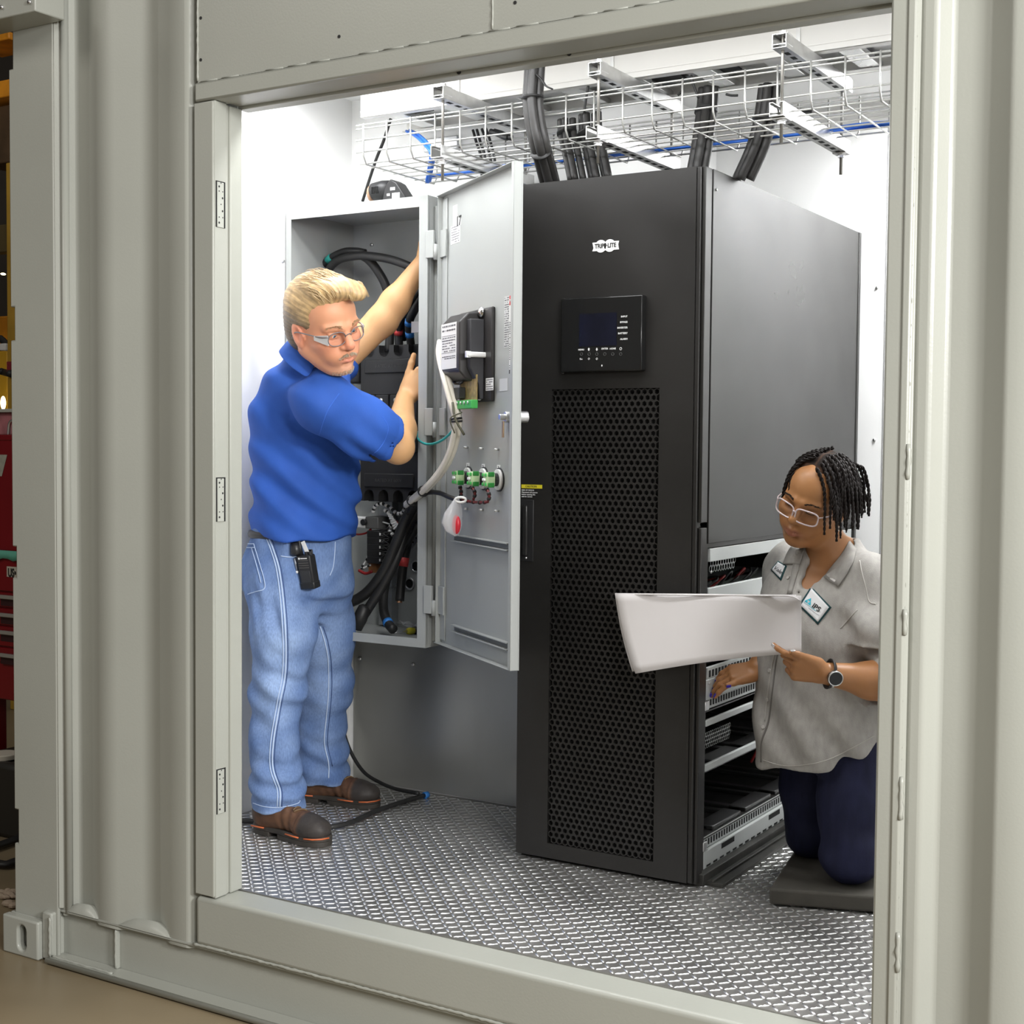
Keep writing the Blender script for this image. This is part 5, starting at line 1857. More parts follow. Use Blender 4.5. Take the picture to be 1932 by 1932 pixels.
def surf_text(skin, body, px, py, ang, size_px, name, m_, parent, lift=.005, sx=1., shear=0., bold=0.):
    """lettering sewn on a surface: laid out at a spot of the photograph and dropped on the cloth"""
    cu = bpy.data.curves.new(name, 'FONT')
    cu.body, cu.size, cu.align_x, cu.align_y, cu.shear, cu.offset = body, 1., 'CENTER', 'CENTER', shear, bold
    cu.resolution_u = 3
    tmp = bpy.data.objects.new(name, cu)
    COL.objects.link(tmp)
    bpy.context.view_layer.update()
    me = bpy.data.meshes.new_from_object(tmp.evaluated_get(bpy.context.evaluated_depsgraph_get()))
    bpy.data.objects.remove(tmp, do_unlink=True)
    ca, sa = math.cos(ang), math.sin(ang)
    for v in me.vertices:
        x, y = v.co.x*size_px*sx, v.co.y*size_px
        h, n_ = skin.hit(px+x*ca+y*sa, py+x*sa-y*ca, lift)
        v.co = Vector(h if h is not None else (0, 0, 0))
    me.transform(world_of(parent).inverted())
    me.materials.clear()
    me.materials.append(m_)
    o = bpy.data.objects.new(name, me)
    COL.objects.link(o)
    o.parent = parent
    return o


def head_frame(px, py, Y, F, L, k):
    """head axes from directions in the picture (right, up, towards the viewer)"""
    w = lambda v: v[0]*_r2+v[1]*_u2-v[2]*_fw
    f = _n(w(F))
    l = w(L)
    l = _n(l-f*(l @ f))
    u = np.cross(f, l)
    return Frame(at(px, py, Y=Y), np.stack([f, l, u], 1), k)


def head(b, H, nose=1., jaw=1., lips=1., cheek=1., lid=0., smile=0.):
    """skull, face and ears in the head's own axes: x forward, y to its left, z up"""
    b.ell((-.014, 0, .032), (.099, .077, .090), .02, fr=H)
    b.ell((.030, 0, -.038), (.062, .062*jaw, .084), .03, fr=H)
    b.ell((.045, 0, .045), (.046, .062, .052), .03, fr=H)
    for s in (-1, 1):
        b.cap((-.005, s*.054, -.055), (.055, s*.020, -.104), .022*jaw, .018, .03, fr=H)
        b.ell((.058, s*.044, -.026), (.028*cheek, .024*cheek, .022*cheek), .025, fr=H)
        b.ell((.072, s*.028, -.060), (.022, .024, .022), .02, fr=H)
    b.ell((.074, 0, -.106), (.019, .024, .017), .02, fr=H)
    b.ell((.076, 0, -.066), (.026, .034, .026), .02, fr=H)
    for s in (-1, 1):
        b.ell((.096, s*.032, -.002), (.020, .019, .014), .014, 'sub', fr=H)
    for s in (-1, 1):
        b.cap((.094, s*.012, .017), (.076, s*.050, .018), .010, .008, .014, fr=H)
        # eyeball swelling and lids
        b.ell((.077, s*.032, -.001), (.0125, .0155, .0125), .004, fr=H)
        b.cap((.0868, s*.019, .0055+lid), (.0845, s*.046, .004+lid), .0046, .004, .004, fr=H)
        b.cap((.0865, s*.020, -.0085), (.083, s*.045, -.0075), .0028, .0025, .004, fr=H)
        if lid > -.004:
            b.ell((.0895, s*.032, -.0025+lid*.5), (.0035, .0105, .0036), .002, 'sub', fr=H)
    # nose
    b.cap((.091, 0, .010), (.109*1., 0, -.028), .0075*nose, .0115*nose, .012, fr=H)
    b.ell((.111, 0, -.033), (.011*nose, .0115*nose, .010*nose), .008, fr=H)
    for s in (-1, 1):
        b.ell((.099, s*.0125*nose, -.037), (.010, .0078*nose, .0075), .006, fr=H)
        b.ell((.106, s*.0065*nose, -.0455), (.004, .0032, .0035), .003, 'sub', fr=H)
    # lips with the mouth line between
    for s in (-1, 1):
        b.cap((.1015, s*.004, -.0645), (.088, s*.027, -.0695+smile), .0058*lips, .003, .006, fr=H)
        b.cap((.0995, s*.004, -.0755), (.087, s*.026, -.0715+smile), .0068*lips, .003, .006, fr=H)
        b.cap((.1075, 0, -.0700), (.091, s*.029, -.0705+smile), .0018, .0014, .002, 'sub', fr=H)
    b.ell((.094, 0, -.088), (.006, .014, .004), .010, 'sub', fr=H)
    # ears
    for s in (-1, 1):
        E = [[.94, 0, -.30], [0, 1, 0], [.30, 0, .94]]
        b.ell((-.014, s*.080, -.012), (.020, .007, .033), .008, fr=H, M=E)
        b.ell((-.008, s*.086, -.008), (.011, .007, .021), .004, 'sub', fr=H, M=E)
        b.ell((-.004, s*.078, -.036), (.010, .006, .010), .006, fr=H)
        b.ell((.004, s*.076, -.016), (.006, .006, .009), .005, fr=H)
    return b


def hand(b, wrist, fwd, nrm, side, curls, k=1., spread=.0, thumb=None, thumb_curl=.4, rt=1.):
    """palm with five separate fingers. fwd: to the knuckles; nrm: out of the palm; side: towards the thumb"""
    f, s = _n(fwd), _n(side)
    s = _n(s-f*(s @ f))
    n = _n(np.array(nrm)-f*(np.array(nrm) @ f)-s*(np.array(nrm) @ s))
    W_ = np.array(wrist, float)
    nails = []
    kn = []
    for i in range(4):
        o = (.031-.0207*i)*k
        kn.append(W_+f*(.086-.004*abs(i-1)-.004*(i == 3))*k+s*o-n*.002*k)
        b.cap(W_+f*.012*k+s*o*.62, kn[i], .0135*k, .0105*k, .012*k)
    b.ell(W_+f*.045*k+n*.004*k, np.array((.045, .036, .014))*k, .012*k, M=np.stack([f, s, n], 1))
    lens = [(.040, .025, .019), (.045, .028, .020), (.041, .026, .020), (.033, .020, .018)]
    for i in range(4):
        p = kn[i]
        a = 0.
        d0 = _n(f+s*spread*(1.5-i))
        for j in range(3):
            c = curls[i] if np.isscalar(curls[i]) else None
            a += (curls[i][j] if c is None else c*(.9, 1.1, .7)[j])
            d = d0*math.cos(a)+n*math.sin(a)
            q = p+d*lens[i][j]*k
            r = ((.0094, .0086), (.0086, .0078), (.0078, .0064))[j]
            b.cap(p, q, r[0]*k*rt, r[1]*k*rt, .003*k if j == 0 else .004*k)
            p0, p = p, q
        up = -n*math.cos(a)+d0*math.sin(a)
        nails.append((p-d*.002*k+up*.0058*k*rt, d, up))
    tb = W_+f*.022*k+s*.026*k+n*.006*k
    td = _n(thumb if thumb is not None else f*.75+s*.62+n*.35)
    t1 = tb+td*.040*k
    b.cap(tb, t1, .0150*k, .0112*k, .010*k)
    td2 = _n(td+(f*.6-s*.35)*thumb_curl)
    t2 = t1+td2*.031*k
    b.cap(t1, t2, .0108*k*rt, .0098*k*rt, .004*k)
    td3 = _n(td2+(f*.5-s*.5)*thumb_curl)
    t3 = t2+td3*.024*k
    b.cap(t2, t3, .0098*k*rt, .0074*k*rt, .004*k)
    nails.append((t3, td3, _n(np.cross(td3, n))*.0+s))
    return nails
# ------------------------------------------------------------------ man in the blue polo shirt
SKIN = attr_mat('skin_fair', .48, spec=.4, bump=.06, bscale=350, sss=.08)
man = empty('person', tuple(at(540, 1590, Z=FZ)), label='standing man in a blue polo shirt and jeans reaching into the grey enclosure', cat='person')
HM = head_frame(611, 613, .50, (.70, -.31, .65), (.68, .33, -.66), 1.13)
mb = Body()
head(mb, HM, nose=1.18, jaw=1.06, cheek=1.06, lips=.92, lid=-.0030)
J = {k: at(p[0], p[1], Y=p[2]) for k, p in dict(
    neck=(590, 692, .60), chest=(575, 800, .70), shR=(612, 760, .54), elR=(750, 842, .80), wrR=(764, 750, .985),
    shL=(618, 700, .88), elL=(722, 604, .99), wrL=(800, 492, 1.09)).items()}
mb.cap(HM.w((-.035, 0, -.055)), J['neck'], .066, .056, .03)
mb.chain([J['neck'], J['chest']], [.056, .11], .04)
mb.cap(J['shR'], J['shL'], .06, .06, .04)
# near arm: upper arm, elbow, forearm, hand on the frame
mb.chain([J['shR'], J['elR']], [.058, .050], .03)
fR = J['wrR']-J['elR']
mb.chain([J['elR'], J['elR']+fR*.32, J['wrR']], [.047, .050, .030], .03)
mb.ell(J['elR']+np.array([.012, -.012, -.012]), (.038, .038, .038), .03)
hR = at(784, 690, Y=.955)
nails = hand(mb, J['wrR']+fR*.02, (.62, .30, .66), (.35, .85, -.30), (-.62, .0, .75), [.5, .55, .6, .65], 1.14, thumb=(.18, .12, .95), thumb_curl=.05)
# far arm: reaching up and to the right behind the frame
fL = J['wrL']-J['elL']
mb.chain([J['shL'], J['elL']], [.058, .050], .03)
mb.chain([J['elL'], J['elL']+fL*.30, J['wrL']], [.049, .047, .029], .03)
hand(mb, J['wrL'], fL, (.3, .8, -.2), (-.5, 0, .8), [.5, .5, .5, .55], 1.02)
CS = {}


def man_col(V, N_):
    base = np.array([.57, .325, .155])
    c = np.tile(base, (len(V), 1))
    q = HM.loc(V)
    onhead = sstep(-.16, -.10, q[:, 2])*(np.linalg.norm(q, axis=1) < .2)
    face = np.array([.60, .275, .155])
    c = c*(1-onhead[:, None])+face*onhead[:, None]
    # ruddy nose, cheeks, ears; lips; grey stubble
    def blob(p, r, col, a):
        w = a*np.exp(-(((q-np.array(p))/np.array(r))**2).sum(1))
        return w[:, None], np.array(col)
    for p, r, col, a in (((.112, 0, -.030), (.02, .018, .02), (.70, .24, .16), .7), ((.06, .05, -.03), (.04, .03, .03), (.68, .25, .16), .6), ((.06, -.05, -.03), (.04, .03, .03), (.68, .25, .16), .6),
                         ((-.01, .082, -.01), (.03, .015, .04), (.68, .25, .17), .7), ((-.01, -.082, -.01), (.03, .015, .04), (.68, .25, .17), .7),
                         ((.100, 0, -.0752), (.02, .022, .0055), (.60, .20, .15), .85), ((.102, 0, -.066), (.02, .02, .004), (.58, .22, .16), .6),
                         ((.08, 0, -.105), (.035, .035, .018), (.60, .38, .28), .5), ((.06, 0, .06), (.05, .06, .04), (.66, .34, .20), .6)):
        w, col = blob(p, r, col, a)
        c = c*(1-w)+col*w
    return c


man_body = mb.mesh('body', SKIN, man, .0034, color=man_col)
# eyes
EYEW = mat('eye_white', (.80, .76, .72), .2)
IRIS = mat('iris_blue_grey', (.10, .16, .22), .15)
PUP = mat('pupil', (.01, .01, .01), .1)


def eyes(H, parent, iris, gaze=(1, 0, -.1), open_=True):
    for s in (-1, 1):
        c = H.w((.0775, s*.032, -.0020))
        e = MB().sphere(c, .0118*H.k, 16, 12).build('eye', EYEW, parent, smooth=True)
        g = _n(H.d(gaze))
        for r, off, m_, nm in ((.0056, .0108, iris, 'iris'), (.0026, .0114, PUP, 'pupil')):
            q = c+g*off*H.k
            MB().tube([q-g*.0006, q, q+g*.0006], [r*H.k, r*H.k, r*.5*H.k], 14).build(nm, m_, e, smooth=True)


eyes(HM, man, IRIS, (1, .12, -.30))
# hair: swept back, light blond on top, darker at the sides
HAIRM = attr_mat('hair_blond', .42, spec=.5, noise=.30, nscale=55, stretch=(1, 1, 1))
hb = Body()
hb.ell((-.022, 0, .046), (.106, .087, .094), .02, fr=HM)
hb.ell((.030, 0, .112), (.066, .058, .030), .03, fr=HM)
hb.ell((.072, .022, .112), (.034, .044, .022), .02, fr=HM)
hb.ell((.096, .044, .098), (.026, .026, .020), .02, fr=HM)
hb.ell((-.06, 0, -.02), (.06, .076, .075), .03, fr=HM)
hb.ell((.098, -.0, .026), (.060, .10, .052), .012, 'sub', fr=HM)
hb.ell((.088, .0, -.05), (.078, .12, .070), .012, 'sub', fr=HM)
for s in (-1, 1):
    hb.ell((.066, s*.075, .046), (.030, .034, .026), .014, 'sub', fr=HM)
    hb.ell((.0, s*.086, -.030), (.030, .03, .046), .008, 'sub', fr=HM)
hb.cut(HM.w((-.06, 0, -.085)), HM.d((.25, 0, -1)))


def hair_disp(P):
    q = HM.loc(P)
    a = np.arctan2(q[:, 1], q[:, 2]+.02)
    r = np.sin(a*40+q[:, 0]*30+6*wob(q, 22, 1))*.5+np.sin(a*95+q[:, 0]*70+5*wob(q, 30, 2))*.4+wob(q, 60, 1)*.7
    return r*.0013*HM.k


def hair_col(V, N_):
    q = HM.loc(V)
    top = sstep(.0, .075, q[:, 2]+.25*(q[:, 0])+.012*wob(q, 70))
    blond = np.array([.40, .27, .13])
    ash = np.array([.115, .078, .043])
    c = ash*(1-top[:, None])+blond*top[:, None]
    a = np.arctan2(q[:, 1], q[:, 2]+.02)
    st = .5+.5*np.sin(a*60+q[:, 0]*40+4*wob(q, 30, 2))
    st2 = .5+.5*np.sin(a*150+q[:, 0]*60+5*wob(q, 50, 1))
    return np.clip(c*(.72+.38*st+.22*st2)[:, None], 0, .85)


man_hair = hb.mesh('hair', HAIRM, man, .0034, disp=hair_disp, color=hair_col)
# loose strands over the swept back top
rw = random.Random(21)
HSTR = mat('hair_strand_blond', (.44, .31, .16), .45)
b = MB()
for i in range(150):
    y0 = rw.uniform(-.062, .062)
    x0 = rw.uniform(.02, .085)
    z0 = .12-.9*max(0, abs(y0)-.03)
    pts = []
    ln = rw.uniform(.05, .11)
    for k in range(6):
        t = k/5
        x = x0+.02-ln*t
        z = .145-.0*t-((x+.01)/.13)**2*.040-(y0/.085)**2*.055+.004*math.sin(t*3+i)+.004*math.sin(math.pi*t)
        pts.append(HM.w((x, y0*(1+.1*t)+.004*math.sin(i+t*4), z)))
    b.tube(pts, [.0006, .0009, .0010, .0010, .0008, .0003], 4)
for i in range(60):
    y0 = rw.uniform(.0, .060)
    pts = []
    for k in range(5):
        t = k/4
        pts.append(HM.w((.070+.045*t, y0+.012*t, .118-.012*t-.018*t*t+.014*math.sin(math.pi*t)+rw.uniform(-.002, .002))))
    b.tube(pts, [.0008, .0013, .0013, .001, .0004], 4)
b.build('hair_strands', HSTR, man_hair, smooth=True, kind='stuff')
# eyebrows, moustache, chin stubble: short hairs
SKM = Skin(man_body)


def tuft(name, H, skin, spots, m_, parent, n, ln, r, dirv, rng):
    b = MB()
    for _ in range(n):
        i = rng.randrange(len(spots)-1)
        t = rng.random()
        p = [spots[i][d]*(1-t)+spots[i+1][d]*t for d in range(3)]
        p[2] += rng.uniform(-1, 1)*spots[i][3]
        q, nn = skin.near(H.w(p))
        d = _n(H.d((dirv[0], dirv[1]*(1 if p[1] > 0 else -1), dirv[2]))+nn*.5+np.array([rng.uniform(-.3, .3) for _ in range(3)]))
        b.tube([q-nn*.001, q+d*ln*.5+nn*.001, q+d*ln], [r, r*.9, r*.3], 4)
    return b.build(name, m_, parent, smooth=True, kind='stuff')


BROW = mat('brow_sandy', (.40, .25, .13), .6)
GREYH = mat('moustache_grey_blond', (.46, .37, .27), .6)
for s in (-1, 1):
    tuft('eyebrow', HM, SKM, [(.098, s*.014, .019, .002), (.094, s*.032, .024, .002), (.080, s*.052, .019, .002)], BROW, man, 110, .007, .0006, (.1, .8, .3), rw)
tuft('moustache', HM, SKM, [(.09, -.030, -.066, .002), (.105, -.012, -.056, .003), (.108, 0, -.055, .003), (.105, .012, -.056, .003), (.09, .030, -.066, .002)], GREYH, man, 190, .008, .00045, (.2, .35, -.9), rw)
tuft('chin_beard', HM, SKM, [(.07, -.035, -.112, .006), (.09, -.014, -.112, .008), (.095, 0, -.112, .008), (.09, .014, -.112, .008), (.07, .035, -.112, .006)], GREYH, man, 170, .006, .0004, (.4, .2, -.8), rw)
tuft('nape_hair', HM, SKM, [(-.075, -.05, -.075, .012), (-.09, 0, -.08, .012), (-.075, .05, -.075, .012)], mat('nape_brown', (.16, .11, .06), .6), man, 160, .012, .0008, (-.2, 0, -1), rw)

# safety glasses
LENS = mat('clear_lens', (.10, .10, .11), .04, alpha=.05, spec=.9)
FRG = mat('grey_spectacle_frame', (.16, .14, .14), .3)
CLP = mat('clear_grey_plastic', (.50, .49, .48), .2)


def glasses(H, parent, frame_m, side_m, lens_m, w=.026, h=.019, x=.104, z=-.004, fat=.0014, shape=2.6, gap=.035, wrap=.010, top_m=None):
    g = empty('safety_glasses', tuple(H.w((x, 0, z))), parent=parent)
    for s in (-1, 1):
        ring = []
        for a in np.linspace(0, 2*math.pi, 25)[:-1]:
            ca, sa = math.cos(a), math.sin(a)
            yy = w*np.sign(ca)*abs(ca)**(2/shape)
            zz = h*np.sign(sa)*abs(sa)**(2/shape)
            y = s*gap+yy
            ring.append(H.w((x-wrap*(abs(y)/.06)**2, y, z+zz)))
        MB().tube(ring, fat*H.k, 6, closed=True).build('rim', frame_m, g, smooth=True)
        b = MB()
        cen = np.mean(ring, 0)
        off = H.d((1, 0, 0))*.0006
        n_ = len(ring)
        b.v = [tuple(p+off) for p in ring]+[tuple(p-off) for p in ring]
        b.f = [tuple(range(n_)), tuple(range(2*n_-1, n_-1, -1))]+[(i, n_+i, n_+(i+1) % n_, (i+1) % n_) for i in range(n_)]
        b.build('lens', lens_m, g)
        ye = s*(gap+w)
        xe = x-wrap*(abs(ye)/.06)**2
        MB().tube(curve([H.w((xe, ye, z+h*.5)), H.w((xe-.02, s*.074, z+h*.5)), H.w((.03, s*.081, z+.008)), H.w((-.015, s*.084, z+.004)), H.w((-.035, s*.082, z-.018))], 4), .0019*H.k, 6).build('temple_arm', frame_m, g, smooth=True)
        if side_m:
            b = MB()
            q = [H.w((xe, ye, z+h*.8)), H.w((xe-.035, s*.079, z+h*.55)), H.w((xe-.035, s*.079, z-h*.1)), H.w((xe, ye, z-h*.75))]
            o_ = H.d((0, s, 0))*.0012
            b.v = [tuple(p+o_) for p in q]+[tuple(p-o_) for p in q]
            b.f = [(0, 1, 2, 3), (7, 6, 5, 4), (0, 4, 5, 1), (1, 5, 6, 2), (2, 6, 7, 3), (3, 7, 4, 0)]
            b.build('side_shield', side_m, g)
    MB().tube(curve([H.w((x, -gap+w-.001, z+.004)), H.w((x+.004, 0, z+.009)), H.w((x, gap-w+.001, z+.004))], 5), fat*1.1*H.k, 6).build('bridge', top_m or frame_m, g, smooth=True)
    return g


glasses(HM, man, FRG, CLP, LENS, w=.0255, h=.0185, x=.106, z=-.008, shape=2.3, gap=.034)

# polo shirt
POLO = mat('polo_royal_blue', (.026, .088, .37), .72, spec=.25, noise=.10, nscale=9, bump=.25, bscale=420)
pc = lambda px, py, Y: at(px, py, Y=Y)
sb = Body()
secs = []
for (px, py, Y, a, b_) in ((577, 1018, .80, .164, .205), (576, 985, .80, .167, .208), (577, 930, .79, .170, .210), (576, 870, .77, .164, .208), (570, 800, .73, .158, .208), (572, 745, .69, .135, .205), (580, 705, .66, .100, .165), (586, 680, .64, .080, .09)):
    secs.append((pc(px, py, Y), a, b_))
ang = .12
MT = np.array([[math.cos(ang), -math.sin(ang), 0], [math.sin(ang), math.cos(ang), 0], [0, 0, 1]])
aR = _n(J['elR']-J['shR'])
LR = np.linalg.norm(J['elR']-J['shR'])
sb.chain([J['shR'], J['shR']+aR*LR*.5, J['shR']+aR*LR*.96], [.088, .090, .086], .05)
sb.cap(J['shR']+aR*LR*.70, J['shR']+aR*LR*1.2, .074, .074, .006, 'sub')
cR = J['shR']+aR*LR*.84
big = np.array([.2, .2, .2])
sb.cut(cR, aR, cR-big, cR+big)
aL = _n(J['elL']-J['shL'])
LL = np.linalg.norm(J['elL']-J['shL'])
sb.chain([J['shL'], J['shL']+aL*LL*.15], [.072, .068], .05)

sb.stack(secs, .03, M=MT)
sb.cap(at(586, 688, Y=.605), at(584, 730, Y=.65), .082, .12, .05)
sb.cap(J['shR']+np.array([-.02, 0, .0]), J['shL'], .080, .070, .06)
hem = pc(575, 1012, .8)
sb.cut(hem, (-.02, .0, -1))


def polo_disp(P):
    z = P[:, 2]
    c = pc(575, 850, .76)
    q = P-c
    low = sstep(.10, -.12, q[:, 2])
    d = .012*low*np.sin(q[:, 2]*62+q[:, 0]*34+q[:, 1]*22+2.2*wob(P, 9, 1))*(.6+.4*wob(P, 7, 2))
    d += .006*np.sin(q[:, 0]*40+q[:, 2]*14+2*wob(P, 8, 3))*sstep(.0, -.2, q[:, 2])
    up = sstep(-.02, .14, q[:, 2])
    d += up*.008*np.sin((P-J['shR']) @ _n((.55, .5, .9))*55+2.2*wob(P, 8, 2))*np.clip(.5+.7*wob(P, 6, 4), 0, 1)
    arm = np.exp(-(np.linalg.norm(P-(J['shR']+aR*LR*.45+np.array([0, 0, -.07])), axis=1)/.09)**2)
    d += arm*.009*np.sin((P @ _n((.8, .1, .5)))*85)
    t = (P-J['shR']) @ aR
    cuff = (np.abs(t-LR*.84+.022) < .0022)*(np.linalg.norm(P-J['shR']-t[:, None]*aR, axis=1) < .11)
    return d+.0016*wob(P, 34, 1)+cuff*.0022


polo = sb.mesh('polo_shirt', POLO, man, .0055, disp=polo_disp)
SKP = Skin(polo)
# collar: a turned band round the neck
b = MB()
nk = 26
nc0 = at(589, 676, Y=.575)
upn = _n(.50*_r2+.84*_u2-.22*_fw)
xa = _n(np.cross(np.cross(upn, (1, -.45, 0)), upn))
ya = np.cross(upn, xa)
rows = []
for (hh, rr, dr_) in ((-.012, .080, 0), (.026, .078, .0), (.032, .082, .0), (.020, .090, .0), (-.026, .102, -.006)):
    row = []
    for i in range(nk):
        a = -math.pi*.93+2*math.pi*.93*i/(nk-1)
        a = a+math.pi
        back = .5-.5*math.cos(a-math.pi*0)
        p = nc0+xa*math.cos(a)*rr*1.02+ya*math.sin(a)*rr*1.0+upn*(hh-.012*max(0, math.cos(a))+dr_)
        row.append(p)
    rows.append(row)
for row in rows:
    b.v += [tuple(p) for p in row]
for j in range(len(rows)-1):
    for i in range(nk-1):
        b.f.append((j*nk+i, j*nk+i+1, (j+1)*nk+i+1, (j+1)*nk+i))
col_o = b.build('collar', POLO, man, smooth=True)
md = col_o.modifiers.new('thick', 'SOLIDIFY')
md.thickness = .004
md.offset = 0
md = col_o.modifiers.new('round', 'SUBSURF')
md.levels = md.render_levels = 2
STB = mat('polo_stitch', (.035, .12, .50), .8)
seam(SKP, [(640, 742), (618, 775), (604, 815), (600, 850)], .0016, 'armhole_seam', STB, man, .0)
seam(SKP, [(722, 786), (732, 805), (728, 826), (716, 846), (700, 860)], .0014, 'cuff_seam', STB, man, .0)

# jeans
DEN = attr_mat('washed_denim', .8, spec=.2, bump=.35, bscale=520, noise=.22, nscale=220, stretch=(1, 1, .35))
jb = Body()
hips = pc(560, 1040, .80)
jb.stack([(pc(568, 1165, .80), .07, .10), (pc(567, 1140, .80), .115, .150), (pc(566, 1110, .80), .148, .183), (pc(566, 1075, .80), .158, .192), (pc(568, 1030, .80), .156, .190), (pc(570, 992, .80), .150, .186)], .03)
LN = [pc(528, 1110, .70), pc(535, 1200, .66), pc(524, 1300, .64), pc(519, 1400, .62), pc(523, 1480, .61), pc(527, 1545, .61)]
LF = [pc(604, 1110, .88), pc(612, 1200, .93), pc(614, 1290, .97), pc(608, 1380, 1.0), pc(612, 1440, 1.01), pc(616, 1490, 1.02)]
jb.chain(LN, [.112, .100, .080, .072, .076, .089], .055)
jb.chain(LF, [.108, .098, .086, .076, .080, .090], .055)
jb.ell(pc(500, 1075, .75), (.055, .10, .10), .05)
hemN, hemF = pc(526, 1524, .61), pc(616, 1474, 1.02)
b3 = np.array([.16, .16, .12])
for h_, L_ in ((hemN, LN), (hemF, LF)):
    jb.cap(h_+np.array([0, 0, -.045]), h_-np.array([0, 0, .12]), .066, .072, .006, 'sub')
    jb.cut(h_, (.03, 0, -1), h_-b3, h_+b3*np.array([1, 1, .6]))


def jean_disp(P):
    z = P[:, 2]
    d = .0018*wob(P, 30, 2)
    for h_, L_, s in ((hemN, LN, 1), (hemF, LF, 2)):
        near = np.exp(-(np.linalg.norm(P[:, :2]-h_[:2], axis=1)/.13)**2)
        st = sstep(h_[2]+.26, h_[2]+.02, z)
        fade = sstep(h_[2]+.005, h_[2]+.07, z)
        d += near*st*(.15+.85*fade)*.013*np.sin((z-h_[2])*78+P[:, 0]*20*s-P[:, 1]*16+2.4*wob(P, 11, s))
        kz = L_[2][2]
        kn = np.exp(-((z-kz)/.10)**2)*near
        d += kn*.009*np.sin((z-kz)*70+P[:, 0]*42+2.2*wob(P, 9, s+1))
        th = np.exp(-((z-L_[0][2]+.06)/.09)**2)
        d += th*.006*np.sin(z*52+P[:, 0]*60*s+2*wob(P, 8, s+2))*.6
        ln = np.exp(-(np.linalg.norm(P[:, :2]-h_[:2], axis=1)/.16)**2)
        d += ln*.006*np.sin(P[:, 0]*48+P[:, 1]*38+z*9+2*wob(P, 6, s))*.8
    return d


def jean_col(V, N_):
    base = np.array([.085, .145, .31])
    pale = np.array([.26, .36, .56])
    w = .30+.22*wob(V, 7, 3)+.16*wob(V, 60, 1)
    for L_ in (LN, LF):
        for i, a in ((1, .55), (2, .5), (3, .25)):
            c = L_[i]+np.array([.05, -.07, 0])
            w += a*np.exp(-(((V-c)/np.array([.07, .08, .10]))**2).sum(1))
    for h_ in (hemN, hemF):
        e = np.abs(V[:, 2]-h_[2])
        w += .5*np.exp(-(e/.008)**2)*(np.linalg.norm(V[:, :2]-h_[:2], axis=1) < .13)
    w = np.clip(w, 0, 1)[:, None]
    return base*(1-w)+pale*w


jeans = jb.mesh('jeans', DEN, man, .0055, disp=jean_disp, color=jean_col)
SKJ = Skin(jeans)
THR = mat('seam_pale_thread', (.42, .52, .70), .8)
THD = mat('seam_dark_fold', (.05, .09, .22), .8)
for off, r_, m_ in ((0, .0030, THR), (-5, .0022, THR), (4, .0016, THD)):
    seam(SKJ, [(505+off, 1008), (517+off, 1040), (527+off, 1075), (534+off, 1130), (539+off, 1200), (538+off, 1270), (527+off, 1330), (516+off, 1400), (515+off, 1450), (528+off, 1490), (528+off, 1522)], r_, 'side_seam', m_, man, .0008)
seam(SKJ, [(604, 1182), (613, 1212), (619, 1245), (620, 1300), (616, 1350), (612, 1400), (620, 1440), (620, 1468)], .0024, 'inner_seam', THR, man, .0008)
seam(SKJ, [(610, 1182), (619, 1212), (625, 1250), (626, 1300), (622, 1350), (618, 1400), (627, 1445)], .0018, 'inner_seam', THD, man, .0008)
patch(SKJ, [(455, 1026), (482, 1025), (501, 1108), (470, 1122)], 'back_pocket', mat('pocket_denim', (.13, .22, .44), .8, noise=.25, nscale=120, bump=.3, bscale=500), man, .0005, .003)
for pts in ([(458, 1027), (481, 1026)], [(458, 1034), (483, 1033)], [(481, 1026), (490, 1060), (500, 1107), (484, 1116), (470, 1121)], [(477, 1034), (485, 1064), (493, 1100)]):
    seam(SKJ, pts, .0015, 'pocket_stitching', THR, man, .0045, dens=6)
seam(SKJ, [(530, 1049), (545, 1051), (560, 1050), (572, 1048)], .0020, 'front_pocket_edge', THR, man, .001)
seam(SKJ, [(632, 1022), (631, 1045), (628, 1070), (622, 1086)], .0016, 'front_pocket_edge', THR, man, .001)
for pts in ([(474, 1524), (500, 1532), (530, 1533), (560, 1526), (566, 1520)], [(572, 1480), (600, 1484), (632, 1478), (656, 1465)]):
    seam(SKJ, [(x, y-10) for x, y in pts], .0015, 'hem_stitching', THR, man, .001)
BELT = mat('belt_black', (.015, .015, .018), .45)
MB().tube([np.array([hips[0]+.138*math.cos(a)+.010, hips[1]+.184*math.sin(a), pc(570, 1014, .62)[2]]) for a in np.linspace(0, 2*math.pi, 41)[:-1]], .012, 8, closed=True, flat=1.2).build('belt', BELT, man, smooth=True)

# work boots
BOOT = attr_mat('brown_oiled_leather', .55, spec=.35, bump=.25, bscale=90, noise=.30, nscale=40)
SOLE = mat('boot_sole_dark', (.035, .03, .025), .6, noise=.3, nscale=25)
ORG = mat('sole_line_orange', (.55, .13, .04), .5)


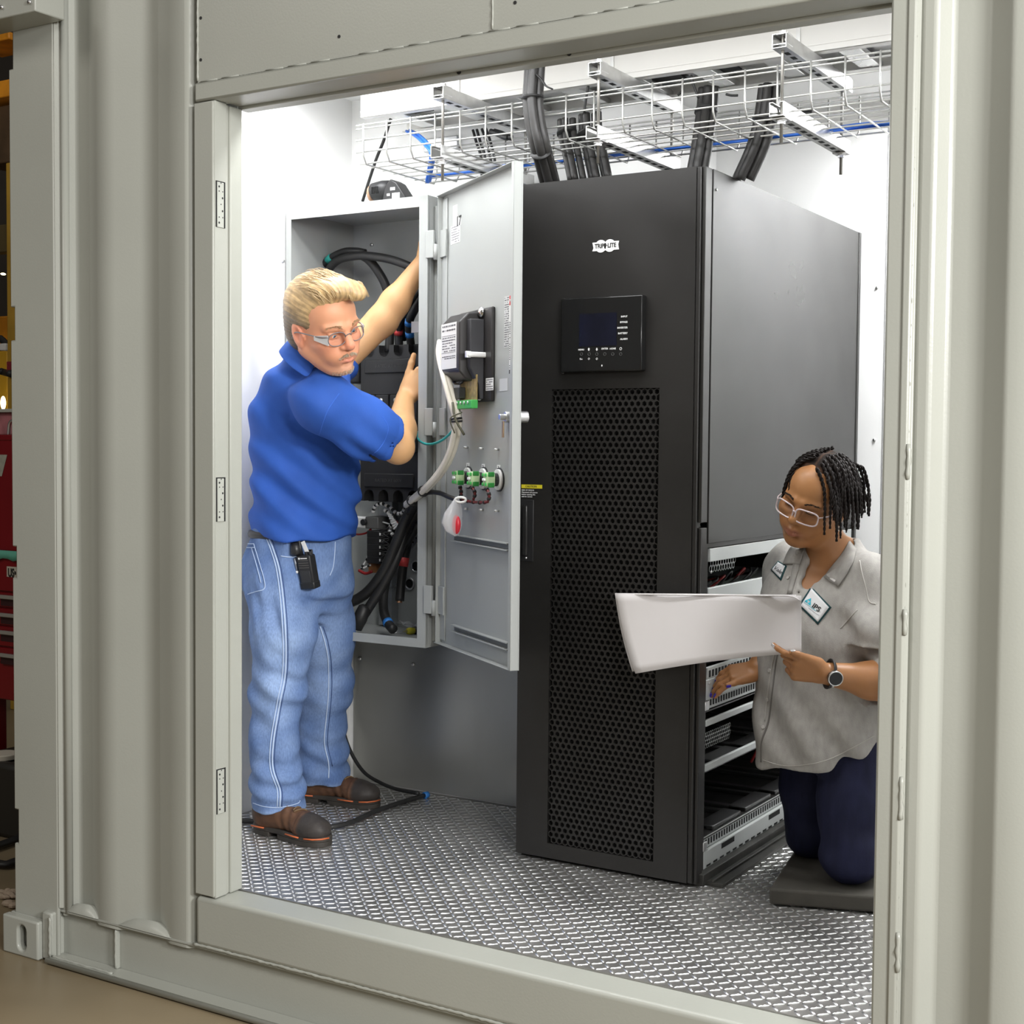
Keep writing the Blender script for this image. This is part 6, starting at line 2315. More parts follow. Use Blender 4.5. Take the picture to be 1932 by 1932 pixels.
def boot(heel, toe, ankle, side, label):
    f = _n(np.array(toe)-np.array(heel))
    l = np.array([-f[1], f[0], 0])
    Fm = Frame((heel[0], heel[1], FZ), np.stack([f, l, (0, 0, 1)], 1), np.linalg.norm(np.array(toe)[:2]-np.array(heel)[:2])/.30)
    b = Body()
    b.cap((.050, 0, .062), (.095, 0, .066), .042, .040, .02, fr=Fm)
    b.cap((.10, 0, .064), (.215, .004*side, .052), .040, .036, .03, fr=Fm)
    b.ell((.235, .006*side, .046), (.062, .049, .036), .02, fr=Fm)
    b.ell((.05, 0, .052), (.050, .037, .045), .02, fr=Fm)
    q = Fm.loc(np.array(ankle)[None])[0]
    b.cap((.062, 0, .085), (q[0], q[1], q[2]), .047, .050, .03, fr=Fm)
    b.cut(Fm.w((0, 0, .026)), (0, 0, -1))

    def dsp(P):
        r = Fm.loc(P)
        v = np.exp(-((r[:, 0]-.155)/.035)**2)
        return v*.0022*np.sin(r[:, 0]*210+r[:, 2]*60)+.0012*wob(P, 50, 2)-.002*(np.abs(r[:, 0]-.205-.25*(r[:, 2]-.05)**2*8) < .003)

    def colr(V, N_):
        r = Fm.loc(V)
        base = np.array([.075, .036, .020])
        pale = np.array([.15, .075, .040])
        dark = np.array([.026, .022, .020])
        w = np.clip(.4+.5*wob(V, 26, 1), 0, 1)[:, None]
        c = base*(1-w)+pale*w
        t = sstep(.205, .225, r[:, 0])[:, None]
        c = c*(1-t)+dark*t*1.5
        hl = sstep(.050, .030, r[:, 0])[:, None]
        return c*(1-hl*.6)+dark*hl*.6
    o = b.mesh('boot', BOOT, man, .004, disp=dsp, color=colr)
    # sole: outline in plan, heel and forefoot lugs
    def outline(g):
        pts = []
        for a in np.linspace(math.pi/2, 3*math.pi/2, 9):
            pts.append((.042+.044*math.cos(a)*1.0-g, .036*math.sin(a)*1.0))
        pts += [(.12, -.034-g), (.19, -.046-g)]
        for a in np.linspace(-math.pi/2, math.pi/2, 11):
            pts.append((.232+.064*math.cos(a)+g, .050*math.sin(a)))
        pts += [(.19, .048+g), (.12, .036+g)]
        return pts
    pr = [(p[0], p[1]) for p in outline(.0)]
    so = MB().prism(pr, Fm.w((0, 0, .014)), Fm.d((1, 0, 0))*Fm.k, Fm.d((0, 1, 0))*Fm.k, (0, 0, 1), .018).build('sole', SOLE, o, bevel=.004)
    hp = [p for p in pr if p[0] < .085]+[(.085, .036)]
    hp = [(.085, -.035)] + [p for p in sorted(hp, key=lambda p: math.atan2(p[1], p[0]-.045)) if p[0] < .08] + [(.085, .035)]
    ang_ = lambda p: math.atan2(p[1], p[0]-.05)
    hp = sorted(set(hp), key=ang_)
    MB().prism(hp, Fm.w((0, 0, .0005)), Fm.d((1, 0, 0))*Fm.k, Fm.d((0, 1, 0))*Fm.k, (0, 0, 1), .016).build('heel', SOLE, o, bevel=.002)
    fp = sorted([p for p in pr if p[0] > .115], key=lambda p: math.atan2(p[1], p[0]-.20))
    MB().prism(fp, Fm.w((0, 0, .0005)), Fm.d((1, 0, 0))*Fm.k, Fm.d((0, 1, 0))*Fm.k, (0, 0, 1), .016).build('tread', SOLE, o, bevel=.002)
    for seg in ([(.018, -.040), (.045, -.0395), (.068, -.037)], [(.165, -.046), (.20, -.0515), (.225, -.053)], [(.245, -.052), (.272, -.043), (.290, -.024), (.2975, .0)]):
        MB().tube([Fm.w((p[0], p[1], .026)) for p in seg], .0026, 6).build('orange_line', ORG, o, smooth=True)
    sk = Skin(o)
    for i in range(6):
        x = .105+.016*i
        z = .14-.010*i
        pts = []
        for t in np.linspace(-1, 1, 7):
            p, n_ = sk.near(Fm.w((x+(.006 if i % 2 else -.004)*t, .024*t, z)), .002)
            pts.append(p)
        MB().tube(pts, .0028, 5).build('lace', mat('lace_brown', (.16, .10, .05), .7), o, smooth=True)
    for k in (-1, 1):
        c0, n_ = sk.near(Fm.w((.12, .0, .145)), .003)
        MB().tube(curve([c0, c0+Fm.d((.02, .025*k, .012)), c0+Fm.d((.035, .03*k, -.006)), c0+Fm.d((.02, .01*k, .0))], 5), .0024, 5).build('lace', mat('lace_brown', (.16, .10, .05), .7), o, smooth=True)
    return o


boot(pc(484, 1575, .60)*np.array([1, 1, 0])+np.array([0, 0, FZ]), at(622, 1598, Z=FZ), hemN+np.array([-.02, 0, .02]), -1, 'near')
boot(at(566, 1508, Z=FZ), at(718, 1524, Z=FZ), hemF+np.array([-.0, 0, .02]), -1, 'far')

# two way radio on the belt
RB = mat('radio_black', (.014, .014, .015), .38, noise=.15, nscale=30)
h_, n_ = SKJ.hit(586, 1075)
w = lambda v: v[0]*_r2+v[1]*_u2-v[2]*_fw
ru = _n(w((-.14, .97, .15)))
rx = _n(w((.80, .22, .50)))
rx = _n(rx-ru*(rx @ ru))
rn = np.cross(rx, ru)
rn = rn if rn @ _fw < 0 else -rn
rc = h_+_n(w((-.1, 0, 1)))*.035
rad = empty('two_way_radio', tuple(rc), label='black two way radio with a stub antenna clipped to the man\'s belt', cat='radio')
MB().obox(rc, (rx, ru, rn), (.028, .052, .017)).build('radio_body', RB, rad, bevel=.006, seg=3)
MB().obox(rc-ru*.048+rx*.0, (rx, ru, rn), (.0285, .012, .018)).build('radio_battery', RB, rad, bevel=.004)
MB().obox(rc-ru*.018+rn*.0168, (rx, ru, rn), (.019, .020, .001)).build('radio_panel', BLACKP, rad, bevel=.001)
for k in range(4):
    MB().obox(rc+ru*(.012+.008*k)+rn*.0175, (rx, ru, rn), (.020, .0015, .001)).build('speaker_rib', mat('rib_grey', (.07, .065, .06), .4), rad)
MB().obox(rc+ru*.043+rn*.0172+rx*.004, (rx, ru, rn), (.013, .0014, .0006)).build('name_bar', WT, rad)
MB().cyl(rc+ru*.043+rn*.0168-rx*.015, rc+ru*.043+rn*.0178-rx*.015, .0034, 12).build('emblem', WT, rad)
MB().tube([rc+ru*.05-rx*.018, rc+ru*.075-rx*.018, rc+ru*.105-rx*.018-rn*.004, rc+ru*.112-rx*.018-rn*.004], [.0085, .0075, .006, .005], 12).build('antenna', RB, rad, smooth=True)
for dx in (.006, .020):
    MB().cyl(rc+ru*.050+rx*dx, rc+ru*.062+rx*dx, .0065, 12).build('control_knob', RB, rad, bevel=.001)
MB().obox(rc-rn*.024+ru*.03, (rx, ru, rn), (.012, .034, .003)).build('belt_clip', RB, rad, bevel=.002)
h2, n2 = SKJ.hit(556, 1040, .012)
pen = empty('flashlight', tuple(h2), label='small black flashlight with a pen clipped beside the radio', cat='flashlight')
MB().tube([h2+ru*.030, h2+ru*.012, h2-ru*.004, h2-ru*.012], [.012, .017, .020, .012], 12).build('torch_head', RB, pen, smooth=True)
h3, n3 = SKJ.hit(556, 1060, .006)
MB().tube([h3+ru*.012, h3-ru*.030], [.0045, .004], 8).build('pen_barrel', mat('pen_steel', (.30, .32, .36), .3, metal=.7), pen, smooth=True)
MB().sphere(h3-ru*.034, .0055, 8, 6).build('pen_tip', WT, pen, smooth=True)
tg = rc+ru*.075+rx*.004
MB().obox(tg, (_n(rx+ru*.3), _n(ru-rx*.3), rn), (.008, .022, .0006)).build('white_tag', LAB, rad)
# ------------------------------------------------------------------ kneeling woman in the grey work shirt
SKIND = attr_mat('skin_brown', .42, spec=.45, bump=.06, bscale=350, sss=.05)
wom = empty('person', tuple(at(1590, 1670, Z=FZ+.05)), label='kneeling woman in a grey work shirt with braids reading large paper drawings', cat='person')
HW = head_frame(1540, 941, 1.0, (-.64, -.27, .70), (.74, -.40, .54), 1.04)
wv = lambda v: v[0]*_r2+v[1]*_u2-v[2]*_fw
bf = wv((-.50, 0, .85))
bf = _n(bf*np.array([1, 1, 0]))          # the way her chest faces
bl_ = np.cross((0, 0, 1.), bf)            # her left
BM = np.stack([bf, bl_, (0, 0, 1.)], 1)
K = {k: at(p[0], p[1], Y=p[2]) for k, p in dict(
    neck=(1566, 1046, 1.05), chest=(1562, 1130, 1.07), shL=(1634, 1098, 1.03), elL=(1690, 1292, .93), wrL=(1553, 1270, .80),
    shR=(1490, 1070, 1.17), elR=(1462, 1212, 1.10), wrR=(1428, 1262, 1.00)).items()}
wb_ = Body()
head(wb_, HW, nose=1.12, jaw=1.10, cheek=1.18, lips=1.5, lid=-.0050, smile=.006)
wb_.cap(HW.w((-.03, 0, -.06)), K['neck'], .054, .056, .03)
wsec = [((1556, 1452, 1.06), .158, .205), ((1558, 1380, 1.06), .165, .208), ((1562, 1290, 1.06), .165, .205), ((1563, 1200, 1.06), .162, .200), ((1562, 1130, 1.07), .146, .198), ((1562, 1088, 1.08), .118, .182), ((1564, 1056, 1.08), .090, .130), ((1570, 1030, 1.08), .072, .088), ((1574, 1014, 1.08), .064, .070)]
wb_.stack([(at(c[0], c[1], Y=c[2]), a-.014, b_-.02) for c, a, b_ in wsec[3:]], .03, M=BM)
wb_.cap(K['shR'], K['shL'], .050, .050, .04)
wb_.chain([K['shL'], K['elL']], [.052, .046], .03)
fl_ = K['wrL']-K['elL']
wb_.chain([K['elL'], K['elL']+fl_*.35, K['wrL']], [.047, .047, .029], .03)
tl_ = wv((0, .85, .45))
wnL = hand(wb_, K['wrL'], wv((-.97, .22, .12)), wv((-.10, -.72, -.62)), tl_, [(.25, .5, .3), (.9, .9, .5), (1.15, 1.0, .6), (1.2, 1.1, .6)], .98, thumb=wv((-.86, .36, .40)), thumb_curl=.06)
wb_.chain([K['shR'], K['elR']], [.050, .044], .03)
fr_ = K['wrR']-K['elR']
wb_.chain([K['elR'], K['wrR']], [.044, .029], .03)
tipR = at(1350, 1282, Y=.915)
wnR = hand(wb_, K['wrR'], tipR-K['wrR'], (.2, -.2, -.95), wv((.15, -.55, .8)), [.35, .45, .5, .5], .95, thumb=_n(at(1352, 1284, Y=.89)-K['wrR']-np.array([0, 0, .0])), thumb_curl=.0)


def wom_col(V, N_):
    c = np.tile(np.array([.36, .165, .065]), (len(V), 1))
    q = HW.loc(V)

    def blob(p, r, col, a):
        return (a*np.exp(-(((q-np.array(p))/np.array(r))**2).sum(1)))[:, None], np.array(col)
    for p, r, col, a in (((.10, 0, -.0755), (.02, .024, .0065), (.33, .10, .085), .9), ((.102, 0, -.0655), (.02, .024, .005), (.24, .075, .06), .85), ((.07, 0, .06), (.05, .06, .035), (.44, .215, .09), .8),
                         ((.112, 0, -.03), (.02, .016, .02), (.44, .215, .09), .6), ((.06, .045, -.03), (.03, .03, .025), (.44, .20, .08), .6), ((.06, -.045, -.03), (.03, .03, .025), (.44, .20, .08), .6), ((.09, .032, .006), (.014, .02, .008), (.16, .07, .03), .6), ((.09, -.032, .006), (.014, .02, .008), (.16, .07, .03), .6)):
        w, col = blob(p, r, col, a)
        c = c*(1-w)+col*w
    return c


wom_body = wb_.mesh('body', SKIND, wom, .0034, color=wom_col)
# lowered lids: lash lines, brows
SKW = Skin(wom_body)
LASH = mat('lash_black', (.012, .008, .006), .6)
for s in (-1, 1):
    pts = [SKW.near(HW.w((.092, s*y, z)), .0004)[0] for y, z in ((.020, -.0058), (.027, -.0078), (.034, -.0082), (.041, -.0070), (.046, -.0045))]
    MB().tube(pts, .0013, 5).build('lash_line', LASH, wom, smooth=True)
    tuft('eyebrow', HW, SKW, [(.099, s*.014, .019, .0016), (.094, s*.032, .024, .0016), (.080, s*.052, .019, .0016)], LASH, wom, 110, .006, .0005, (.1, .8, .3), rw)
NAILS = mat('nail_silver', (.55, .53, .52), .2, metal=.5)
NAILP = mat('nail_purple', (.05, .03, .38), .25)
for ns, m_ in ((wnL, NAILS), (wnR, NAILP)):
    for (p, d, u) in ns:
        q, n_ = SKW.near(p+u*.004, .0004)
        x = _n(np.cross(d, n_))
        MB().obox(q-d*.002, (_n(d-n_*(d @ n_)), x, n_), (.0068, .0048, .0011)).build('fingernail', m_, wom, bevel=.001)

# hair: short cap with parted rows and hanging two strand twists
HBLK = attr_mat('hair_black', .9, spec=.2, noise=.3, nscale=120)
BRD = mat('braid_black', (.009, .006, .005), .6, spec=.22, noise=.4, nscale=160)
hb = Body()
hb.ell((-.020, 0, .040), (.102, .083, .091), .02, fr=HW)
hb.ell((-.055, 0, -.03), (.058, .070, .070), .03, fr=HW)
hb.ell((.098, 0, .015), (.056, .085, .058), .012, 'sub', fr=HW)
hb.ell((.088, .0, -.06), (.080, .12, .080), .012, 'sub', fr=HW)
hb.ell((.012, -.080, -.022), (.035, .03, .045), .008, 'sub', fr=HW)
hb.ell((.006, .084, -.022), (.026, .03, .040), .008, 'sub', fr=HW)
hb.cut(HW.w((-.06, 0, -.050)), HW.d((.25, 0, -1)))


def whair(P):
    q = HW.loc(P)
    return (np.sin(q[:, 0]*95+2*wob(q, 25, 1))*np.sin(q[:, 1]*95+2*wob(q, 22, 3)))*.0030+.0012*wob(q, 180, 2)


def whair_c(V, N_):
    q = HW.loc(V)
    part = np.maximum(np.exp(-(np.sin(q[:, 0]*47+wob(q, 25, 1)+.6)/.12)**2), np.exp(-(np.sin(q[:, 1]*47+wob(q, 22, 3)+.4)/.12)**2))*sstep(.03, .07, q[:, 2])
    c = np.tile(np.array([.013, .009, .007]), (len(V), 1))
    return c*(1-.55*part[:, None])+np.array([.10, .05, .028])*.55*part[:, None]


wom_hair = hb.mesh('hair', HBLK, wom, .0034, disp=whair, color=whair_c)
rb = random.Random(17)
EC, ER = np.array([-.016, 0, .036]), np.array([.108, .089, .097])
gl = HW.M.T @ np.array([0, 0, -1.])


def braid(p, length, sweep, r=.0036):
    p = np.array(p, float)
    path = [p.copy()]
    st = .008
    for k in range(int(length/st)):
        q = (p-EC)/ER
        rad = np.linalg.norm(q)
        nn = _n(q/ER)
        d = gl*1.0+np.array(sweep)*max(0, 1-k*.10)
        if rad < 1.06:
            d = d-nn*min(0, d @ nn)
        d = _n(d)
        p = p+d*st
        q = (p-EC)/ER
        if np.linalg.norm(q) < 1.0:
            p = EC+q/np.linalg.norm(q)*ER
        p = p+np.array([rb.uniform(-1, 1) for _ in range(3)])*.0006
        path.append(p.copy())
    P_ = [HW.w(x) for x in path]
    P_ = curve(P_, 2)
    b = MB()
    for ph in (0, math.pi):
        pts, rr = [], []
        for i in range(len(P_)):
            t = P_[min(i+1, len(P_)-1)]-P_[max(i-1, 0)]
            t = t/np.linalg.norm(t)
            x = _n(np.cross(t, (.3, .5, .8)))
            y = np.cross(t, x)
            a = ph+i*.95
            tp = 1-.45*i/len(P_)
            pts.append(P_[i]+(x*math.cos(a)+y*math.sin(a))*r*.62*tp)
            rr.append(r*.78*tp)
        b.tube(pts, rr, 5)
    b.build('braid', BRD, wom_hair, smooth=True)


# rows over the crown to her left temple, side, and back
for j, (y0, z0, l0, n0) in enumerate(((.004, .134, .175, 8), (.026, .126, .150, 9), (.046, .112, .130, 9), (.063, .090, .125, 8), (.077, .062, .105, 8))):
    for i in range(n0):
        x = .066-.018*i-.006*(j % 2)+rb.uniform(-.003, .003)
        z = z0-.0016*(x/.012)**2*.35
        braid((x, y0+rb.uniform(-.003, .003), z), l0+rb.uniform(-.022, .016), (rb.uniform(-.12, .14), .75-.12*j, .05), rb.uniform(.0040, .0050))
for j, (x0, z0) in enumerate(((-.085, .105), (-.108, .070), (-.115, .035))):
    for i in range(8):
        a = i/7
        braid((x0, .066-.115*a+rb.uniform(-.004, .004), z0), .13-.012*j+rb.uniform(-.025, .025), (-.8, .15, .05), .0045)
for i in range(6):
    braid((.030-.02*i, -.022, .130), .13, (-.25, -.9, .05), .0046)
for i in range(6):
    braid((.034-.02*i, -.046, .112), .10+rb.uniform(-.01, .01), (-.2, -.8, 0), .0044)
for i in range(5):
    braid((.035-.016*i, -.078, .060), .095, (.1, -.5, 0), .0042)
# earring
q = HW.w((-.004, .083, -.056))
for k, off in enumerate(((0, 0, 0), (.007, 0, 0))):
    MB().tube([q+HW.d(off)+HW.d((.004*math.sin(a)*(1 if k else .6), .002, .0085*math.cos(a))) for a in np.linspace(0, 2*math.pi, 17)[:-1]], .0010, 5, closed=True).build('hoop_earring', mat('earring_silver', (.8, .78, .72), .2, metal=1), wom, smooth=True)
# safety glasses, clear pinkish frame
FRP = mat('clear_frame_pinkish', (.62, .52, .54), .12, spec=.8)
glasses(HW, wom, FRP, None, LENS, w=.0305, h=.0200, x=.116, z=-.010, fat=.0023, shape=3.6, gap=.034, wrap=.014)

# work shirt
LINEN = mat('grey_linen_shirt', (.37, .355, .33), .8, spec=.2, noise=.10, nscale=60, bump=.4, bscale=520, stretch=(1, 1, .5))
ws = Body()
aL2 = _n(K['elL']-K['shL'])
ws.chain([K['shL'], at(1668, 1200, Y=.97), K['elL']], [.078, .080, .074], .05)
ws.chain([K['elL'], K['elL']+fl_*.42], [.074, .066], .04)
cw = K['elL']+fl_*.30
fn_ = _n(fl_)
ws.cap(cw-fn_*.05, cw+fn_*.12, .055, .055, .006, 'sub')
big = np.array([.085, .085, .085])
ws.cut(cw, fn_, cw-big, cw+big)
ws.chain([K['shR'], K['elR']], [.068, .062], .05)
ws.stack([(at(c[0], c[1], Y=c[2]), a, b_) for c, a, b_ in wsec], .03, M=BM)
ws.cap(K['shR'], K['shL']+np.array([0, 0, .0]), .064, .066, .05)
# open neck: a V from the throat to the third button
nt_ = at(1562, 1040, Y=.98)
vb = at(1496, 1122, Y=.90)
ws.cap(K['neck']+np.array([0, 0, .03]), K['neck']+bf*.10+np.array([0, 0, .05]), .062, .075, .01, 'sub')
for t in (0., .25, .5, .75, 1.):
    p = nt_*(1-t)+vb*t
    ws.cap(p-bf*.10, p+bf*.16, .050*(1-t)+.004, .050*(1-t)+.004, .006, 'sub')
# curved shirt tail
h0 = at(1500, 1452, Y=.93)
ws.cut(at(1470, 1449, Y=.95), tuple(wv((.10, -1, .0))))
hr = at(1640, 1398, Y=1.0)
ws.cut(at(1570, 1440, Y=.98), tuple(wv((.55, -.83, 0))))


def wdisp(P):
    z = P[:, 2]
    c = at(1560, 1250, Y=1.06)
    q = P-c
    qx, ql = q @ bf, q @ bl_
    low = sstep(.10, -.15, q[:, 2])
    d = low*.009*np.sin(ql*38+q[:, 2]*9+1.8*wob(P, 7, 1))
    d += .006*np.sin(q[:, 2]*34+ql*46+2.2*wob(P, 8, 2))*np.clip(.5+.8*wob(P, 6, 3), 0, 1)
    e = np.exp(-(np.linalg.norm(P-K['elL']+aL2*.10, axis=1)/.13)**2)
    d += e*.012*np.sin((P @ _n((.5, -.2, .85)))*62+2*wob(P, 8, 4))
    t = (P-cw) @ fn_
    d += .004*(np.abs(t+.030) < .026)*(np.linalg.norm(P-cw-t[:, None]*fn_, axis=1) < .10)
    return d+.0014*wob(P, 40, 2)


shirt = ws.mesh('work_shirt', LINEN, wom, .0055, disp=wdisp)
SKS = Skin(shirt)
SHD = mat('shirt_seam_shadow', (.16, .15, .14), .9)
STS = mat('shirt_stitch', (.46, .44, .41), .9)


def strip(top, bot, name, m_, parent, lift=.003, thick=.003, n=8):
    """band of cloth whose two long edges are given; laid on the surface where it meets it"""
    b = MB()
    A, B = [], []
    for i in range(n+1):
        t = i/n
        for L_, out in ((top, A), (bot, B)):
            k = t*(len(L_)-1)
            j = min(int(k), len(L_)-2)
            px = L_[j][0]+(L_[j+1][0]-L_[j][0])*(k-j)
            py = L_[j][1]+(L_[j+1][1]-L_[j][1])*(k-j)
            h, n_ = SKSB.hit(px, py)
            if h is None:
                h, n_ = (out[-1][0] if out else at(px, py, Y=1.02)), -_fw
                h = at(px, py, Y=h[1])
            out.append((h+n_*lift, n_))
    b.v = [tuple(p) for p, _ in A]+[tuple(p) for p, _ in B]+[tuple(p-n_*thick*1.5) for p, n_ in A]+[tuple(p-n_*thick*1.5) for p, n_ in B]
    N_ = n+1
    for i in range(n):
        b.f += [(i, i+1, N_+i+1, N_+i), (2*N_+i+1, 2*N_+i, 3*N_+i, 3*N_+i+1), (i, 2*N_+i, 2*N_+i+1, i+1), (N_+i, N_+i+1, 3*N_+i+1, 3*N_+i)]
    b.f += [(0, N_, 3*N_, 2*N_), (n, 2*N_+n, 3*N_+n, N_+n)]
    return b.build(name, m_, parent, smooth=True)


SKSB = Skin(shirt, wom_body)
for o_, nm, args in ((0, 'collar', ([(1600, 1022), (1588, 1044), (1570, 1068), (1556, 1090)], [(1616, 1040), (1612, 1060), (1600, 1082), (1583, 1107)])),
                     (1, 'collar', ([(1518, 1040), (1514, 1052), (1510, 1066)], [(1494, 1034), (1487, 1048), (1480, 1066)])),
                     (2, 'front_facing', ([(1516, 1034), (1508, 1070), (1500, 1098), (1494, 1120)], [(1503, 1040), (1496, 1072), (1490, 1100), (1486, 1122)]))):
    strip(*args, nm, LINEN, wom, .008 if o_ < 2 else .004, .004)
seam(SKS, [(1494, 1118), (1482, 1180), (1466, 1240), (1458, 1300), (1450, 1360), (1437, 1400), (1436, 1438)], .0030, 'placket_shadow', SHD, wom, .0)  # dark cord paints in the shade along the edge of the placket
seam(SKS, [(1488, 1118), (1476, 1180), (1460, 1240), (1450, 1300), (1443, 1360)], .0022, 'placket_stitch', STS, wom, .001)
for p_ in ((1487, 1090), (1480, 1150), (1452, 1265), (1448, 1320), (1440, 1372)):
    h, n_ = SKS.hit(*p_)
    if h is not None:
        MB().cyl(h, h+n_*.003, .0055, 12).build('shirt_button', STS, wom, bevel=.0008)
seam(SKS, [(1622, 1058), (1626, 1080), (1634, 1110), (1640, 1135), (1652, 1140)], .0018, 'shoulder_seam', STS, wom, .001)
seam(SKS, [(1618, 1150), (1600, 1170), (1585, 1186)], .0016, 'pocket_seam', STS, wom, .001)
seam(SKS, [(1440, 1434), (1475, 1444), (1510, 1444), (1560, 1434), (1610, 1410), (1648, 1388)], .0015, 'hem_stitch', STS, wom, .001)
# sewn patches
PBOR = mat('patch_border_green', (.008, .05, .055), .7)
PWH = mat('patch_white', (.72, .72, .73), .7)
CY = mat('patch_cyan', (.02, .45, .58), .6)
patch(SKS, [(1531, 1107), (1569, 1146), (1543, 1179), (1507, 1143)], 'emblem_patch_border', PBOR, wom, .001, .002, 8)
patch(SKS, [(1532, 1111), (1564.5, 1146), (1543, 1174), (1511.5, 1143)], 'emblem_patch', PWH, wom, .002, .002, 8)
an = math.radians(36)
surf_text(SKS, 'IPS', 1540.5, 1147.5, an, 14, 'emblem_lettering', INK, wom, .006, bold=.02)


def tri(c, rr, rot, m_, up=1):
    pts = []
    for k in range(3):
        a = rot+k*2*math.pi/3
        h, n_ = SKS.hit(c[0]+rr*math.cos(a), c[1]+rr*math.sin(a))
        pts.append((h, n_))
    b = MB()
    b.v = [tuple(h+n_*.0062) for h, n_ in pts]+[tuple(h+n_*.002) for h, n_ in pts]
    b.f = [(0, 1, 2), (5, 4, 3), (0, 3, 4, 1), (1, 4, 5, 2), (2, 5, 3, 0)]
    b.build('emblem_triangle', m_, wom)


for dx, dy in ((0, -3.6), (-3.6, 2.2), (3.6, 2.2)):
    c = (1526.5+dx*math.cos(an)-dy*math.sin(an), 1136+dx*math.sin(an)+dy*math.cos(an))
    tri(c, 3.7, an-math.pi/2, CY)
seam(SKS, [(1517, 1137), (1528, 1145), (1540, 1154)], .0006, 'emblem_line', CY, wom, .006, n=4)
seam(SKS, [(1526, 1148), (1536, 1156), (1545, 1162)], .0004, 'emblem_line', INK, wom, .006, n=4)
patch(SKS, [(1469, 1059), (1485, 1068), (1474, 1096), (1455, 1076)], 'name_patch_border', PBOR, wom, .001, .002, 6)
patch(SKS, [(1469.5, 1062), (1482, 1069), (1473, 1091), (1458, 1076)], 'name_patch', PWH, wom, .002, .002, 6)
surf_text(SKS, 'Vale', 1470, 1077, math.radians(36), 10.5, 'name_lettering', INK, wom, .006, shear=.3)

# dark trousers: thighs upright, shins laid back on the pad
NAVY = mat('trousers_navy', (.012, .014, .040), .75, spec=.3, noise=.25, nscale=30, bump=.3, bscale=400, stretch=(1, 1, .3))
tb_ = Body()
kn_n, kn_f = at(1603, 1622, Y=.97), at(1532, 1590, Y=1.17)
kn_n[2] = FZ+.05+.085
kn_f[2] = FZ+.05+.08
hp_n, hp_f = at(1612, 1405, Y=1.06), at(1535, 1405, Y=1.16)
tb_.stack([(at(1566, 1440, Y=1.10), .15, .19), (at(1566, 1360, Y=1.10), .15, .185)], .04, M=BM)
for kk, hh, r0, r1 in ((kn_n, hp_n, .105, .080), (kn_f, hp_f, .100, .076)):
    tb_.chain([hh, hh*.45+kk*.55, kk], [r0, .094, r1], .03)
    ft = kk-bf*.40
    ft[2] = FZ+.05+.045
    tb_.chain([kk+np.array([0, 0, -.01]), ft], [.074, .045], .03)
    tb_.chain([ft, ft-bf*.12+np.array([0, 0, -.0])], [.042, .036], .02)
tb_.cut((0, 0, FZ+.052), (0, 0, -1))


def tdisp(P):
    d = .002*wob(P, 24, 1)
    for kk in (kn_n, kn_f):
        e = np.exp(-(np.linalg.norm(P-kk+bf*.05, axis=1)/.12)**2)
        d += e*.006*np.sin(P[:, 2]*75+(P @ bl_)*30+2*wob(P, 9, 2))
    return d


tb_.mesh('trousers', NAVY, wom, .006, disp=tdisp)
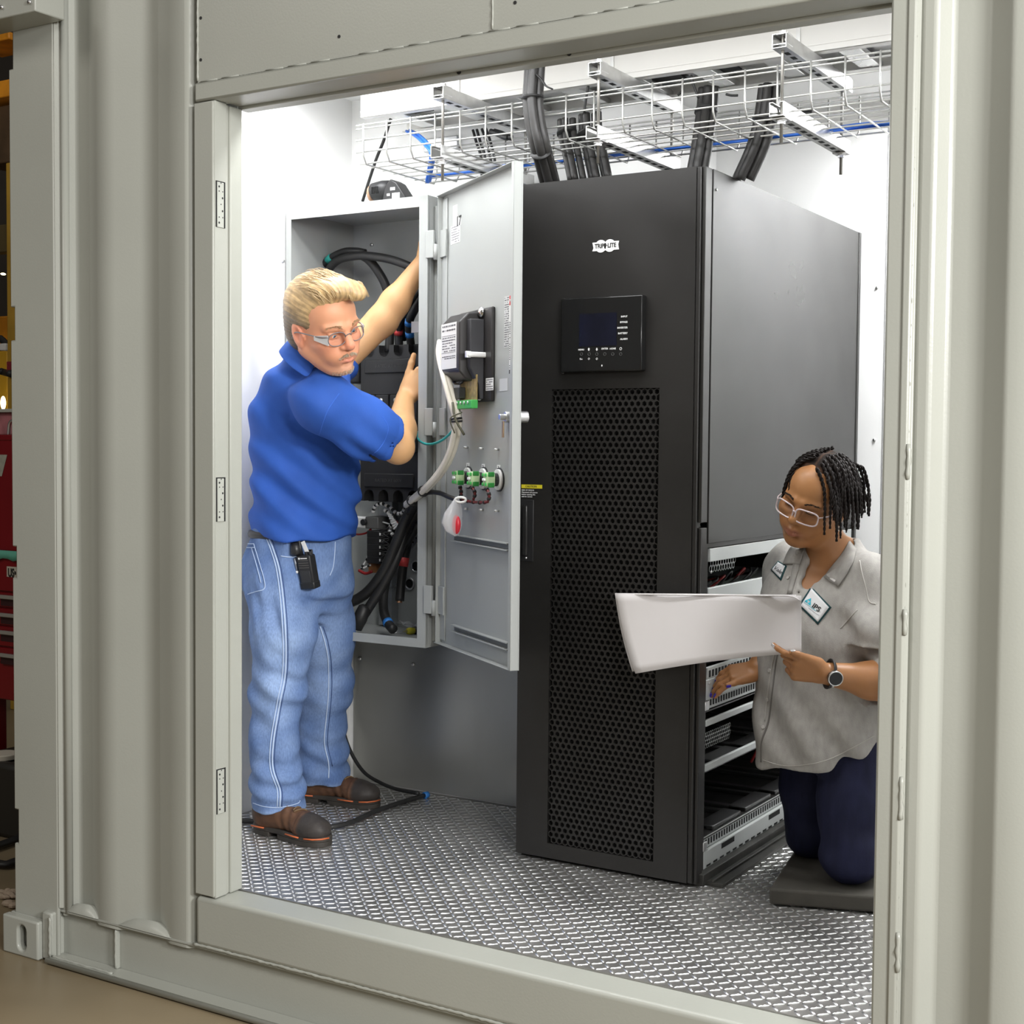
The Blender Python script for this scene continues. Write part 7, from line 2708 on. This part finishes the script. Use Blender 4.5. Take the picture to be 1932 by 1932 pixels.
# wrist watch
wd = _n(fl_)
wc = K['wrL']-wd*.022
toward = _n(wv((.25, -.20, .95)))
toward = _n(toward-wd*(toward @ wd))
tz = np.cross(wd, toward)
wt = empty('wrist_watch', tuple(wc), parent=wom)
MB().tube([wc+toward*.033*math.cos(a)+tz*.036*math.sin(a) for a in np.linspace(0, 2*math.pi, 25)[:-1]], .010, 8, closed=True, flat=.32).build('watch_strap', BLACKP, wt, smooth=True)
cc = wc+toward*.034
MB().cyl(cc-toward*.004, cc+toward*.007, .0215, 26).build('watch_case', mat('watch_case_steel', (.22, .21, .20), .25, metal=.9), wt, bevel=.002)
MB().tube([cc+toward*.008+(wd*math.cos(a)+tz*math.sin(a))*.0195 for a in np.linspace(0, 2*math.pi, 27)[:-1]], .0014, 6, closed=True).build('watch_bezel', ZINC, wt, smooth=True)
MB().cyl(cc+toward*.0065, cc+toward*.0078, .0185, 26).build('watch_dial', mat('dial_black', (.006, .006, .007), .12), wt)
MB().cyl(cc+wd*.0-tz*.021, cc-tz*.026, .003, 8).build('watch_crown', ZINC, wt, smooth=True)

# large paper drawings held in her hand
PAP = mat('drawing_paper', (.56, .535, .53), .7, noise=.03, nscale=6, bump=.15, bscale=14)
pap = empty('drawing_sheets', tuple(at(1340, 1190, Y=.74)), label='large pale paper drawing sheets held up by the kneeling woman', cat='paper')


def sheet(tl, tr, br, bl, depth, name, wave=0., n=22, m_=10):
    b = MB()
    for i in range(n+1):
        u = i/n
        for j in range(m_+1):
            v = j/m_
            px = (tl[0]*(1-u)+tr[0]*u)*(1-v)+(bl[0]*(1-u)+br[0]*u)*v
            py = (tl[1]*(1-u)+tr[1]*u)*(1-v)+(bl[1]*(1-u)+br[1]*u)*v
            px += -4*math.sin(math.pi*v)*(1-u)
            py += -5*math.sin(math.pi*u)*v*1.0
            Y = depth+.060*u-.03*v+.022*math.sin(u*3.3+wave)+.012*math.sin(u*7+v*3+wave)-.02*max(0, u-.9)*10*(1-v)*.6
            b.v.append(tuple(at(px, py, Y=Y)))
    b.f = [(i*(m_+1)+j, (i+1)*(m_+1)+j, (i+1)*(m_+1)+j+1, i*(m_+1)+j+1) for i in range(n) for j in range(m_)]
    o = b.build(name, PAP, pap, smooth=True)
    md = o.modifiers.new('thick', 'SOLIDIFY')
    md.thickness = .0012
    return o


sheet((1163, 1120), (1512, 1124), (1512, 1232), (1199, 1271), .712, 'front_sheet')
sheet((1160, 1119), (1502, 1122), (1508, 1228), (1193, 1267), .724, 'back_sheet', .15)
hx = [at(1164, 1121, Y=.725), at(1250, 1122, Y=.747), at(1340, 1123, Y=.757), at(1430, 1124, Y=.760), at(1490, 1125, Y=.760), at(1510, 1133, Y=.760)]
MB().tube(curve(hx, 5), .0035, 6, flat=.6).build('folded_edge', PAP, pap, smooth=True)
